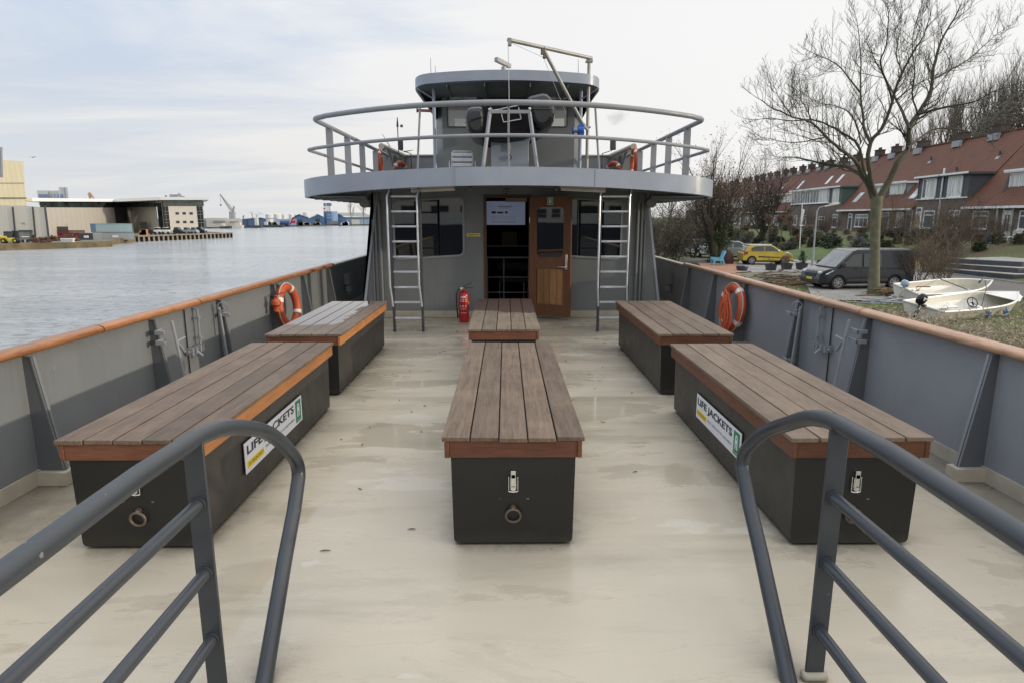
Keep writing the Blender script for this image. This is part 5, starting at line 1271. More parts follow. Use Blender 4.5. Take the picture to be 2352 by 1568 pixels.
# moored vessels and yard things under the sheds
def smallboat(u0,u1,v,h,Y,mt,lab,cab=None):
    t=thing('moored_boat',lab,'boat',tuple(P((u0+u1)/2,v,Y=Y)),'vessels moored along the far bank')
    a=P(u0,v,Y=Y);b=P(u1,v,Y=Y);L=b.x-a.x;m=MB();m.prism([(a.x,Y,WZ-.2),(b.x-L*.06,Y,WZ-.2),(b.x,Y,WZ+h),(a.x-L*.03,Y,WZ+h*.85)],(0,3,0));m.build('hull',mt,t)
    if cab: m=MB();m.box(a.x+L*cab[0],a.x+L*cab[1],Y+.6,Y+2.4,WZ+h*.8,WZ+h+cab[2]);m.build('cabin',M['fwhite'],t,bevel=.1)
smallboat(505,528,526,1.3,333,M['slate'],'dark low barge at the left of the far bank',(.1,.35,1.3))
smallboat(532,556,525,1.6,338,M['fwhite'],'pale motor yacht next to the dark barge',(.3,.8,1.4))
smallboat(566,600,524,1.4,352,M['slate'],'dark workboat with white wheelhouse in front of the slanted blue shed',(.55,.75,4.2))
smallboat(604,650,522.5,1.5,370,M['slate'],'long dark barge with light deck gear below the canopy',(.05,.2,1.6))
M['fblue2']=simple('blue_tank',(.045,.085,.21),.5)
m=MB();a=P(645,514,Y=392);b=P(664,514,Y=392);m.cyl((a.x,392,FZ+1.6),(b.x,392,FZ+1.6),1.6,16);o=m.build('cylindrical_tank',M['fblue2'],None);tag(o,'dark blue cylinder tank lying on the far bank','tank')
m=MB();m.bar(P(667,516,Y=390),P(672.5,501.5,Y=390),.6,.6);m.bar(P(672.5,501.5,Y=390),P(678,510,Y=390),.5,.5);m.bar(P(670,511,Y=390),P(678,511,Y=390),1.2,1.2);o=m.build('red_excavator',M['red'],None);tag(o,'red excavator arm beside the blue cylinder tank','excavator')
for u,c,lab in ((616,'tancr','heap of tan goods in front of the canopy'),(629,'fwhite','small white hut in front of the canopy'),(686,'slate','row of dark vehicles by the twin gabled shed'),(701,'tancr','tan heap between the two blue gable doors'),(724,'froof','grey yard fence near the silos'),(788,'white','white van and hut below the dark blue shed end')):
    m=MB()
    for i in range(9): p=P(u+rnd.uniform(-5,5),515.5,Y=400 if u<700 else 428);m.box(p.x,p.x+rnd.uniform(.8,2.6),p.y,p.y+1,FZ,FZ+rnd.uniform(.8,2.4))
    o=m.build('yard_goods',M[c],None);tag(o,lab,'goods')
# ================================================================= bare trees
M['bark']=simple('grey_green_bark',(.13,.125,.075),.85,var=.3,scale=4,bmp=.5,bscale=18)
M['barkd']=simple('dark_twig_bark',(.062,.052,.038),.9,var=.3,scale=3)
M['barkb']=simple('brown_twig_bark',(.125,.092,.064),.9,var=.35,scale=1.5)
M['barkg']=simple('hazy_twig_bark',(.15,.13,.105),.9,var=.25,scale=.5)
def leafm(name,c1,c2):
    mm,nt,bs=newmat(name);nt.links.new(mix(nt,attr(nt),c1,c2),bs.inputs['Base Color']);setin(bs,Roughness=.65);return mm
M['leafg']=leafm('dark_ivy_leaves',(.018,.035,.010),(.07,.10,.03));M['leafd']=leafm('dry_brown_leaves',(.075,.045,.028),(.20,.12,.065))
M['leafe']=leafm('evergreen_leaves',(.016,.030,.012),(.065,.085,.036));M['leafh']=leafm('hedge_twigs',(.055,.055,.028),(.17,.145,.085));M['leafy']=leafm('yellow_green_leaves',(.10,.11,.02),(.26,.25,.04));M['leafl']=leafm('grey_lavender_leaves',(.05,.055,.05),(.14,.14,.12))
def twig(mb,p,d,L,r,lv,rd,maxlv,spread,upw,kids,m_=0,tips=None):
    segs=4 if lv<2 else 3;pts=[p.copy()];rs=[r];q=p.copy();dd=d.copy()
    for i in range(segs):
        dd=(dd+Vector((rd.gauss(0,.13),rd.gauss(0,.13),rd.gauss(0,.10)+upw*.10))).normalized()
        q=q+dd*(L/segs);pts.append(q.copy());rs.append(max(r*(1-.75*(i+1)/segs),.0042))
    mb.tube(pts,rs,5 if lv<1 else (4 if lv<2 else 3),m_,cap=False)
    if tips is not None and lv>=maxlv-1: tips.append((pts[-1],dd))
    if lv>=maxlv: return
    n=kids[min(lv,len(kids)-1)]
    for k in range(n):
        t=.22+.78*(k+rd.random()*.6)/n;i=min(int(t*segs),segs-1);f=t*segs-i;b=pts[i].lerp(pts[i+1],min(1,f));td=(pts[i+1]-pts[i]).normalized()
        a=rd.uniform(0,2*math.pi);o=td.orthogonal().normalized();o2=td.cross(o);side=o*math.cos(a)+o2*math.sin(a)
        nd=(td*(1-spread*.55)+side*spread+Vector((0,0,upw*.35))).normalized()
        twig(mb,b,nd,L*rd.uniform(.42,.68)*(1.05-.45*t),max(r*.5*(1.1-.6*t),.0055),lv+1,rd,maxlv,spread,upw,kids,m_,tips)
def tree_mesh(seed,H,spread=.62,kids=(7,6,4,3),maxlv=3,trunk=.35,upw=.8,r=.22,stems=1,bare=.3):
    rd=random.Random(seed);tr=MB();cr=MB();tips=[]
    for s in range(stems):
        a=rd.uniform(0,6.28);lean=Vector((math.cos(a),math.sin(a),0))*(0 if stems==1 else rd.uniform(.15,.5))
        pts=[Vector((0,0,-.3))+lean*.2];rs=[r*1.25];n=6;d=(Vector((0,0,1))+lean).normalized();q=Vector((0,0,0))+lean*.2
        for i in range(n):
            d=(d+Vector((rd.gauss(0,.07),rd.gauss(0,.07),.12))).normalized();q=q+d*H*trunk*1.5/n;pts.append(q.copy());rs.append(r*(1-.55*(i+1)/n))
        tr.tube(pts,rs,9,0)
        nb=kids[0]
        for k in range(nb):
            t=bare+(1-bare)*(k+.5)/nb;i=min(int(t*n),n-1);b=pts[i+1];ang=k*2.4+rd.uniform(-.4,.4)
            nd=Vector((math.cos(ang)*spread,math.sin(ang)*spread,.55+.6*t)).normalized()
            twig(cr,b,nd,H*(.52-.12*t)*rd.uniform(.85,1.1),r*.42*(1.15-.5*t),0,rd,maxlv-1,spread*.85,upw,kids[1:],0,tips)
        twig(cr,pts[-1],d,H*(1-trunk*1.5)*.95,rs[-1]*.9,0,rd,maxlv-1,spread*.8,upw,kids[1:],0,tips)
    return tr,cr,tips
def leaves(mb,pts,n,sp,sz,rd,m_=0):
    for i in range(n):
        p=rd.choice(pts)+Vector((rd.gauss(0,sp),rd.gauss(0,sp),rd.gauss(0,sp)));a=Vector((rd.uniform(-1,1),rd.uniform(-1,1),rd.uniform(-1,1))).normalized();b=a.orthogonal().normalized();s=sz*rd.uniform(.6,1.4)
        mb.add([p-a*s,p+b*s*.55,p+a*s,p-b*s*.55],[(0,1,2,3)],m_,rd.random())
def template(name,seed,H,bark,lab,cat='tree',leafmat=None,nl=0,lsz=.06,lsp=.15,group=None,**k):
    t=thing(name,lab,cat,(0,0,0),group);tr,cr,tips=tree_mesh(seed,H,**k);tr.build('trunk',bark,t,local=True,sharp=80);cr.build('crown',bark,t,local=True,sharp=80)
    if leafmat:
        m=MB();leaves(m,[p for p,d in tips],nl,lsp,lsz,random.Random(seed));m.build('leaves',leafmat,t,local=True)
    return t
# ---------------------------------------------------------------- the big ash on the bank
def main_tree():
    rd=random.Random(21);Y0=29.2;base=P(2008,697,Y=Y0);t=thing('bare_tree','tall bare ash with forked olive trunk between the white boats and black van','tree',tuple(base))
    V=lambda cx,cy:(1635.4+cx*.3281,cy*.3281)
    m=MB();tp=[(2008,697),(2007,650),(2009,600),(2010,550),(2011,505),(2013,470),(2014,452)];rr=[.33,.25,.215,.205,.21,.245,.25]
    m.tube([P(u,v,Y=Y0) for u,v in tp],rr,16)
    for u,v,a in ((1996,592,-1),(2003,573,0)): p=P(u,v,Y=Y0-.22);m.torus((p.x,p.y,p.z),(.3*a,-1,0),.04,.022,12,6)
    m.build('trunk',M['bark'],t,sharp=80)
    limbs=[([(1125,1385),(1085,1280),(1020,1210),(940,1170),(830,1155),(700,1130),(580,1105),(470,1100)],.155,1.2),
      ([(1060,1240),(1000,1120),(900,1050),(800,960),(700,860),(560,820),(430,760),(320,690)],.12,-1.3),
      ([(1105,1290),(1060,1180),(1045,1080),(1000,990),(930,940),(820,880),(700,840),(560,850),(420,830),(290,840)],.11,.8),
      ([(1148,1390),(1110,1250),(1095,1120),(1110,1000),(1190,900),(1260,720),(1300,580),(1400,380),(1480,250),(1530,110)],.16,-.8),
      ([(1110,1000),(1062,900),(1058,800),(1040,650),(1042,450),(1030,250),(1010,130)],.10,1.5),
      ([(1265,710),(1210,540),(1175,430),(1220,330),(1235,130),(1220,40)],.075,-1.6),
      ([(1165,1392),(1240,1270),(1300,1140),(1375,1040),(1380,900),(1440,800),(1530,640),(1550,480),(1600,300),(1690,140),(1745,30)],.215,.6),
      ([(1380,905),(1335,790),(1290,700),(1240,600),(1130,400),(1100,330)],.10,1.7),
      ([(1435,805),(1560,770),(1700,738),(1830,718),(1950,650),(2080,610)],.085,-1.5),
      ([(1370,1040),(1450,970),(1560,905),(1700,900),(1850,930),(2000,950)],.075,1.1),
      ([(1545,560),(1650,500),(1760,440),(1850,370),(1980,250),(2080,180)],.07,1.9),
      ([(1040,650),(950,540),(870,450),(780,400),(680,360)],.055,-1.8),
      ([(1040,1000),(1010,880),(960,790),(860,740),(740,720),(620,640)],.06,2.0),
      ([(1290,700),(1420,600),(1545,540)],.05,-.9),([(1440,800),(1400,650),(1420,500),(1400,300),(1440,120)],.06,-2),
      ([(1330,500),(1290,380),(1320,200),(1330,60)],.05,1.6),([(800,960),(700,980),(580,1000),(440,980),(340,960)],.05,-.5),([(1060,1240),(960,1180),(860,1060),(790,1010),(640,960),(480,900)],.05,1.9),([(560,820),(480,700),(430,600)],.04,.6),([(700,860),(640,730),(560,640)],.04,-1.5)]
    mb=MB()
    for li,(pt,r0,dy) in enumerate(limbs):
        n=len(pt);pts=[]
        for i,(cx,cy) in enumerate(pt):
            u,v=V(cx,cy);f=i/(n-1);pts.append(P(u,v,Y=Y0+dy*f*(2.2 if li>3 else 1.7)+(0 if i==0 else rd.uniform(-.12,.12))))
        # refine
        q=[]
        for i in range(n-1):
            p0,p1,p2,p3=pts[max(i-1,0)],pts[i],pts[i+1],pts[min(i+2,n-1)]
            for j in range(3):
                s=j/3;q.append(.5*((2*p1)+(-p0+p2)*s+(2*p0-5*p1+4*p2-p3)*s*s+(-p0+3*p1-3*p2+p3)*s**3)+Vector((rd.uniform(-.02,.02),0,rd.uniform(-.02,.02))))
        q.append(pts[-1]);k=len(q);rs=[max(r0*.72*(1-.86*i/(k-1)),.011) for i in range(k)]
        mb.tube(q,rs,8 if r0>.09 else 6,0,cap=False)
        L=sum((q[i+1]-q[i]).length for i in range(k-1));nb=int(L*3.1)+3
        for b in range(nb):
            f=.16+.84*(b+rd.random())/nb if li not in(0,3,6) else .30+.70*(b+rd.random())/nb
            i=min(int(f*(k-1)),k-2);bp=q[i].lerp(q[i+1],f*(k-1)-i);td=(q[i+1]-q[i]).normalized();sd=rd.choice((-1,1))
            out=td.cross(Vector((0,1,0))).normalized()*sd+Vector((0,rd.uniform(-.7,.7),0));nd=(td*.55+out*.62+Vector((0,0,.28))).normalized()
            twig(mb,bp,nd,rd.uniform(.8,2.0)*(1.15-.45*f),max(rs[i]*.36,.011),0,rd,2,.62,1.0,(5,3),0)
        twig(mb,q[-1],(q[-1]-q[-2]).normalized(),1.0,.012,0,rd,2,.6,1.0,(5,3),0)
    mb.build('crown',M['barkm'],t,sharp=80)
M['barkm']=simple('ash_branch_bark',(.062,.058,.036),.85,var=.3,scale=3)
main_tree()
# ================================================================= land on the right
def hz(x,y):
    fx=38+.091*y
    if x<7: return -5.2
    if x<12.2: b=-5.2+(x-7)/5.2*2.75
    elif x<14.5: b=-2.45+(x-12.2)/2.3*.42
    else: b=-2.03
    if x>28.2:
        k=min(1,max(0,(x-28.2)/max(1,(fx-2.5-28.2))));k=k*k*(3-2*k);b+=k*1.75
    return b+(.05*math.sin(x*1.7+y*.9)*math.sin(y*.6) if x<22.8 or x>28.6 else 0)
def landmat():
    mm,nt,bs=newmat('grassy_bank');v=coords(nt);n1=noise_n(nt,v,.5,6,.65);n2=noise_n(nt,v,5,5,.7);n3=noise_n(nt,v,.16,4,.6)
    c=mix(nt,ramp(nt,n2,.35,.68),(.06,.08,.022),(.15,.19,.05));d=mix(nt,ramp(nt,n2,.3,.7),(.07,.052,.032),(.17,.135,.085))
    nt.links.new(mix(nt,ramp(nt,math_n(nt,'ADD',math_n(nt,'MULTIPLY',n1,.6),math_n(nt,'MULTIPLY',n3,.4)),.47,.57),c,d),bs.inputs['Base Color']);setin(bs,Roughness=.95);bump(nt,bs,n2,.8,.08);return mm
M['land']=landmat()
xs=[7,8.5,10,11,12.2,13,14,15,16.5,18,20,22,24,26,28.2,30,32,34,36,38,40,43,46,50,55,60,66,74,85,100,130,180,300]
ys=[-80,-30,-5,5,10,13,16,19,22,25,28,31,34,37,40,44,48,53,58,64,70,78,88,100,115,135,160,200,260,340,450,700,1200]
vs=[(x,y,hz(x,y)) for y in ys for x in xs];n=len(xs);fs=[(j*n+i,j*n+i+1,(j+1)*n+i+1,(j+1)*n+i) for j in range(len(ys)-1) for i in range(n-1)]
m=MB();m.add(vs,fs);o=m.build('ground',M['land'],None,loc=(30,50,-2));tag(o,'grassy river bank rising to the gardens of the brick houses',kind='structure')
def paving(name,c,br,sc=1.0,var=.12):
    mm,nt,bs=newmat(name);v=coords(nt);b=N(nt,'ShaderNodeTexBrick');setin(b,Scale=sc,Mortar_Size=.015,Brick_Width=br[0],Row_Height=br[1]);b.inputs['Color1'].default_value=rgb([x*(1-var) for x in c]);b.inputs['Color2'].default_value=rgb([x*(1+var) for x in c]);b.inputs['Mortar'].default_value=rgb([x*.55 for x in c]);nt.links.new(v,b.inputs['Vector'])
    f=noise_n(nt,v,.7,6,.65);nt.links.new(mix(nt,ramp(nt,f,.35,.7,0,.6),b.outputs['Color'],[x*.62 for x in c]),bs.inputs['Base Color']);setin(bs,Roughness=.8);return mm
M['road']=paving('worn_road',(.155,.145,.135),(.22,.11));M['slab']=paving('pale_parking_slabs',(.33,.32,.30),(1.2,.6));M['cobble']=paving('mossy_pavers',(.18,.175,.12),(.3,.15))
m=MB();pts=[];Y=[-60+i*6 for i in range(120)]
rc=lambda y:25.6 if y<52 else 25.6-(y-52)*.02
vs=[];
for y in Y: vs+=[(rc(y)-2.4,y,-1.985),(rc(y)+2.5,y,-1.985)]
m.add(vs,[(2*i,2*i+1,2*i+3,2*i+2) for i in range(len(Y)-1)]);o=m.build('road',M['road'],None,loc=(25,60,-2));tag(o,'narrow grey road between the parking bays and the gardens',kind='structure')
m=MB()
for s in (-1,1):
    path=[(rc(y)+(-2.46 if s<0 else 2.56),y,-2.0) for y in Y];m.sweep(path,[(-.06,0),(.06,0),(.06,.09),(-.06,.09)])
o=m.build('kerb',M['slab'],None,loc=(25,60,-2));tag(o,'low kerbs along the narrow road',kind='structure')
m=MB();m.add([P(u,v,Z=-1.975) for u,v in ((1845,642),(1870,690),(2120,690),(2180,628),(2010,622))],[(0,1,2,3,4)]);o=m.build('parking_slab',M['slab'],None);tag(o,'pale concrete slab the black van stands on',kind='structure')
m=MB();m.add([P(u,v,Z=-1.972) for u,v in ((1690,626),(1885,624),(1870,598),(1700,594))],[(0,1,2,3)]);o=m.build('parking_slab',M['slab'],None);tag(o,'pale paved strip under the yellow hatchback',kind='structure')
m=MB();m.add([P(u,v,Z=-1.978) for u,v in ((1760,648),(1900,652),(1905,626),(1690,626),(1650,640))],[(0,1,2,3,4)]);o=m.build('paved_verge',M['cobble'],None);tag(o,'mossy paved verge in front of the three plant pots',kind='structure')
M['terra']=simple('terracotta_boards',(.36,.19,.12),.8)
m=MB();m.prism([P(u,v,Z=-1.99) for u,v in ((1600,605),(1650,640),(1712,628),(1690,605))],(0,0,.035));o=m.build('timber_terrace',M['terra'],None);tag(o,'low terracotta coloured terrace under the blue garden chair','terrace')
M['tarp']=simple('grey_green_cover',(.22,.23,.20),.6)
a=P(1590,606,Y=44);m=MB();m.prism([P(u,v,Y=50) for u,v in ((1560,601),(1590,597),(1640,596.5),(1655,600),(1655,606),(1560,606))],(0,1.6,.0));o=m.build('covered_boat',M['tarp'],None,bevel=.08);tag(o,'low hull under a grey green cover beyond the bulwark rail','covered boat')
# reeds and grass
rd=random.Random(9)
M['reed']=leafm('dry_reeds',(.17,.135,.09),(.50,.42,.31));M['blade']=leafm('grass_blades',(.05,.085,.018),(.17,.22,.05))
m=MB()
for i in range(7500):
    y=rd.uniform(8,31);x=rd.uniform(9.0,16.5)
    lim=13.4+(24-y)*.30 if y<24 else 13.4-(y-24)*.1
    if 19.5<y<26.5: lim=min(lim,14.1)
    if x>lim+rd.uniform(-.7,.3): continue
    z=hz(x,y);h=max(.35,rd.gauss(1.15,.22)) if x<12 else rd.uniform(.45,.85);top=min(z+h,-1.15 if y<20 else -1.72)+rd.uniform(-.12,.1);h=top-z
    lx,ly=rd.gauss(.14,.12),rd.gauss(0,.12);w=.006
    p=Vector((x,y,z));q=p+Vector((lx,ly,h));a=rd.uniform(0,3.14);s=Vector((math.cos(a),math.sin(a),0))*w;c=rd.random()
    m.add([p-s,p+s,q],[(0,1,2)],0,c*.4)
    for k in range(9):
        b=q+Vector((rd.gauss(lx*.25,.025),rd.gauss(0,.025),rd.uniform(-.17,.12)));e=Vector((rd.gauss(.03,.03),rd.gauss(0,.03),rd.gauss(-.01,.035)));f=Vector((rd.gauss(0,.018),rd.gauss(0,.018),.026))
        m.add([b,b+f,b+e],[(0,1,2)],0,.45+.55*rd.random())
    for k in range(2):
        b=p.lerp(q,rd.uniform(.3,.8));e=b+Vector((rd.gauss(.1,.12),rd.gauss(0,.12),rd.uniform(-.05,.12)));m.add([b,b+Vector((.0,.008,.014)),e],[(0,1,2)],0,rd.random()*.6)
o=m.build('reed_bed',M['reed'],None,loc=(12,18,-2.5));tag(o,'bed of dry tan reeds along the water edge',kind='stuff')
m=MB()
for i in range(9000):
    y=rd.uniform(14,36);x=rd.uniform(12.2,22.6);
    if 29.0<y and x>15.5: continue
    z=hz(x,y);h=rd.uniform(.05,.16);a=rd.uniform(0,6.28);s=Vector((math.cos(a),math.sin(a),0))*.012;p=Vector((x,y,z));m.add([p-s,p+s,p+Vector((rd.gauss(0,.05),rd.gauss(0,.05),h))],[(0,1,2)],0,rd.random())
o=m.build('grass',M['blade'],None,loc=(17,25,-2.2));tag(o,'short green grass around the two boats',kind='stuff')
# ================================================================= terrace houses
def brickm(name,c1,c2,mort):
    mm,nt,bs=newmat(name);tc=N(nt,'ShaderNodeTexCoord');sep=N(nt,'ShaderNodeSeparateXYZ');nt.links.new(tc.outputs['Object'],sep.inputs[0])
    cb=N(nt,'ShaderNodeCombineXYZ');nt.links.new(math_n(nt,'ADD',sep.outputs[0],sep.outputs[1]),cb.inputs[0]);nt.links.new(sep.outputs[2],cb.inputs[1])
    b=N(nt,'ShaderNodeTexBrick');setin(b,Scale=1,Mortar_Size=.010,Brick_Width=.22,Row_Height=.065);b.inputs['Color1'].default_value=rgb(c1);b.inputs['Color2'].default_value=rgb(c2);b.inputs['Mortar'].default_value=rgb(mort);nt.links.new(cb.outputs[0],b.inputs['Vector'])
    f=noise_n(nt,coords(nt),.6,5,.65);nt.links.new(mix(nt,ramp(nt,f,.35,.7,0,.5),b.outputs['Color'],[x*.62 for x in c1]),bs.inputs['Base Color']);setin(bs,Roughness=.9);return mm
M['brick']=brickm('brown_brick',(.15,.105,.085),(.195,.14,.115),(.17,.155,.14))
M['brick2']=brickm('red_brown_brick',(.135,.078,.058),(.17,.10,.075),(.14,.12,.11))
def tilem(name,c1,c2,mo):
    mm,nt,bs=newmat(name);v=coords(nt);sep=N(nt,'ShaderNodeSeparateXYZ');nt.links.new(v,sep.inputs[0])
    # pantile rolls run up the slope, one roll every 25 cm along the ridge, courses every 30 cm
    s=math_n(nt,'SINE',math_n(nt,'MULTIPLY',sep.outputs[1],2*math.pi/.34));c=math_n(nt,'FRACT',math_n(nt,'MULTIPLY',sep.outputs[2],1/.27))
    f=noise_n(nt,v,.9,6,.7);f2=noise_n(nt,v,9,3,.6)
    col=mix(nt,ramp(nt,f2,.3,.7),c1,c2);col=mix(nt,ramp(nt,f,.46,.72,0,.75),col,mo);col=mix(nt,ramp(nt,s,-1,.3,.75,0),col,[x*.3 for x in c1]);col=mix(nt,ramp(nt,c,.0,.16,.45,0),col,[x*.35 for x in c1])
    nt.links.new(col,bs.inputs['Base Color']);setin(bs,Roughness=.8);bump(nt,bs,s,.6,.03);return mm
M['tile']=tilem('red_pantiles',(.148,.055,.030),(.215,.088,.048),(.095,.050,.032));M['tile2']=tilem('older_pantiles',(.13,.046,.030),(.19,.07,.042),(.075,.042,.030))
M['chimb']=brickm('dark_chimney_brick',(.055,.036,.032),(.085,.055,.048),(.08,.07,.065))
M['wwood']=simple('white_trim',(.80,.80,.78),.5,var=.08);M['dkwood']=simple('dark_weatherboard',(.07,.075,.085),.6);M['grnwood']=simple('green_trim',(.07,.115,.10),.5);M['ltwood']=simple('grey_weatherboard',(.30,.31,.33),.6);M['lead']=simple('lead_flashing',(.30,.31,.33),.5);M['ddoor']=simple('dark_door',(.05,.055,.06),.4)
TD=Vector((.091,1,0)).normalized();ND=Vector((TD.y,-TD.x,0))   # along the row / away from the river
X0=38
def HP(s,d,z):
    b=Vector((X0+.091*s,s,0));return Vector((b.x+ND.x*d,b.y+ND.y*d,z))
def hbox(m,s0,s1,d0,d1,z0,z1,mi=0):
    vs=[HP(s,d,z) for s in(s0,s1) for d in(d0,d1) for z in(z0,z1)];m.add(vs,[(0,1,3,2),(4,6,7,5),(0,4,5,1),(2,3,7,6),(0,2,6,4),(1,5,7,3)],mi)
RZ=9.85;RD=5.6
def hwin(par,s0,s1,z0,z1,d,lights,frame='wwood',pane='wglass',sill=True,tr=0,pat=None):
    m=MB();w=.09;hbox(m,s0,s1,d-.06,d+.02,z0,z0+w);hbox(m,s0,s1,d-.06,d+.02,z1-w,z1)
    e=[s0+(s1-s0)*i/lights for i in range(lights+1)]
    for i,x in enumerate(e): hw=.055 if 0<i<lights else .06;x_=min(max(x,s0+hw),s1-hw);hbox(m,x_-hw,x_+hw,d-.062,d+.018,z0,z1)
    if tr: hbox(m,s0,s1,d-.058,d+.02,z1-tr-.05,z1-tr+.04)
    f=m.build('window',M[frame],par)
    for i in range(lights):
        p=MB();q=(pat[i] if pat else None) or pane
        hbox(p,e[i]+.03,e[i+1]-.03,d-.03,d-.015,z0+.04,z1-.04);p.build('pane',M[q],f)
    if sill: p=MB();hbox(p,s0-.08,s1+.08,d-.14,d-.05,z0-.08,z0-.0);p.build('sill',M['wwood'],f)
def hdoor(par,s0,s1,zg,d,mt,glass=True):
    m=MB();hbox(m,s0,s1,d-.05,d+.01,zg,zg+2.15);dr=m.build('door',M[mt],par)
    if glass: p=MB();w=(s1-s0);hbox(p,s0+w*.22,s0+w*.42,d-.07,d-.052,zg+.5,zg+1.9);hbox(p,s0+w*.58,s0+w*.78,d-.07,d-.052,zg+.5,zg+1.9);p.build('pane',M['wglass'],dr)
    m=MB();hbox(m,s0-.12,s0,d-.08,d,zg,zg+2.7);hbox(m,s1,s1+.12,d-.08,d,zg,zg+2.7);hbox(m,s0,s1,d-.08,d,zg+2.15,zg+2.28);hbox(m,s0,s1,d-.08,d,zg+2.6,zg+2.72);m.build('door_frame',M['wwood'],dr)
    p=MB();hbox(p,s0,s1,d-.05,d-.03,zg+2.28,zg+2.6);p.build('transom_pane',M['wglass'],dr)
def roofquad(m,s0,s1,da,za,db,zb_,th=.12,seg=1):
    for i in range(seg):
        a=s0+(s1-s0)*i/seg;b=s0+(s1-s0)*(i+1)/seg;m.prism([HP(a,da,za),HP(b,da,za),HP(b,db,zb_),HP(a,db,zb_)],(0,0,-th))
def slope(z): return -.35+(RD+.35)*(z-2.45)/(RZ-2.45)
def house(s0,s1,style,label,ground=-.15,brick='brick',tile='tile',dorm=None,frontwins=(),doors=(),chim=(),vents=(),sky=(),seed=0,ridge=RZ,cols=(),gut='wwood'):
    t=thing('terrace_house',label,'house',tuple(HP((s0+s1)/2,0,ground)),'red roofed terrace houses along the road')
    top=5.55 if style=='full' else 2.5
    m=MB();hbox(m,s0,s1,0,.3,ground-1.2,(3.35 if style=='full' else 2.42))
    # gables and back
    for s in (s0,s1-.25):
        vs=[HP(s,.3,ground-1),HP(s,2*RD,ground-1),HP(s,2*RD+.0,2.4),HP(s,RD,ridge-.2),HP(s,.3,2.9)];m.prism(vs,TD*.25)
    m.build('wall',M[brick],t)
    m=MB()
    if style=='full':
        d=slope(5.7);roofquad(m,s0,s1,d-.2,5.62,RD,ridge);roofquad(m,s0,s1,2*RD+.3,2.4,RD,ridge)
    else:
        roofquad(m,s0,s1,-.42,2.42,RD,ridge);roofquad(m,s0,s1,2*RD+.3,2.4,RD,ridge)
    m.bar(HP(s0,RD,ridge+.03),HP(s1,RD,ridge+.03),.28,.14)
    rf=m.build('roof',M[tile],t)
    if style!='full': g=MB();hbox(g,s0-.0,s1,-.58,-.40,2.30,2.50);g.build('gutter',M[gut],t)
    for (c,w) in chim:
        g=MB();hbox(g,c,c+w,RD-.5,RD+.4,ridge-.4,ridge+.7);hbox(g,c-.06,c+w+.06,RD-.56,RD+.46,ridge+.7,ridge+.82)
        for k in range(2): p=HP(c+w*(.3+.4*k),RD-.05,ridge+.82);g.cyl(p,p+Vector((0,0,.3)),.12,10)
        g.build('chimney',M['chimb'],rf);g=MB();hbox(g,c-.12,c+w+.12,RD-.8,RD-.49,ridge-.75,ridge-.1);g.build('flashing',M['lead'],rf)
    for (s,z) in vents:
        d=slope(z);g=MB();p=HP(s,d,z);g.cyl(p,p+Vector((0,0,.55)),.10,10);g.build('vent_pipe',M['slate'],rf);g=MB();p2=HP(s,d-.25,z-.22);g.bar(p2,p+Vector((0,0,.1)),.5,.06);g.build('flashing',M['lead'],rf)
    for (s,z,w,h) in sky:
        g=MB();da,db=slope(z),slope(z+h);nrm=Vector((-ND.x,-ND.y,.9)).normalized()*.06
        g.prism([HP(s,da,z)+nrm*.3,HP(s+w,da,z)+nrm*.3,HP(s+w,db,z+h)+nrm*.3,HP(s,db,z+h)+nrm*.3],nrm);q=g.build('skylight',M['lead'],rf)
        g=MB();g.add([HP(s+.1,slope(z+.1),z+.1)+nrm*1.35,HP(s+w-.1,slope(z+.1),z+.1)+nrm*1.35,HP(s+w-.1,slope(z+h-.1),z+h-.1)+nrm*1.35,HP(s+.1,slope(z+h-.1),z+h-.1)+nrm*1.35],[(0,1,2,3)]);g.build('pane',M['skyg'],q)
    if dorm:
        for D_ in dorm:
            a,b,z0,z1,dd,trim,side,wins=D_
            g=MB();zt=z1+.22;dt=slope(zt)+.3
            for s in (a,b-.08): g.prism([HP(s,dd,z0-.1),HP(s,dd,z1),HP(s,slope(z1)+.1,z1),HP(s,slope(z0),z0-.1)],TD*.08)
            hbox(g,a+.08,b-.08,dd+.05,dd+.12,z0-.1,z1);dm=g.build('dormer',M[side],t)
            g=MB();hbox(g,a-.25,b+.25,dd-.35,dt,z1,zt);g.build('dormer_roof',M[trim],dm);g=MB();hbox(g,a-.28,b+.28,dd-.39,dd-.345,zt-.13,zt+.05);g.build('dormer_fascia',M['wwood'],dm)
            g=MB();hbox(g,a,b,dd-.10,dd+.02,z0-.12,z0);g.build('dormer_sill',M['wwood'],dm)
            for (wa,wb,n,pn) in wins: hwin(t,wa,wb,z0,z1-.02,dd+.02,n,pane=pn,sill=False)
    for (a,b,z0,z1,n,pn) in frontwins: hwin(t,a,b,z0,z1,0,n,pane=pn,tr=.45 if z1-z0>1.5 else 0)
    for (a,b,mt) in doors: hdoor(t,a,b,ground,0,mt)
    for s in cols: g=MB();hbox(g,s,s+.13,-.16,-.03,ground,top+.8 if style=='full' else top);g.build('downpipe',M['wwood'],t)
    return t
M['skyg']=simple('sky_reflecting_skylight',(.55,.58,.60),.12,var=.03)
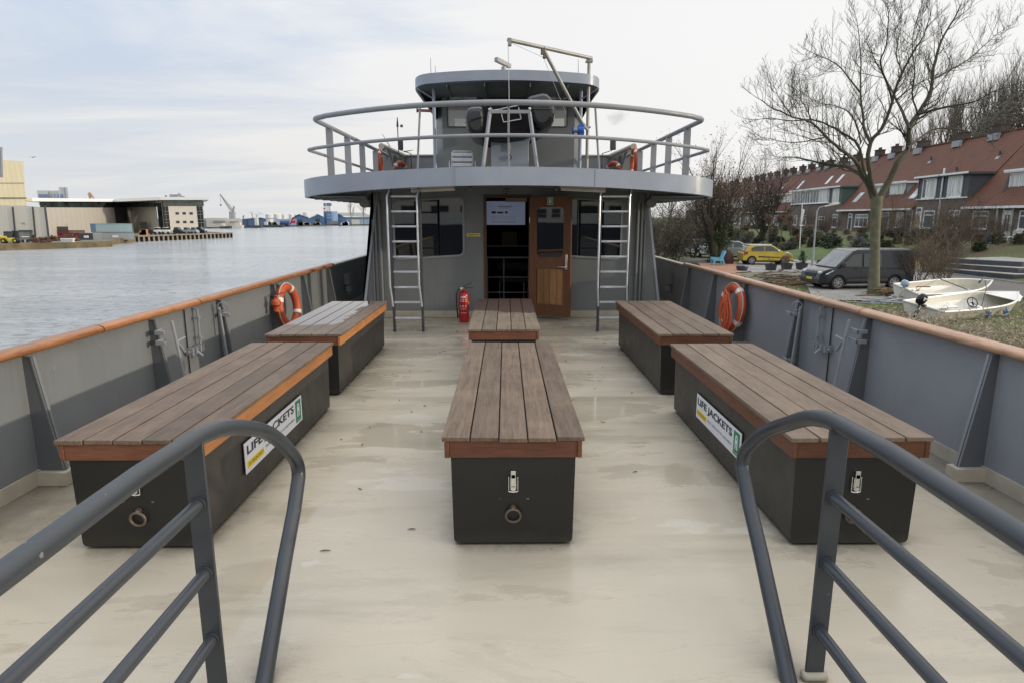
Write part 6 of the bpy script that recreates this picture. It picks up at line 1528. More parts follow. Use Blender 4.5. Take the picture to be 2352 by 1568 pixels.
# nearest first; s is the distance along the row
house(43,51.8,'low','nearest terrace house at the right edge, its white dormer window cut by the frame',dorm=[(44.5,51.5,3.45,5.3,1.0,'wwood','ltwood',[(44.7,51.3,4,'curtain')])],frontwins=[(44.5,48,.75,2.15,3,'wglass')],doors=[(49,50,'wwood')],chim=[(50.5,1.2)],seed=1)
house(51.8,60.5,'low','terrace house with white front door and a big curtained dormer at the right',dorm=[(52.0,56.8,3.45,5.35,1.0,'wwood','ltwood',[(52.1,54.2,2,'curtain'),(54.2,56.7,2,'curtain')])],frontwins=[(51.9,53.3,.55,2.1,1,'wglass'),(57.2,59.4,.5,2.1,2,'wglass')],doors=[(54.2,55.2,'wwood')],chim=[(56.0,1.3)],vents=[(58.5,7.7)],seed=2,cols=[55.9])
house(60.5,64.9,'full','brick house with shuttered dormer, right half of the flat roofed pair',dorm=[(60.6,64.8,3.45,5.5,-.06,'dkwood','dkwood',[(61.6,63.9,3,'curtain')])],frontwins=[(61.4,63.2,.5,2.2,2,'wglass')],vents=[(62.5,7.2)],seed=3,cols=[64.75])
house(64.9,69.4,'full','brick house with cream curtained dormer, left half of the flat roofed pair',dorm=[(65.0,69.3,3.45,5.5,-.06,'dkwood','dkwood',[(65.9,67.6,1,'curtain'),(67.6,68.4,1,'wglass')])],frontwins=[(65.6,67.6,.4,2.2,1,'wglass')],doors=[(68.1,69.0,'wwood')],vents=[(67.5,6.1)],chim=[(65.5,1.3)],seed=4)
house(69.4,78.6,'low','low eaved terrace house with white dormer right behind the big bare tree',tile='tile',dorm=[(73.6,77.6,3.5,5.35,1.0,'wwood','ltwood',[(73.9,77.4,4,'curtain')])],frontwins=[(74.8,76.6,.2,2.1,1,'wglass'),(71.6,73.2,.4,2.1,2,'curtain')],doors=[(69.9,70.9,'ddoor')],sky=[(70.8,3.5,1.3,1.2)],chim=[(71.6,1.2)],vents=[(75,7.8)],seed=5,ground=-.4)
house(78.6,88.3,'low','low eaved terrace house with a twin white dormer left of the big bare tree',dorm=[(78.8,81.2,3.5,5.3,1.0,'wwood','ltwood',[(79,81,2,'curtain')])],frontwins=[(80,83.5,.3,1.9,3,'wglass')],doors=[(84.5,85.4,'ddoor')],sky=[(84.7,3.4,1.3,1.3)],chim=[(79.5,1.2),(85.8,1.1)],vents=[(83,7.9)],seed=6,ground=-.7)
house(88.3,92.2,'full','narrow terrace house with dark green dormer',dorm=[(88.4,92.1,3.5,5.5,-.06,'grnwood','grnwood',[(89.1,91.2,2,'curtain')])],frontwins=[(88.9,90.6,.1,1.9,1,'wglass')],chim=[(90.3,1.1)],seed=7,ground=-1,sky=[(89.2,7.0,1.1,.95)])
house(92.2,99.5,'full','terrace house with long white window band and narrow white framed ground floor window',brick='brick',dorm=[(92.3,99.5,3.6,5.55,-.06,'wwood','ltwood',[(92.6,93.2,1,'wglass'),(93.3,96,1,'curtain'),(96,99.4,3,'wglass')])],frontwins=[(93.4,95.5,-.9,1.6,1,'wglass')],chim=[(97,1.1)],sky=[(97.2,6.3,1.1,1.5)],seed=8,ground=-1.1)
house(99.5,108.5,'full','terrace house whose white window band ends at the rusty tree',tile='tile2',dorm=[(99.5,107.8,3.6,5.55,-.06,'wwood','ltwood',[(99.6,103.5,4,'wglass'),(103.6,107.6,3,'wglass')])],frontwins=[(100.5,103,.2,1.8,2,'wglass'),(104.5,107,.2,1.8,2,'wglass')],chim=[(101.8,1.1),(106.8,1.1)],sky=[(101.2,6.3,1.1,1.5),],seed=9,ground=-1.1)
names=['sixth','seventh','eighth','ninth','tenth','eleventh','twelfth']
s=108.5;i=0
far_l=['hazy terrace house right behind the rusty brown tree','hazy terrace house with a bare white dormer just left of the rusty brown tree','hazy terrace house behind the crown of the ivy tree','hazy terrace house behind the ivy trunk, with white dormer','distant terrace house seen through the drooping shrubs','distant terrace house next to the deck edge end','farthest visible terrace house beside the right wing of the upper deck','terrace house at the far end, almost hidden behind the ship']
for w in (9,9,9.5,9.5,10,12,14,20):
    full=(i%2==1)
    house(s,s+w,'full' if full else 'low',far_l[i],tile='tile2',brick='brick2' if full else 'brick',dorm=[(s+.3,s+w-.3,3.6,5.3,-.06 if full else .9,'wwood','ltwood',[(s+.6,s+w-.6,4,'curtain')])],frontwins=[(s+1,s+3,.0,1.8,2,'wglass'),(s+5,s+7.5,.0,1.8,2,'wglass')],chim=[(s+1.5,1.2),(s+w*.7,1.2)],sky=[(s+w*.5,6.3,1.1,1.4)] if i<4 else [],ground=-1.2,seed=20+i)
    s+=w;i+=1
# ================================================================= vehicles
M['tyre']=simple('tyre',(.018,.018,.018),.8);M['rim']=simple('alloy_rim',(.42,.43,.45),.3,.7);M['plas']=simple('black_plastic',(.025,.025,.028),.5);M['hl']=simple('headlight_glass',(.62,.65,.68),.12,var=.2,scale=8);M['tl']=simple('tail_light',(.25,.02,.015),.2)
def carpaint(name,c,met=.0,rough=.2):
    mm,nt,bs=newmat(name);v=coords(nt);f=noise_n(nt,v,2,4);nt.links.new(mix(nt,f,[x*.9 for x in c],[x*1.1 for x in c]),bs.inputs['Base Color']);setin(bs,Metallic=met,Roughness=rough);bs.inputs['Specular IOR Level'].default_value=.4;bs.inputs['Coat Weight'].default_value=.3;bs.inputs['Coat Roughness'].default_value=.03;return mm
M['cpblack']=carpaint('black_van_paint',(.018,.020,.026));M['cpyel']=carpaint('yellow_car_paint',(.50,.37,.045));M['cpwhite']=carpaint('white_roof_paint',(.68,.68,.68),0);M['cpsil']=carpaint('silver_car_paint',(.34,.38,.42),.5)
def car(name,label,cat,loc,rz,W,lower,upper,belt,wheels,wr_,paint,roofp,wins,ws,extras,arch=1.14,roofin=.12):
    """side outline lofted over the width; +x is the nose. lower: top outline of the lower body, upper: greenhouse outline above the belt"""
    t=thing(name,label,cat,loc)
    hw=W/2;sill=.20+.03
    def half(z): return hw if z<belt else hw-roofin*(z-belt)/(max(p[1] for p in upper)-belt)
    def hwx(x): 
        L0=min(p[0] for p in lower);L1=max(p[0] for p in lower);e=min((L1-x),(x-L0));return 1-.11*max(0,1-e/.55)**2
    # lower side polygon with wheel arches
    bot=[];x1=lower[-1][0];x0=lower[0][0]
    ws_=sorted(wheels,reverse=True)
    bot.append((x1,sill+.08))
    for wx in ws_:
        r=wr_*arch
        for k in range(9):
            a=math.pi*k/8;bot.append((wx+r*math.cos(a),max(sill,wr_+r*math.sin(a)) if k in(0,8) else wr_+r*math.sin(a)))
    bot.append((x0,sill+.08))
    lo=lower+bot
    m=MB()
    n=len(lo)
    L=[(x,hw*hwx(x),z) for x,z in lo];Rr=[(x,-hw*hwx(x),z) for x,z in lo]
    m.add(L+Rr,[tuple(range(n-1,-1,-1)),tuple(range(n,2*n))]+[(i,(i+1)%n,n+(i+1)%n,n+i) for i in range(n)],0)
    body=m.build('body',paint,t,local=True,bevel=.035,seg=3,sharp=40)
    m=MB();k=len(upper);Lu=[(x,half(z)*hwx(x),z) for x,z in upper];Ru=[(x,-half(z)*hwx(x),z) for x,z in upper]
    m.add(Lu+Ru,[tuple(range(k-1,-1,-1)),tuple(range(k,2*k))]+[(i,(i+1)%k,k+(i+1)%k,k+i) for i in range(k)],0)
    m.build('cabin',[roofp],t,local=True,bevel=.04,seg=3,sharp=40)
    for wpts in wins:
        for sgn in (1,-1):
            m=MB();q=[(x,sgn*(half(z)*hwx(x)+.006),z) for x,z in wpts];m.poly(q if sgn<0 else q[::-1]);m.build('side_window',M['cglass'],t,local=True)
    for (xa,za,xb,zb,ins) in ws:
        m=MB();na=half(za)*hwx(xa)-ins;nb=half(zb)*hwx(xb)-ins*1.3;dx=zb-za;nx=Vector((zb-za,0,xa-xb)).normalized()*.008
        if (xa<0): nx=-nx if nx.x>0 else nx
        m.poly([Vector(p)+nx for p in ((xa,na,za),(xa,-na,za),(xb,-nb,zb),(xb,nb,zb))]);m.build('windscreen',M['cglass'] if xa<0 else M['wsg'],t,local=True)
    for wx in wheels:
        for sgn in (1,-1):
            y=sgn*(hw-.11);m=MB();m.lathe([(wr_*.93,-.10),(wr_,-.07),(wr_,.07),(wr_*.93,.10)],(wx,y,wr_),n=28,ax=(0,1,0));w=m.build('wheel',M['tyre'],t,local=True)
            m=MB();yo=y+sgn*.102
            for q in range(7):
                a=2*math.pi*q/7;m.bar((wx+.04*math.cos(a),yo,wr_+.04*math.sin(a)),(wx+wr_*.62*math.cos(a),yo,wr_+wr_*.62*math.sin(a)),.06,.02,up=(0,1,0))
            m.torus((wx,yo-.01*sgn,wr_),(0,1,0),wr_*.64,.022,28,6);m.cyl((wx,yo-.01*sgn,wr_),(wx,yo+.012*sgn,wr_),.06,12);m.build('rim',M['rim'],w,local=True)
            m=MB();m.lathe([(wr_*arch,-.02),(wr_*arch,.02)],(wx,sgn*(hw-.20),wr_),n=24,ax=(0,1,0));m.build('wheel_well',M['black'],t,local=True)
    m=MB();m.box(lower[0][0]+.3,lower[-1][0]-.3,-hw+.15,hw-.15,sill-.03,sill+.35);m.build('underbody',M['black'],t,local=True)
    for e in extras: e(t,hw)
    t.rotation_euler=(0,0,rz);return t
M['wsg']=simple('windscreen_glass',(.16,.18,.19),.08,var=.4,scale=1.2,spec=.8)
def slabpart(name,mt,x0,x1,y0,y1,z0,z1,bev=.015):
    def f(t,hw): m=MB();m.box(x0,x1,y0,y1,z0,z1);m.build(name,mt,t,local=True,bevel=bev)
    return f
def polypart(name,mt,pts,off,bev=.01,both=True):
    def f(t,hw):
        for sgn in ((1,-1) if both else (-1,)):
            m=MB();q=[Vector((x,sgn*(hw*(y)),z)) for x,y,z in pts];m.prism(q,Vector((off[0],sgn*off[1],off[2])));m.build(name,mt,t,local=True,bevel=bev)
    return f
# van
vl=[(-2.48,.45),(-2.48,1.02),(1.62,1.06),(2.05,1.02),(2.36,.90),(2.47,.72),(2.48,.42)]
vu=[(-2.47,1.0),(-2.40,1.86),(-2.28,1.94),(.62,1.96),(.85,1.90),(1.72,1.05)]
p=P(1935,664,Z=-1.97);q_=P(2056,668,Z=-1.97)
vp=P(1978,655,Z=-1.97)
van=car('van','black panel van with amber plate parked on the slab behind the ash trunk','van',(17.95,32.3,-1.975),R(180+4),1.98,vl,vu,1.05,[1.55,-1.40],.335,M['cpblack'],M['cpblack'],
  [[(.42,1.14),(1.42,1.14),(.86,1.70),(.42,1.76)],[(-.62,1.14),(.30,1.14),(.30,1.76),(-.62,1.76)]],
  [(1.70,1.10,.88,1.86,.10)],
  [slabpart('roof_panel',M['cpsil'],-2.2,.55,-.78,.78,1.962,1.975),slabpart('headlight',M['hl'],2.12,2.43,-.90,-.55,.74,.90,.05),slabpart('headlight',M['hl'],2.12,2.43,.55,.90,.74,.90,.05),slabpart('bumper',M['plas'],2.36,2.50,-.86,.86,.28,.50),slabpart('grille',M['plas'],2.40,2.495,-.50,.50,.60,.80),
   polypart('headlight',M['hl'],[(2.16,.985,.74),(1.80,1.005,.95),(2.10,.80,.99),(2.40,.62,.80)],(.035,.0,.01)),
   polypart('door_handle',M['plas'],[(.5,1.005,1.0),(.75,1.005,1.0),(.75,1.005,1.04),(.5,1.005,1.04)],(0,.02,0)),
   polypart('side_moulding',M['plas'],[(-1.0,1.003,.42),(1.1,1.003,.42),(1.1,1.003,.52),(-1.0,1.003,.52)],(0,.012,0)),
   polypart('mirror',M['plas'],[(1.36,1.02,1.12),(1.50,1.02,1.12),(1.46,1.02,1.36),(1.32,1.02,1.36)],(0,.20,0),.03),
   slabpart('number_plate',M['yellow'],2.505,2.515,-.26,.26,.46,.57,.0),
   polypart('sill_strip',M['ltwood'],[(-.95,1.0,.235),(1.12,1.0,.235),(1.12,1.0,.275),(-.95,1.0,.275)],(0,.02,0)),
   polypart('tail_lamp',M['tl'],[(-2.46,.98,1.0),(-2.38,1.0,1.0),(-2.34,.95,1.5),(-2.44,.93,1.5)],(0,.012,0)),
   polypart('panel_gap',M['black'],[(.355,1.001,.3),(.365,1.001,.3),(.365,1.001,1.08),(.355,1.001,1.08)],(0,.003,0),0)])
# yellow hatchback
yl_=[(-1.86,.42),(-1.88,.85),(-1.78,.96),(1.02,.98),(1.50,.88),(1.80,.70),(1.88,.42)]
yu=[(-1.80,.95),(-1.52,1.38),(-1.2,1.47),(.05,1.49),(.30,1.43),(1.06,.96)]
yp=P(1755,604,Z=-1.965)
car('hatchback','bright yellow hatchback with white roof parked beyond the garden chair','car',(19.75,48.4,-1.965),R(-4),1.69,yl_,yu,.97,[1.22,-1.22],.31,M['cpyel'],M['cpyel'],
  [[(-.28,1.03),(.72,1.03),(.20,1.38),(-.28,1.40)],[(-1.30,1.05),(-.34,1.03),(-.34,1.40),(-.95,1.38),(-1.28,1.24)]],[(1.05,1.0,.32,1.41,.09),(-1.80,1.0,-1.53,1.36,.12)],
  [slabpart('roof_panel',M['cpwhite'],-1.45,.22,-.72,.72,1.43,1.503,.03),slabpart('bumper',M['plas'],1.80,1.90,-.7,.7,.24,.36),
   polypart('headlight',M['hl'],[(1.52,.93,.74),(1.20,1.0,.92),(1.40,.75,.95),(1.74,.66,.78)],(.03,.0,.01)),polypart('tail_lamp',M['tl'],[(-1.84,.97,.72),(-1.52,1.002,.82),(-1.55,1.0,.98),(-1.80,.9,.98)],(0,.014,0)),
   polypart('side_stripe',M['plas'],[(-.75,1.003,.56),(.85,1.003,.52),(.85,1.003,.58),(-.75,1.003,.66)],(0,.012,0)),polypart('mirror',M['cpwhite'],[(.62,1.02,1.0),(.76,1.02,1.0),(.72,1.02,1.14),(.60,1.02,1.14)],(0,.16,0),.03)])
# silver estate behind, pale car under the shrubs
sl=[(-2.05,.42),(-2.08,.88),(-1.98,1.0),(1.05,1.02),(1.62,.92),(2.0,.72),(2.08,.42)]
su=[(-2.0,.98),(-1.78,1.42),(-1.4,1.55),(.15,1.56),(.42,1.48),(1.12,1.0)]
for lab,loc,rz,pt in (('silver people carrier parked behind the yellow hatchback','silver',None,None),):
    car('estate_car',lab,'car',(19.2,53.6,-1.965),R(-6),1.74,sl,su,1.0,[1.3,-1.25],.31,M['cpsil'],M['cpsil'],
     [[(-.25,1.06),(.80,1.06),(.25,1.46),(-.25,1.48)],[(-1.25,1.06),(-.33,1.06),(-.33,1.48),(-1.25,1.48)],[(-1.85,1.08),(-1.33,1.06),(-1.33,1.47),(-1.68,1.40)]],[(1.1,1.03,.44,1.46,.09),(-2.0,1.05,-1.79,1.40,.12)],
     [slabpart('bumper',M['plas'],2.0,2.1,-.7,.7,.24,.36),polypart('headlight',M['hl'],[(1.68,.93,.74),(1.32,1.0,.94),(1.5,.75,.97),(1.92,.66,.78)],(.03,.0,.01)),polypart('mirror',M['plas'],[(.70,1.02,1.05),(.84,1.02,1.05),(.80,1.02,1.2),(.68,1.02,1.2)],(0,.16,0),.03)])
p=P(1598,600,Z=-1.97)
car('estate_car','pale car half hidden under the drooping shrubs by the ivy tree','car',(17.7,58.5,-1.965),R(-75),1.74,sl,su,1.0,[1.3,-1.25],.31,M['cpwhite'],M['cpwhite'],
     [[(-.25,1.06),(.80,1.06),(.25,1.46),(-.25,1.48)],[(-1.25,1.06),(-.33,1.06),(-.33,1.48),(-1.25,1.48)]],[(1.1,1.03,.44,1.46,.09),(-2.0,1.05,-1.79,1.40,.12)],
     [slabpart('bumper',M['plas'],2.0,2.1,-.7,.7,.24,.36)])
# cars on the far quay (small: body and windows only)
def qcar(u0,u1,c,lab,Y=182):
    p=P((u0+u1)/2,541,Y=Y);W=(P(u1,541,Y=Y).x-P(u0,541,Y=Y).x);t=thing('quay_car',lab,'car',(p.x,Y,GZ),'cars parked on the quay before the office block');sx=W/4.2
    m=MB();pr=[(-2.1,.3),(-2.1,.85),(-1.9,1.0),(1.1,1.0),(1.9,.85),(2.1,.6),(2.1,.3)];m.prism([(p.x+x*sx,Y-.8,GZ+z*1.35) for x,z in pr],(0,1.7,0));m.build('body',c,t,bevel=.08)
    m=MB();pr=[(-1.85,1.0),(-1.5,1.45),(.3,1.48),(1.05,1.0)];m.prism([(p.x+x*sx,Y-.7,GZ+z*1.35) for x,z in pr],(0,1.5,0));m.build('cabin',M['cglass'],t,bevel=.08)
    m=MB();pr=[(-1.5,1.40),(-1.45,1.5),(.25,1.53),(.35,1.42)];m.prism([(p.x+x*sx,Y-.72,GZ+z*1.35) for x,z in pr],(0,1.54,0));m.build('roof',c,t)
    for x in (-1.3,1.3): m=MB();m.cyl((p.x+x*sx,Y-.86,GZ+.42),(p.x+x*sx,Y-.7,GZ+.42),.42,14);m.build('wheel',M['tyre'],t)
for a,b,c,l in ((335,355,'cpblack','dark car at the left end of the quay car row'),(357,374,'cpwhite','white car second from the left on the quay'),(375,394,'cpwhite','white car third from the left, right beside the stair glazing'),(401,421,'cpblack','dark estate below the first column of office windows'),(424,441,'cpsil','silver car below the middle column of office windows'),(441,456,'cpsil','silver car below the right column of office windows'),(452,474,'cpblack','dark car at the right end of the quay car row')): qcar(a,b,M[c],l,182 if a!=452 else 186)
M['orangegoods']=simple('orange_goods',(.48,.20,.08),.8,var=.4,scale=2)
m=MB()
for i in range(14): p=P(rnd.uniform(316,332),541,Y=178);m.box(p.x,p.x+rnd.uniform(.5,1.4),178,179,GZ,GZ+rnd.uniform(.5,1.6))
o=m.build('yard_goods',M['orangegoods'],None);tag(o,'orange brick pallets at the left end of the quay car row','pallets')
# ================================================================= boats on the grass
M['gel']=simple('boat_gelcoat',(.66,.64,.58),.35,var=.08,scale=2);M['gelin']=simple('boat_inner',(.55,.52,.44),.55,var=.12,scale=3);M['gelw']=simple('boat_rim',(.76,.75,.71),.35,var=.04);M['stripe']=simple('dark_red_stripe',(.16,.05,.06),.4);M['fend']=simple('blue_fender',(.05,.17,.33),.5)
def skiff(label,A,Bw,beam,fb,sheer,rot_roll,inner=True,bowflare=.3):
    A=Vector(A);Bw=Vector(Bw);d=Bw-A;L=d.length;ang=math.atan2(d.y,d.x);c=(A+Bw)/2
    t=thing('small_boat',label,'boat',tuple(c));n=18;hs=[];ins=[]
    def hb(s): return beam/2*(.86+.14*math.sin(math.pi*min(1,s/.5)/2)) if s<.5 else beam/2*max(.02,(1-((s-.5)/.5)**2.3))
    prof=MB();rim=MB();inn=MB();K=7
    rows=[];irows=[]
    for i in range(n+1):
        s=i/n;x=-L/2+L*s;b=hb(s);top=fb+sheer*s**2.2;kz=.02+.0*s+ (top-.10)*max(0,(s-.80)/.20)**1.8
        row=[]
        for k in range(-K,K+1):
            f=abs(k)/K;y=b*(f**.62) if f else 0;z=kz+(top-kz)*(f**1.9)
            row.append((x,math.copysign(y,k) if k else 0,z))
        rows.append(row)
        ir=[]
        for k in range(-K,K+1):
            f=abs(k)/K;bb=max(.0,b-.07);y=bb*(f**.45) if f else 0;z=max(kz+.10,.12+.0)+(top-max(kz+.10,.12))*(f**4);ir.append((x+(.03 if i==0 else (-.10 if i==n else 0)),math.copysign(y,k) if k else 0,min(z,top-.0)))
        irows.append(ir)
    def surf(mb,rows,flip=False):
        w=len(rows[0]);vs=[p for r in rows for p in r];fs=[]
        for i in range(len(rows)-1):
            for k in range(w-1):
                a=i*w+k;q=(a,a+1,a+w+1,a+w);fs.append(q if not flip else q[::-1])
        mb.add(vs,fs)
    surf(prof,rows,True);prof.add(rows[0],[tuple(range(len(rows[0])))]);prof.build('hull',M['gel'],t,local=True,sharp=50)
    surf(inn,irows);inn.add([(p[0]+.02,p[1],p[2]) for p in irows[0]],[tuple(range(len(irows[0])-1,-1,-1))]);inn.build('interior',M['gelin'],t,local=True,sharp=50)
    for sgn in (0,):
        path=[Vector(r[-1])+Vector((0,-.03,0)) for r in rows]+[Vector(r[0])+Vector((0,.03,0)) for r in rows][::-1]
        rim.tube(path,.038,8);rim.tube([path[0],path[-1]],.038,8)
    rim.build('gunwale',M['gelw'],t,local=True)
    t.rotation_euler=(R(rot_roll),0,ang);return t,L,rows
# nearer boat: stern left, bow right, opened towards us
A=P(2090,712,Z=-1.95);Bp=P(2335,690,Z=-1.95)
b1,L,rows=skiff('open white boat with steering wheel and blue fenders lying nearest the reeds',(14.95,22.5,-2.20),(20.1,24.7,-2.12),1.85,.60,.25,8)
def bl_(mb,name,mt,par=b1,**k): return mb.build(name,mt,par,local=True,**k)
m=MB();m.box(-L/2+.1,-L/2+.75,-.62,.62,.36,.42);bl_(m,'stern_bench',M['gelw'],bevel=.03);m=MB();m.box(-L/2+.9,-L/2+2.5,.22,.66,.34,.40);bl_(m,'side_bench',M['gelw'],bevel=.03)
m=MB();m.prism([(L/2-1.15,-.72,.70),(L/2-1.15,.72,.70),(L/2-.45,.42,.77),(L/2-.12,.05,.83),(L/2-.12,-.05,.83),(L/2-.45,-.42,.77)],(0,0,.03));bl_(m,'foredeck',M['gelw'],bevel=.015)
m=MB()
for i in range(9): m.box(-.05+i*.15,.05+i*.15,-.34,.10,.15,.165)
bl_(m,'floor_grating',M['slate']);m=MB();m.prism([(-.62,-.66,.2),(-.30,-.66,.2),(-.40,-.66,.62),(-.62,-.66,.62)],(0,.42,0));bl_(m,'console',M['gelw'],bevel=.03)
m=MB();m.torus((-.72,-.42,.74),(1,-.1,.35),.19,.016,26,8);m.bar((-.72,-.42,.74),(-.60,-.42,.62),.04,.04)
for k in range(3): a=k*2.09;m.tube([(-.72,-.42,.74),(-.72-.06*math.cos(a),-.42+.18*math.sin(a),.74+.17*math.cos(a))],.01,5)
bl_(m,'steering_wheel',M['black'])
m=MB();m.lathe([(.02,.22),(.13,.18),(.17,.05),(.16,-.10),(.10,-.2)],(-L/2-.18,.0,.86),n=16,ax=(.35,-.25,1));m.bar((-L/2-.16,0,.7),(-L/2-.55,-.15,.30),.10,.18);m.bar((-L/2-.15,0,.66),(-L/2+.05,0,.62),.2,.1);mo=bl_(m,'outboard_motor',M['gloss'],bevel=.02)
m=MB();m.box(-L/2-.33,-L/2-.10,-.179,-.17,.90,.94);m.box(-L/2-.33,-L/2-.28,-.179,-.17,.86,.98);bl_(m,'motor_marking',M['signw'])
for x,ln in ((-.45,.34),(.55,.30)):
    m=MB();m.lathe([(.02,.0),(.085,-.06),(.095,-.2),(.07,-.32),(.02,-.36)],(x,-.93,.56),n=14);m.tube([(x,-.86,.66),(x,-.93,.56)],.01,5);bl_(m,'fender',M['fend'])
m=MB();m.tube([(L/2-1.55,.30,.15),(L/2-1.15,.55,.95),(L/2-1.05,.75,1.22)],.012,6);m.bar((L/2-1.4,.7,1.18),(L/2-.9,.85,1.30),.04,.03);m.torus((L/2-1.42,.7,1.16),(0,1,.2),.05,.02,12,6);bl_(m,'boat_hook',M['slate'])
b2,L2,rows2=skiff('white rowing boat with dark stripe and blue covered outboard lying behind the nearer boat',(17.2,27.2,-2.12),(22.1,28.8,-1.98),1.55,.60,.22,15)
m=MB()
for i in range(1,16):
    for sg in (-1,):
        a=Vector(rows2[i][2 if sg<0 else -3]);b=Vector(rows2[i+1][2 if sg<0 else -3]);m.bar(a+Vector((0,-.012,0)),b+Vector((0,-.012,0)),.02,.035)
m.build('side_stripe',M['stripe'],b2,local=True)
m=MB();m.bar((.2,-.66,.72),(.2,.66,.72),.05,.03);m.build('thwart_strap',M['slate'],b2,local=True)
m=MB();m.lathe([(.02,.14),(.16,.10),(.19,0),(.15,-.12),(.08,-.16)],(-L2/2-.15,.0,.86),n=16,ax=(.5,-.2,1));m.build('motor_cowl',simple('pale_blue_cover',(.36,.45,.56),.5,var=.3,scale=8),b2,local=True,bevel=.01)
m=MB();m.bar((-L2/2-.14,0,.74),(-L2/2-.42,-.1,.2),.06,.12);m.bar((-L2/2-.42,-.1,.2),(-L2/2-.55,-.16,.05),.12,.05);m.build('motor_leg',M['capgrey'],b2,local=True)
# ================================================================= small things on the bank
t=thing('garden_chair','light blue slatted garden chair on the terracotta terrace','chair',tuple(P(1652,610,Z=-1.95)));c=Vector(t['_o']);M['chb']=simple('light_blue_plastic',(.13,.40,.56),.5);Y=c.y
def cb(m,pts,w=.5): m.prism([(c.x+x,Y,c.z+z) for x,z in pts],(0,w,0))
for yo in (0,.62): m=MB();m.prism([(c.x+x,Y+yo,c.z+z) for x,z in ((-.42,0),(-.34,0),(-.28,.34),(.25,.30),(.34,0),(.44,0),(.30,.52),(-.44,.60),(-.46,.54))],(0,.07,0));m.build('side_frame',M['chb'],t)
m=MB();m.prism([(c.x+x,Y+.07,c.z+z) for x,z in ((.10,.30),(.20,.28),(.52,1.02),(.40,1.06))],(0,.55,0));m.build('backrest',M['chb'],t,bevel=.02);m=MB();m.prism([(c.x+x,Y+.07,c.z+z) for x,z in ((-.42,.36),(.18,.28),(.18,.33),(-.42,.42))],(0,.55,0));m.build('seat',M['chb'],t,bevel=.02)
M['maroon']=simple('maroon_cover',(.06,.02,.02),.7)
p=P(1672,606,Z=-1.96);m=MB();m.lathe([(.38,0),(.42,.35),(.30,.75),(.12,1.0)],p,n=14);o=m.build('covered_barbecue',M['maroon'],None,bevel=.02);tag(o,'dark maroon covered barbecue right behind the blue garden chair','barbecue')
p=P(1704,622,Z=-1.97);m=MB();m.lathe([(.30,0),(.42,.26),(.40,.26),(.3,.2)],p,n=16);m.box(p.x-.3,p.x+.1,p.y-.2,p.y+.2,p.z+.2,p.z+.34);o=m.build('mortar_tub',M['cdark'],None);tag(o,'dark round tub on the paving left of the plant pots','tub')
M['pot']=simple('dark_planter',(.03,.033,.036),.5)
for i,(u,v,kind,lab) in enumerate(((1770,621,0,'square dark pot with dry stalks, left of the three'),(1806,619,1,'square dark pot with a loose brown green shrub, middle of the three'),(1840.5,619,2,'square dark pot with a small dense conifer, right of the three'))):
    p=P(u,v,Z=-1.97);t=thing('plant_pot',lab,'plant',tuple(p),'three square plant pots along the verge');m=MB();m.add([(p.x+a*s,p.y+b*s,z) for z,s in ((p.z,.24),(p.z+.42,.31)) for a,b in ((-1,-1),(1,-1),(1,1),(-1,1))],[(3,2,1,0),(0,1,5,4),(1,2,6,5),(2,3,7,6),(3,0,4,7)]);m.add([(p.x+a*.29,p.y+b*.29,p.z+.38) for a,b in ((-1,-1),(1,-1),(1,1),(-1,1))],[(0,1,2,3)]);m.build('pot',M['pot'],t)
    m=MB();rr=random.Random(i)
    if kind==2: pts=[p+Vector((rr.gauss(0,.15)*(1-h),rr.gauss(0,.15)*(1-h),.45+.75*h)) for h in [rr.random() for _ in range(60)]];leaves(m,pts,900,.05,.05,rr);mt=M['leafe']
    elif kind==1: pts=[p+Vector((rr.gauss(0,.16),rr.gauss(0,.16),.5+.5*rr.random())) for _ in range(60)];leaves(m,pts,380,.07,.05,rr);mt=M['leafd']
    else:
        for k in range(18): m.tube([p+Vector((0,0,.4)),p+Vector((rr.gauss(0,.25),rr.gauss(0,.25),rr.uniform(.6,.95)))],.008,3)
        mt=M['barkd']
    m.build('plant',mt,t)
# street lamp, flag pole
p=P(1865,614,Z=-1.98);t=thing('street_lamp','slender pale grey street lamp with short arm beside the road','street lamp',tuple(p));zt=P(1866,476,Y=p.y).z
m=MB();m.cyl(p,(p.x,p.y,p.z+1.1),.085,12);m.tube([(p.x,p.y,p.z+1.1),(p.x,p.y,zt-.3),(p.x+.12,p.y,zt-.04),(p.x+.5,p.y,zt+.06)],[.06,.045,.035,.03],10);m.build('pole',M['lead'],t)
e=Vector((p.x+.45,p.y,zt+.07));m=MB();m.prism([e+Vector(q) for q in ((0,-.1,0),(1.0,-.1,.22),(1.05,-.1,.12),(.05,-.1,-.07))],(0,.22,0));m.build('lamp_head',simple('lamp_cream',(.50,.48,.38),.5),t,bevel=.02)
p=P(1838,560,Y=62);t=thing('flag_pole','thin white flagpole in the gardens left of the street lamp','pole',(p.x,62,hz(p.x,62)));m=MB();m.cyl((p.x,62,hz(p.x,62)),P(1843,467,Y=62),.045,8);m.build('pole',M['wwood'],t);m=MB();q=P(1843,480,Y=62);m.poly([q,q+Vector((.25,0,-.1)),q+Vector((.1,0,-1.3)),q+Vector((0,0,-1.2))]);m.build('pennant',M['signw'],t)
p=P(1621,600,Y=66);m=MB();m.cyl((p.x,66,-2),(p.x,66,P(1620,563,Y=66).z),.06,8);o=m.build('lamp_post',M['lead'],None);tag(o,'short pale post seen through the shrubs by the white car','post')
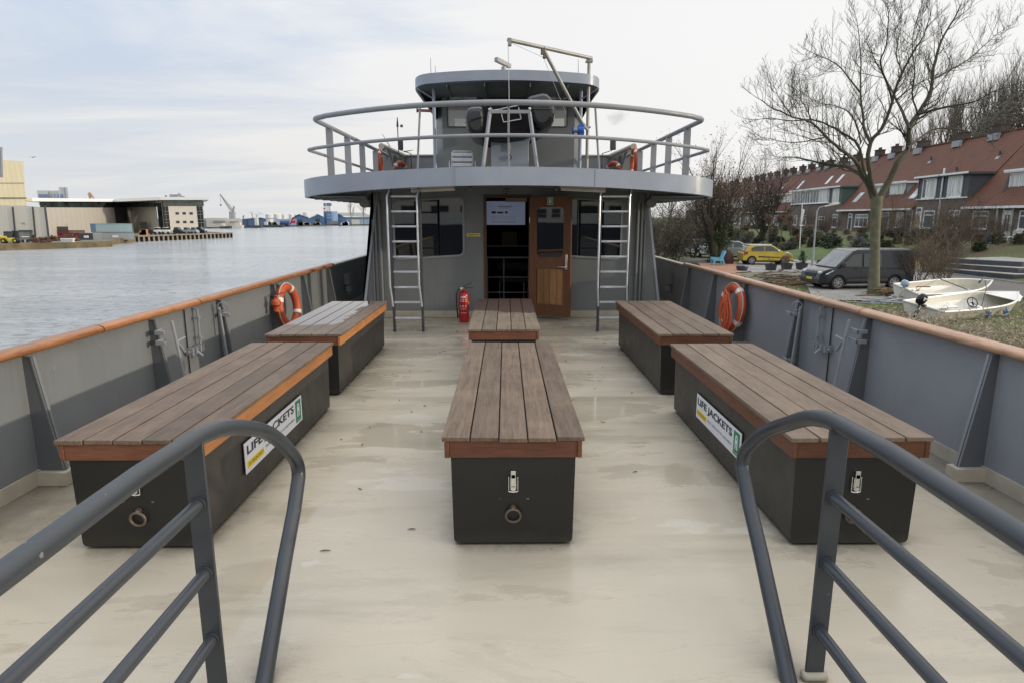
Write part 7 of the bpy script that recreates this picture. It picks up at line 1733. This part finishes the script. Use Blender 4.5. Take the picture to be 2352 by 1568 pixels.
# stepped planters
M['plb']=simple('dark_block_wall',(.055,.062,.075),.7,var=.25,scale=2);M['pls']=simple('cream_gravel',(.42,.37,.28),.9,var=.2,scale=3)
t=thing('stepped_planter','dark block terraces with cream gravel strips across the road','planter',tuple(P(2290,640,Z=-2)))
c0=P(2333,649,Z=-1.98)
for i,(ul,vl_,uc,vc,ur,vr) in enumerate(((2195,623,2290,641,2400,634),(2190,614,2262,627.5,2400,622),(2205,607,2268,617,2400,612))):
    Y1=36.2+i*1.0;z0=-2.0+i*.30;dx=i*.9
    a=Vector((27.9+dx*.6+0,41.5,z0-.1));b=Vector((29.3+dx,36.2+i*.9,z0-.1));c_=Vector((40,36.9+i*1.0,z0-.1));d_=Vector((40,45,z0-.1))
    m=MB();m.prism([a,b,c_,d_],(0,0,.40));m.build('block_wall',M['plb'],t,bevel=.02)
    m=MB();k=.25;m.prism([a+Vector((k,0,.40)),b+Vector((k,k,.40)),c_+Vector((0,k,.40)),d_+Vector((0,0,.4))],(0,0,.012));m.build('gravel_bed',M['pls'] if i<2 else M['slab'],t)
for i,(u,v) in enumerate(((2118,516),(2277,548))):
    pass
def parasol(u,v0,v1,Y,w,mt,lab):
    a=P(u,v1,Y=Y);b=P(u,v0,Y=Y);t=thing('folded_parasol',lab,'parasol',(a.x,Y,a.z));h=b.z-a.z;m=MB();m.lathe([(w*.5,h*.05),(w*.62,h*.12),(w*.42,h*.55),(w*.2,h*.9),(.02,h)],(a.x,Y,a.z),n=9);m.build('canopy',mt,t);m=MB();m.cyl((a.x,Y,a.z-.5),(a.x,Y,a.z+h*.1),.03,8);m.build('pole',M['slate'],t)
parasol(2101,492,540,66,.62,simple('cream_parasol',(.42,.36,.26),.8),'folded cream parasol in front of the low eaved house')
parasol(2277,531,568,50,1.5,simple('navy_parasol',(.022,.022,.038),.8),'folded dark navy parasol in front of the white door house')
m=MB();p=P(2318,565,Y=49)
for k in range(5): m.torus((p.x+(k-2)*.45,49,p.z+.45+.0*k),(0,1,.1),.24,.035,14,6)
m.box(p.x-1.2,p.x+1.2,49,49.5,p.z+.2,p.z+.25);m.box(p.x+.2,p.x+.9,49,49.1,p.z+.55,p.z+1.2);o=m.build('garden_bench',M['wwood'],None);tag(o,'white curly iron garden furniture below the white front door','garden bench')
M['grassl']=simple('lawn',(.075,.115,.028),.95,var=.35,scale=1.2)
m=MB();vs=[];q=[P(u,v,Y=Y) for u,v,Y in ((1790,598,54),(1915,600,52),(1925,580,60),(1880,571,66),(1800,580,66))]
q=[Vector((p.x,p.y,hz(p.x,p.y)+.06)) for p in q];cc=sum(q,Vector())/5;cc.z+=.55;m.add(q+[cc],[(i,(i+1)%5,5) for i in range(5)]);o=m.build('lawn',M['grassl'],None);tag(o,'bright green sloping lawn across the road from the lamp',kind='structure')
M['wood']=simple('cut_timber',(.22,.15,.085),.8,var=.4,scale=5);rr=random.Random(4)
def logs(u,v,n,sx,sy,lab,mt='wood',Z=-2.02,h=.25):
    m=MB();p0=P(u,v,Z=Z)
    for i in range(n):
        p=p0+Vector((rr.gauss(0,sx),rr.gauss(0,sy),abs(rr.gauss(0,h))));a=rr.uniform(-.5,.5);l=rr.uniform(.3,1.1);m.tube([p,p+Vector((math.cos(a)*l,math.sin(a)*l,rr.uniform(-.05,.1)))],rr.uniform(.012,.04),5)
    o=m.build('wood_pile',M[mt],None);tag(o,lab,'wood pile')
logs(1790,645,90,1.3,.7,'heap of cut branches and planks on the verge left of the van','barkb');logs(1830,655,60,1.1,.5,'split timber and brushwood beside the mossy verge','wood',h=.15);logs(2040,682,60,.55,.35,'firewood stacked behind the ash trunk','wood')
logs(2035,700,60,.6,.3,'grey rubble and bags at the foot of the ash trunk','lead',-2.1,.12)
# ================================================================= vegetation
def ptree(o,u,v,Y,sc,rz,lab,group=None,Z=None):
    p=P(u,v,Y=Y);p.z=hz(p.x,p.y)-.05 if Z is None else Z
    return (dup(o,p,rz,sc,lab,group),p)
T=[]
tA=template('bare_tree',31,12,M['barkb'],'x',spread=.6,kids=(10,7,5,3),maxlv=3,trunk=.38,r=.24,upw=1.0)
tB=template('bare_tree',32,12,M['barkg'],'x',spread=.5,kids=(11,8,5,3),maxlv=3,trunk=.42,r=.18,upw=1.3)
tC=template('leafy_shrub_tree',33,9,M['barkd'],'x',leafmat=M['leafd'],nl=2500,lsz=.07,lsp=.28,spread=.55,kids=(9,8,5,3),maxlv=3,trunk=.25,r=.16,stems=4,upw=.9,bare=.15)
tD=template('bare_shrub',34,3,M['barkb'],'x','shrub',spread=.85,kids=(5,5,4,3),maxlv=3,trunk=.25,r=.028,stems=6,upw=.6,bare=.1)
tE=template('drooping_shrub',35,5,M['barkd'],'x','shrub',leafmat=M['leafh'],nl=3200,lsz=.05,lsp=.22,spread=.9,kids=(9,8,6,4),maxlv=3,trunk=.3,r=.07,stems=6,upw=-.15,bare=.1)
def bush_t(name,seed,mt,lab,n=1500,sz=.05,w=1,h=1):
    rr=random.Random(seed);t=thing(name,lab,'bush',(0,0,0));m=MB();pts=[]
    for i in range(70):
        a=rr.uniform(0,6.28);q=rr.random()**.5;zz=rr.random();pts.append(Vector((math.cos(a)*q*w*.6*(1-.5*zz*zz),math.sin(a)*q*w*.6*(1-.5*zz*zz),.1+zz*h*.85)))
    leaves(m,pts,n,.10,sz,rr);m.build('foliage',mt,t,local=True);m=MB()
    for i in range(9): m.tube([Vector((rr.gauss(0,.05),rr.gauss(0,.05),-.1)),rr.choice(pts)],.012,4)
    m.build('stems',M['barkd'],t,local=True);return t
bE=bush_t('evergreen_bush',41,M['leafe'],'x',2600,.055);bH=bush_t('twiggy_bush',42,M['leafh'],'x',2200,.05);bY=bush_t('yellow_bush',43,M['leafy'],'x',1500,.05);bL=bush_t('grey_bush',44,M['leafl'],'x',2600,.045);bD=bush_t('brown_bush',45,M['leafd'],'x',1900,.055)
# ivy tree
pi=P(1645,600,Y=50);pi.z=hz(pi.x,pi.y)-.1
t=dup(tC,pi,0,1.02,'multi stemmed tree with brown leaves and an ivy clad trunk beyond the garden chair')
t['category']='tree'
m=MB();rr=random.Random(6);pts=[]
for i in range(200):
    h=rr.random();pts.append(Vector((rr.gauss(0,.34+.22*h)+ (h*.5 if i%2 else -h*.7),rr.gauss(0,.3),h*4.4)))
leaves(m,pts,5200,.12,.07,rr);iv=m.build('ivy',M['leafg'],t,local=True)
m=MB();m.tube([(0,0,-.1),(-.2,0,1.5),(-.6,0,3.2),(-.9,.1,4.6)],[.3,.24,.18,.1],10);m.tube([(.1,0,-.1),(.35,0,1.5),(.6,0,3.2),(.9,.1,5.2)],[.28,.22,.17,.1],10);m.build('trunk',M['bark'],t,local=True)
ptree(tC,1745,575,78,1.15,1.3,'rusty brown leaved tree in the gardens left of the lamp post');
ptree(tA,1700,560,92,.86,.6,'bare brown tree in front of the far houses, right of the ivy tree')
ptree(tA,1650,560,115,.9,2.6,'bare brown tree in front of the distant houses behind the ivy tree')
ptree(tE,1520,600,52,.95,.3,'dark drooping shrub just past the corner of the deckhouse')
ptree(tE,1552,602,50,.85,1.9,'drooping shrub behind the pale bulwark rail, left of the ivy tree')
ptree(tE,1590,600,54,.75,3.1,'drooping olive shrub in front of the pale car')
ptree(tE,1560,588,70,1.15,5.1,'tangled shrub below the deck edge end')
ptree(tA,1535,580,95,.75,1.1,'bare tree rising through the tangle below the right wing')
ptree(tA,1605,570,130,.8,3.3,'faint bare tree left of the ivy tree crown')
# willow-like thicket over the van and in front of houses
ptree(tD,2110,662,31.4,1.05,.2,'bare bush growing over the rear of the black van')
ptree(tD,2150,662,32.2,.8,1.2,'bare bush right of the van by the road edge')
ptree(tD,2175,655,34.5,.95,3.3,'low bare bush behind the far boat')
ptree(tD,2120,640,41,1.15,4.3,'tall bare bush across the road behind the van')
ptree(tD,2190,610,47,1.5,5.2,'tall twiggy bush in front of the flat roofed pair of houses')
ptree(tD,2150,600,50,1.5,.9,'widest twiggy bush in the garden of the flat roofed pair')
ptree(tD,2235,600,48,1.3,2.9,'twiggy bush left of the dark navy parasol')
ptree(tD,2060,590,58,1.5,1.6,'twiggy bush right of the ash trunk in the gardens')
# bare trees behind the roofs
bk=[(1795,140,.95),(1905,125,.9),(2045,118,1.0),(2085,112,1.22),(2112,108,1.3),(2140,106,1.42),(2168,104,1.5),(2192,100,1.48),(2220,100,1.55),(2246,98,1.5),(2275,96,1.55),(2300,94,1.6),(2330,92,1.75),(2360,90,1.85),(2385,92,1.7)]
for i,(u,Y,sc) in enumerate(bk):
    p=P(u,500,Y=Y);p.z=-.3;dup(tB,p,i*1.7,sc*1.13,['bare tree over the far roofs left of the skylights','bare tree over the green dormer roof','bare tree behind the chimney right of the ash fork','slim bare tree left in the row behind the roofs','second slim tree of the row behind the roofs','tree behind the tall double chimney','tree just right of the tall double chimney','tree in the middle of the grove behind the roofs','straight tree right of the middle of the grove','tree above the flat roofed pair','tree above the vent pipe of the white door house','dense tree near the right end of the grove','dense dark tree above the right edge chimney','tallest tree of the grove at the right edge','tree cut by the right frame edge'][i],'bare trees behind the terrace roofs')
M['wood_far']=leafm('ivy_wood',(.03,.03,.016),(.085,.07,.045))
m=MB();rr=random.Random(77);pts=[]
for i in range(240): u=rr.uniform(2255,2420);Y=rr.uniform(84,96);vv=rr.uniform(205+max(0,(2345-u))*.95,320);pts.append(P(u,vv,Y=Y))
leaves(m,pts,9000,.7,.17,rr);o=m.build('wooded_slope',M['wood_far'],None);tag(o,'dark ivy grown wood rising behind the roofs at the right edge',kind='stuff')
# branches of a nearer tree entering at the right edge
ptree(tA,2392,610,47,.72,2.2,'bare tree at the right frame edge in front of the white dormer')
# garden rows
rr=random.Random(15);hedge=[bE,bH,bD,bL,bH,bE]
gl=0
desc={'evergreen_bush':'dark evergreen bush','twiggy_bush':'olive twiggy bush','brown_bush':'brown leaved bush','grey_bush':'grey green rounded bush','yellow_bush':'yellow green bush'}
spots=[]
for r_ in range(4):
    y=40
    while y<112:
        y+=rr.uniform(1.6,3.0);fx=38+.091*y;x=28.9+(fx-2.6-28.9)*(r_+.35+rr.uniform(-.15,.15))/4
        if y<46 and x<37: continue
        if 52<y<66 and r_<2 and x<33: continue
        spots.append((x,y,r_))
rown=['along the road verge','low on the garden slope','high on the garden slope','under the house fronts']
for i,(x,y,r_) in enumerate(spots):
    o=rr.choice(hedge);sc=rr.uniform(.75,1.4)*(.72 if r_>1 else .85);w=rr.uniform(.9,1.5)
    if r_>1 and rr.random()<.25: continue
    z=hz(x,y)-.05
    d=dup(o,(x,y,z),rr.uniform(0,6),(sc*w,sc*w,sc),desc[o.name.split('.')[0]]+' '+rown[r_]+' of the terrace','garden bushes, '+desc[o.name.split('.')[0]]+' '+rown[r_])
for i in range(16):
    y=44+i*4.1+rr.uniform(-1,1);fx=38+.091*y;x=fx-rr.uniform(2,7);dup(tD,(x,y,hz(x,y)),rr.uniform(0,6),rr.uniform(.7,1.15),'bare twiggy shrub in the terrace gardens','bare shrubs in the terrace gardens')
p=P(1942,575,Y=49);dup(bE,(p.x,49,hz(p.x,49)-.05),0,(1.7,1.7,1.25),'clipped dark green round bush above the van roof, left of the ash trunk')
p=P(1978,576,Y=48);dup(bY,(p.x,48,hz(p.x,48)-.05),0,(.8,.8,.6),'small yellow green bush beside the clipped round bush')
for i,(u,v) in enumerate(((1765,500),(1795,498),(1818,500))):
    Y=76;p=P(u,530,Y=Y);g=hz(p.x,Y);t=thing('pollard_tree',['left','middle','right'][i]+' one of three small round headed pollards before the white window band','tree',(p.x,Y,g),'three round headed pollards');q=P(u,502,Y=Y);m=MB();m.cyl((p.x,Y,g),(p.x,Y,q.z-.2),.06,8);m.build('trunk',M['bark'],t);m=MB();pts=[q+Vector((rr.gauss(0,.3),rr.gauss(0,.3),rr.gauss(0,.22))) for _ in range(50)];leaves(m,pts,900,.1,.06,rr);m.build('crown',M['leafd'],t)
# trees on the far left shores
for u,v,Y,sc,lab in ((807,515,452,1.75,'bare tree in front of the long pale blue warehouse'),(836,515,455,2.0,'bare tree right of the other one by the long pale blue warehouse')):
    p=P(u,v,Y=Y);dup(tB,(p.x,Y,FZ),1.0 if u<820 else 2.0,sc*.72,lab)
p=P(307,540,Y=172);dup(tB,(p.x,172,GZ),.4,.52,'hazy bare tree in front of the office entrance, right of the containers')
for i in range(26):
    Y=rr.uniform(700,900);u=430+i*17;p=P(u,508,Y=Y)
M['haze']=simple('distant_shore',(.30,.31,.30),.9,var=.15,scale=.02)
m=MB();vs=[];k=60
for i in range(k): u=440+i*8;vs+=[P(u,512,Y=900),P(u,504.5+2*math.sin(i*1.3)+rr.uniform(-1,1),Y=900)]
m.add(vs,[(2*i,2*i+2,2*i+3,2*i+1) for i in range(k-1)]);o=m.build('far_hills',M['haze'],None,loc=(-300,900,-4));tag(o,'hazy distant shore line',kind='structure')
for o in (tA,tB,tC,tD,tE,bE,bH,bY,bL,bD):
    for ch in list(o.children): bpy.data.objects.remove(ch)
    bpy.data.objects.remove(o)
# seagull
p=P(75,362,Y=60);m=MB();m.add([p,p+Vector((-.18,0,.06)),p+Vector((-.36,.05,.01)),p+Vector((-.15,.08,.05))],[(0,1,2,3)]);m.add([p,p+Vector((.18,0,.08)),p+Vector((.3,.05,.05)),p+Vector((.15,.08,.05))],[(0,1,2,3)]);m.sphere(p,.06,sc=(.7,2,.7),nu=8,nv=6)
o=m.build('seagull',M['slate'],None);tag(o,'tiny dark gull flying over the left shore','bird')
# ---------------------------------------------------------------- smoke
def smoke(name,lab,c,r,dens,col,seed):
    mm=bpy.data.materials.new(name);mm.use_nodes=True;nt=mm.node_tree;nt.nodes.remove(nt.nodes['Principled BSDF']);out=nt.nodes['Material Output']
    pv=N(nt,'ShaderNodeVolumePrincipled');pv.inputs['Color'].default_value=rgb(col);pv.inputs['Anisotropy'].default_value=.2
    tc=N(nt,'ShaderNodeTexCoord');mp=N(nt,'ShaderNodeMapping');mp.inputs['Location'].default_value=(-1,-1,-1);mp.inputs['Scale'].default_value=(2,2,2);nt.links.new(tc.outputs['Generated'],mp.inputs['Vector'])
    ln=N(nt,'ShaderNodeVectorMath',operation='LENGTH');nt.links.new(mp.outputs['Vector'],ln.inputs[0]);nz=noise_n(nt,mp.outputs['Vector'],1.7,6,.65,.5)
    d=math_n(nt,'SUBTRACT',math_n(nt,'ADD',math_n(nt,'MULTIPLY',nz,1.9),-.45),ln.outputs['Value']);nt.links.new(ramp(nt,d,0,.35,0,dens),pv.inputs['Density']);nt.links.new(pv.outputs[0],out.inputs['Volume'])
    m=MB();m.sphere(c,1,sc=r,nu=24,nv=14);o=m.build(name,mm,None);tag(o,lab,'smoke');return o
smoke('smoke_puff','small grey smoke puff hanging in the sky behind the right upper rail',P(1420,268,Y=260),(8.5,5,5.4),.34,(.82,.82,.83),1)
smoke('steam_plume','white steam drifting over the tanks on the far bank',P(600,488,Y=640),(10,8,5.5),.35,(.95,.95,.95),2)
smoke('steam_plume','small white steam wisp left of the broader plume',P(584,496,Y=620),(5,5,4),.3,(.95,.95,.95),3)

# the ship moored ahead of this one: only its reflection reaches the picture, in the deckhouse windows
t=thing('moored_ship','cream passenger ship lying ahead, seen only as a reflection in the dark windows','ship',(-6,-34,WZ))
m=MB();m.prism([(-74,-36,WZ),(20,-36,WZ),(21,-36,.9),(-75,-36,.9)],(0,-6,0));m.build('hull',M['cdark'],t)
m=MB();m.box(-70,17,-41,-36.3,.9,3.4);m.box(-66,12,-41,-37,3.4,6.2);m.box(-60,-10,-40,-38,6.2,8.6);m.build('superstructure',M['officep'],t)
for r_,(x0,x1,z) in enumerate(((-69,16,1.5),(-65,11,4.2))):
    x=x0
    while x<x1: m=MB();m.box(x,x+1.6,-36.29 if r_==0 else -36.99,-36.2 if r_==0 else -36.9,z,z+1.0);m.build('window',M['offg'],t);x+=2.6
m=MB()
for k in range(46): m.cyl((-70+k*2,-36.1,.9),(-24+k*2,-36.1,1.9),.03,6)
m.tube([(-70,-36.1,1.9),(18,-36.1,1.9)],.03,6);m.build('railing',M['wwood'],t)
# ================================================================= camera, sky, sun
cam=bpy.data.cameras.new('camera');co=bpy.data.objects.new('camera',cam);COL.objects.link(co)
cam.sensor_width=36;cam.lens=CF/2352*36;cam.clip_end=6000;cam.clip_start=.05
co.location=CAM;co.rotation_euler=(math.pi/2-PIT,0,-YAW);SC.camera=co
SUN_AZ=(.97,-.20);SUN_EL=R(9.5)
sv=Vector((SUN_AZ[0],SUN_AZ[1],0)).normalized()*math.cos(SUN_EL)+Vector((0,0,math.sin(SUN_EL)))
sl_=bpy.data.lights.new('sun','SUN');sl_.energy=2.1;sl_.angle=R(1.6);sl_.color=(1,.86,.68);so=bpy.data.objects.new('sun',sl_);COL.objects.link(so)
so.rotation_euler=sv.to_track_quat('Z','Y').to_euler();so.location=(30,-20,30)
w=bpy.data.worlds.new('World');SC.world=w;w.use_nodes=True;nt=w.node_tree
for n in list(nt.nodes): nt.nodes.remove(n)
out=N(nt,'ShaderNodeOutputWorld');sky=N(nt,'ShaderNodeTexSky');sky.sky_type='NISHITA';sky.sun_disc=False;sky.sun_elevation=SUN_EL;sky.sun_rotation=math.atan2(sv.x,sv.y);sky.altitude=0;sky.dust_density=2
bg1=N(nt,'ShaderNodeBackground');bg1.inputs['Strength'].default_value=.05;nt.links.new(sky.outputs[0],bg1.inputs['Color'])
tc=N(nt,'ShaderNodeTexCoord');sep=N(nt,'ShaderNodeSeparateXYZ');nt.links.new(tc.outputs['Generated'],sep.inputs[0])
# project to a flat cloud layer so that streaks converge towards the horizon
zc=math_n(nt,'MAXIMUM',math_n(nt,'ADD',sep.outputs[2],.10),.03)
cx=math_n(nt,'DIVIDE',sep.outputs[0],zc);cy=math_n(nt,'DIVIDE',sep.outputs[1],zc)
cv=N(nt,'ShaderNodeCombineXYZ');nt.links.new(cx,cv.inputs[0]);nt.links.new(cy,cv.inputs[1])
mp=N(nt,'ShaderNodeMapping');mp.inputs['Rotation'].default_value=(0,0,R(-28));mp.inputs['Scale'].default_value=(.35,.8,1);nt.links.new(cv.outputs[0],mp.inputs['Vector'])
c1=noise_n(nt,mp.outputs['Vector'],.9,8,.58,.7);c2=noise_n(nt,mp.outputs['Vector'],.30,4,.5,.4)
fac=math_n(nt,'ADD',math_n(nt,'MULTIPLY',c1,.6),math_n(nt,'MULTIPLY',c2,.4))
right=ramp(nt,sep.outputs[0],-.55,.40,-.06,.26)
fac=math_n(nt,'ADD',fac,right)
cl=ramp(nt,fac,.42,.56)
blue=(.59,.69,.835);white=(.925,.925,.93)
col=mix(nt,cl,blue,white)
bright=ramp(nt,sep.outputs[0],.0,.42);col=mix(nt,bright,col,(.965,.962,.958))
hz_=ramp(nt,sep.outputs[2],.015,.24,1,0);col=mix(nt,math_n(nt,'MULTIPLY',hz_,.75),col,mix(nt,ramp(nt,sep.outputs[0],-.3,.35),(.80,.785,.755),(.94,.93,.91)))
# cloud deck gets brighter overhead (outside the picture)
up=ramp(nt,sep.outputs[2],.32,.80,1.0,1.72)
sc_=N(nt,'ShaderNodeVectorMath',operation='SCALE');nt.links.new(col,sc_.inputs[0]);nt.links.new(up,sc_.inputs['Scale'])
bg2=N(nt,'ShaderNodeBackground');bg2.inputs['Strength'].default_value=1.0;nt.links.new(sc_.outputs[0],bg2.inputs['Color'])
ad=N(nt,'ShaderNodeMixShader');ad.inputs[0].default_value=.97;nt.links.new(bg1.outputs[0],ad.inputs[1]);nt.links.new(bg2.outputs[0],ad.inputs[2]);nt.links.new(ad.outputs[0],out.inputs['Surface'])
SC.render.engine='CYCLES';SC.view_settings.view_transform='Standard';SC.view_settings.look='None';SC.view_settings.exposure=0;SC.view_settings.gamma=1
SC.render.resolution_x=1024;SC.render.resolution_y=682
SC.cycles.volume_bounces=4
# drop helper keys
for o in bpy.data.objects:
    if '_o' in o: del o['_o']
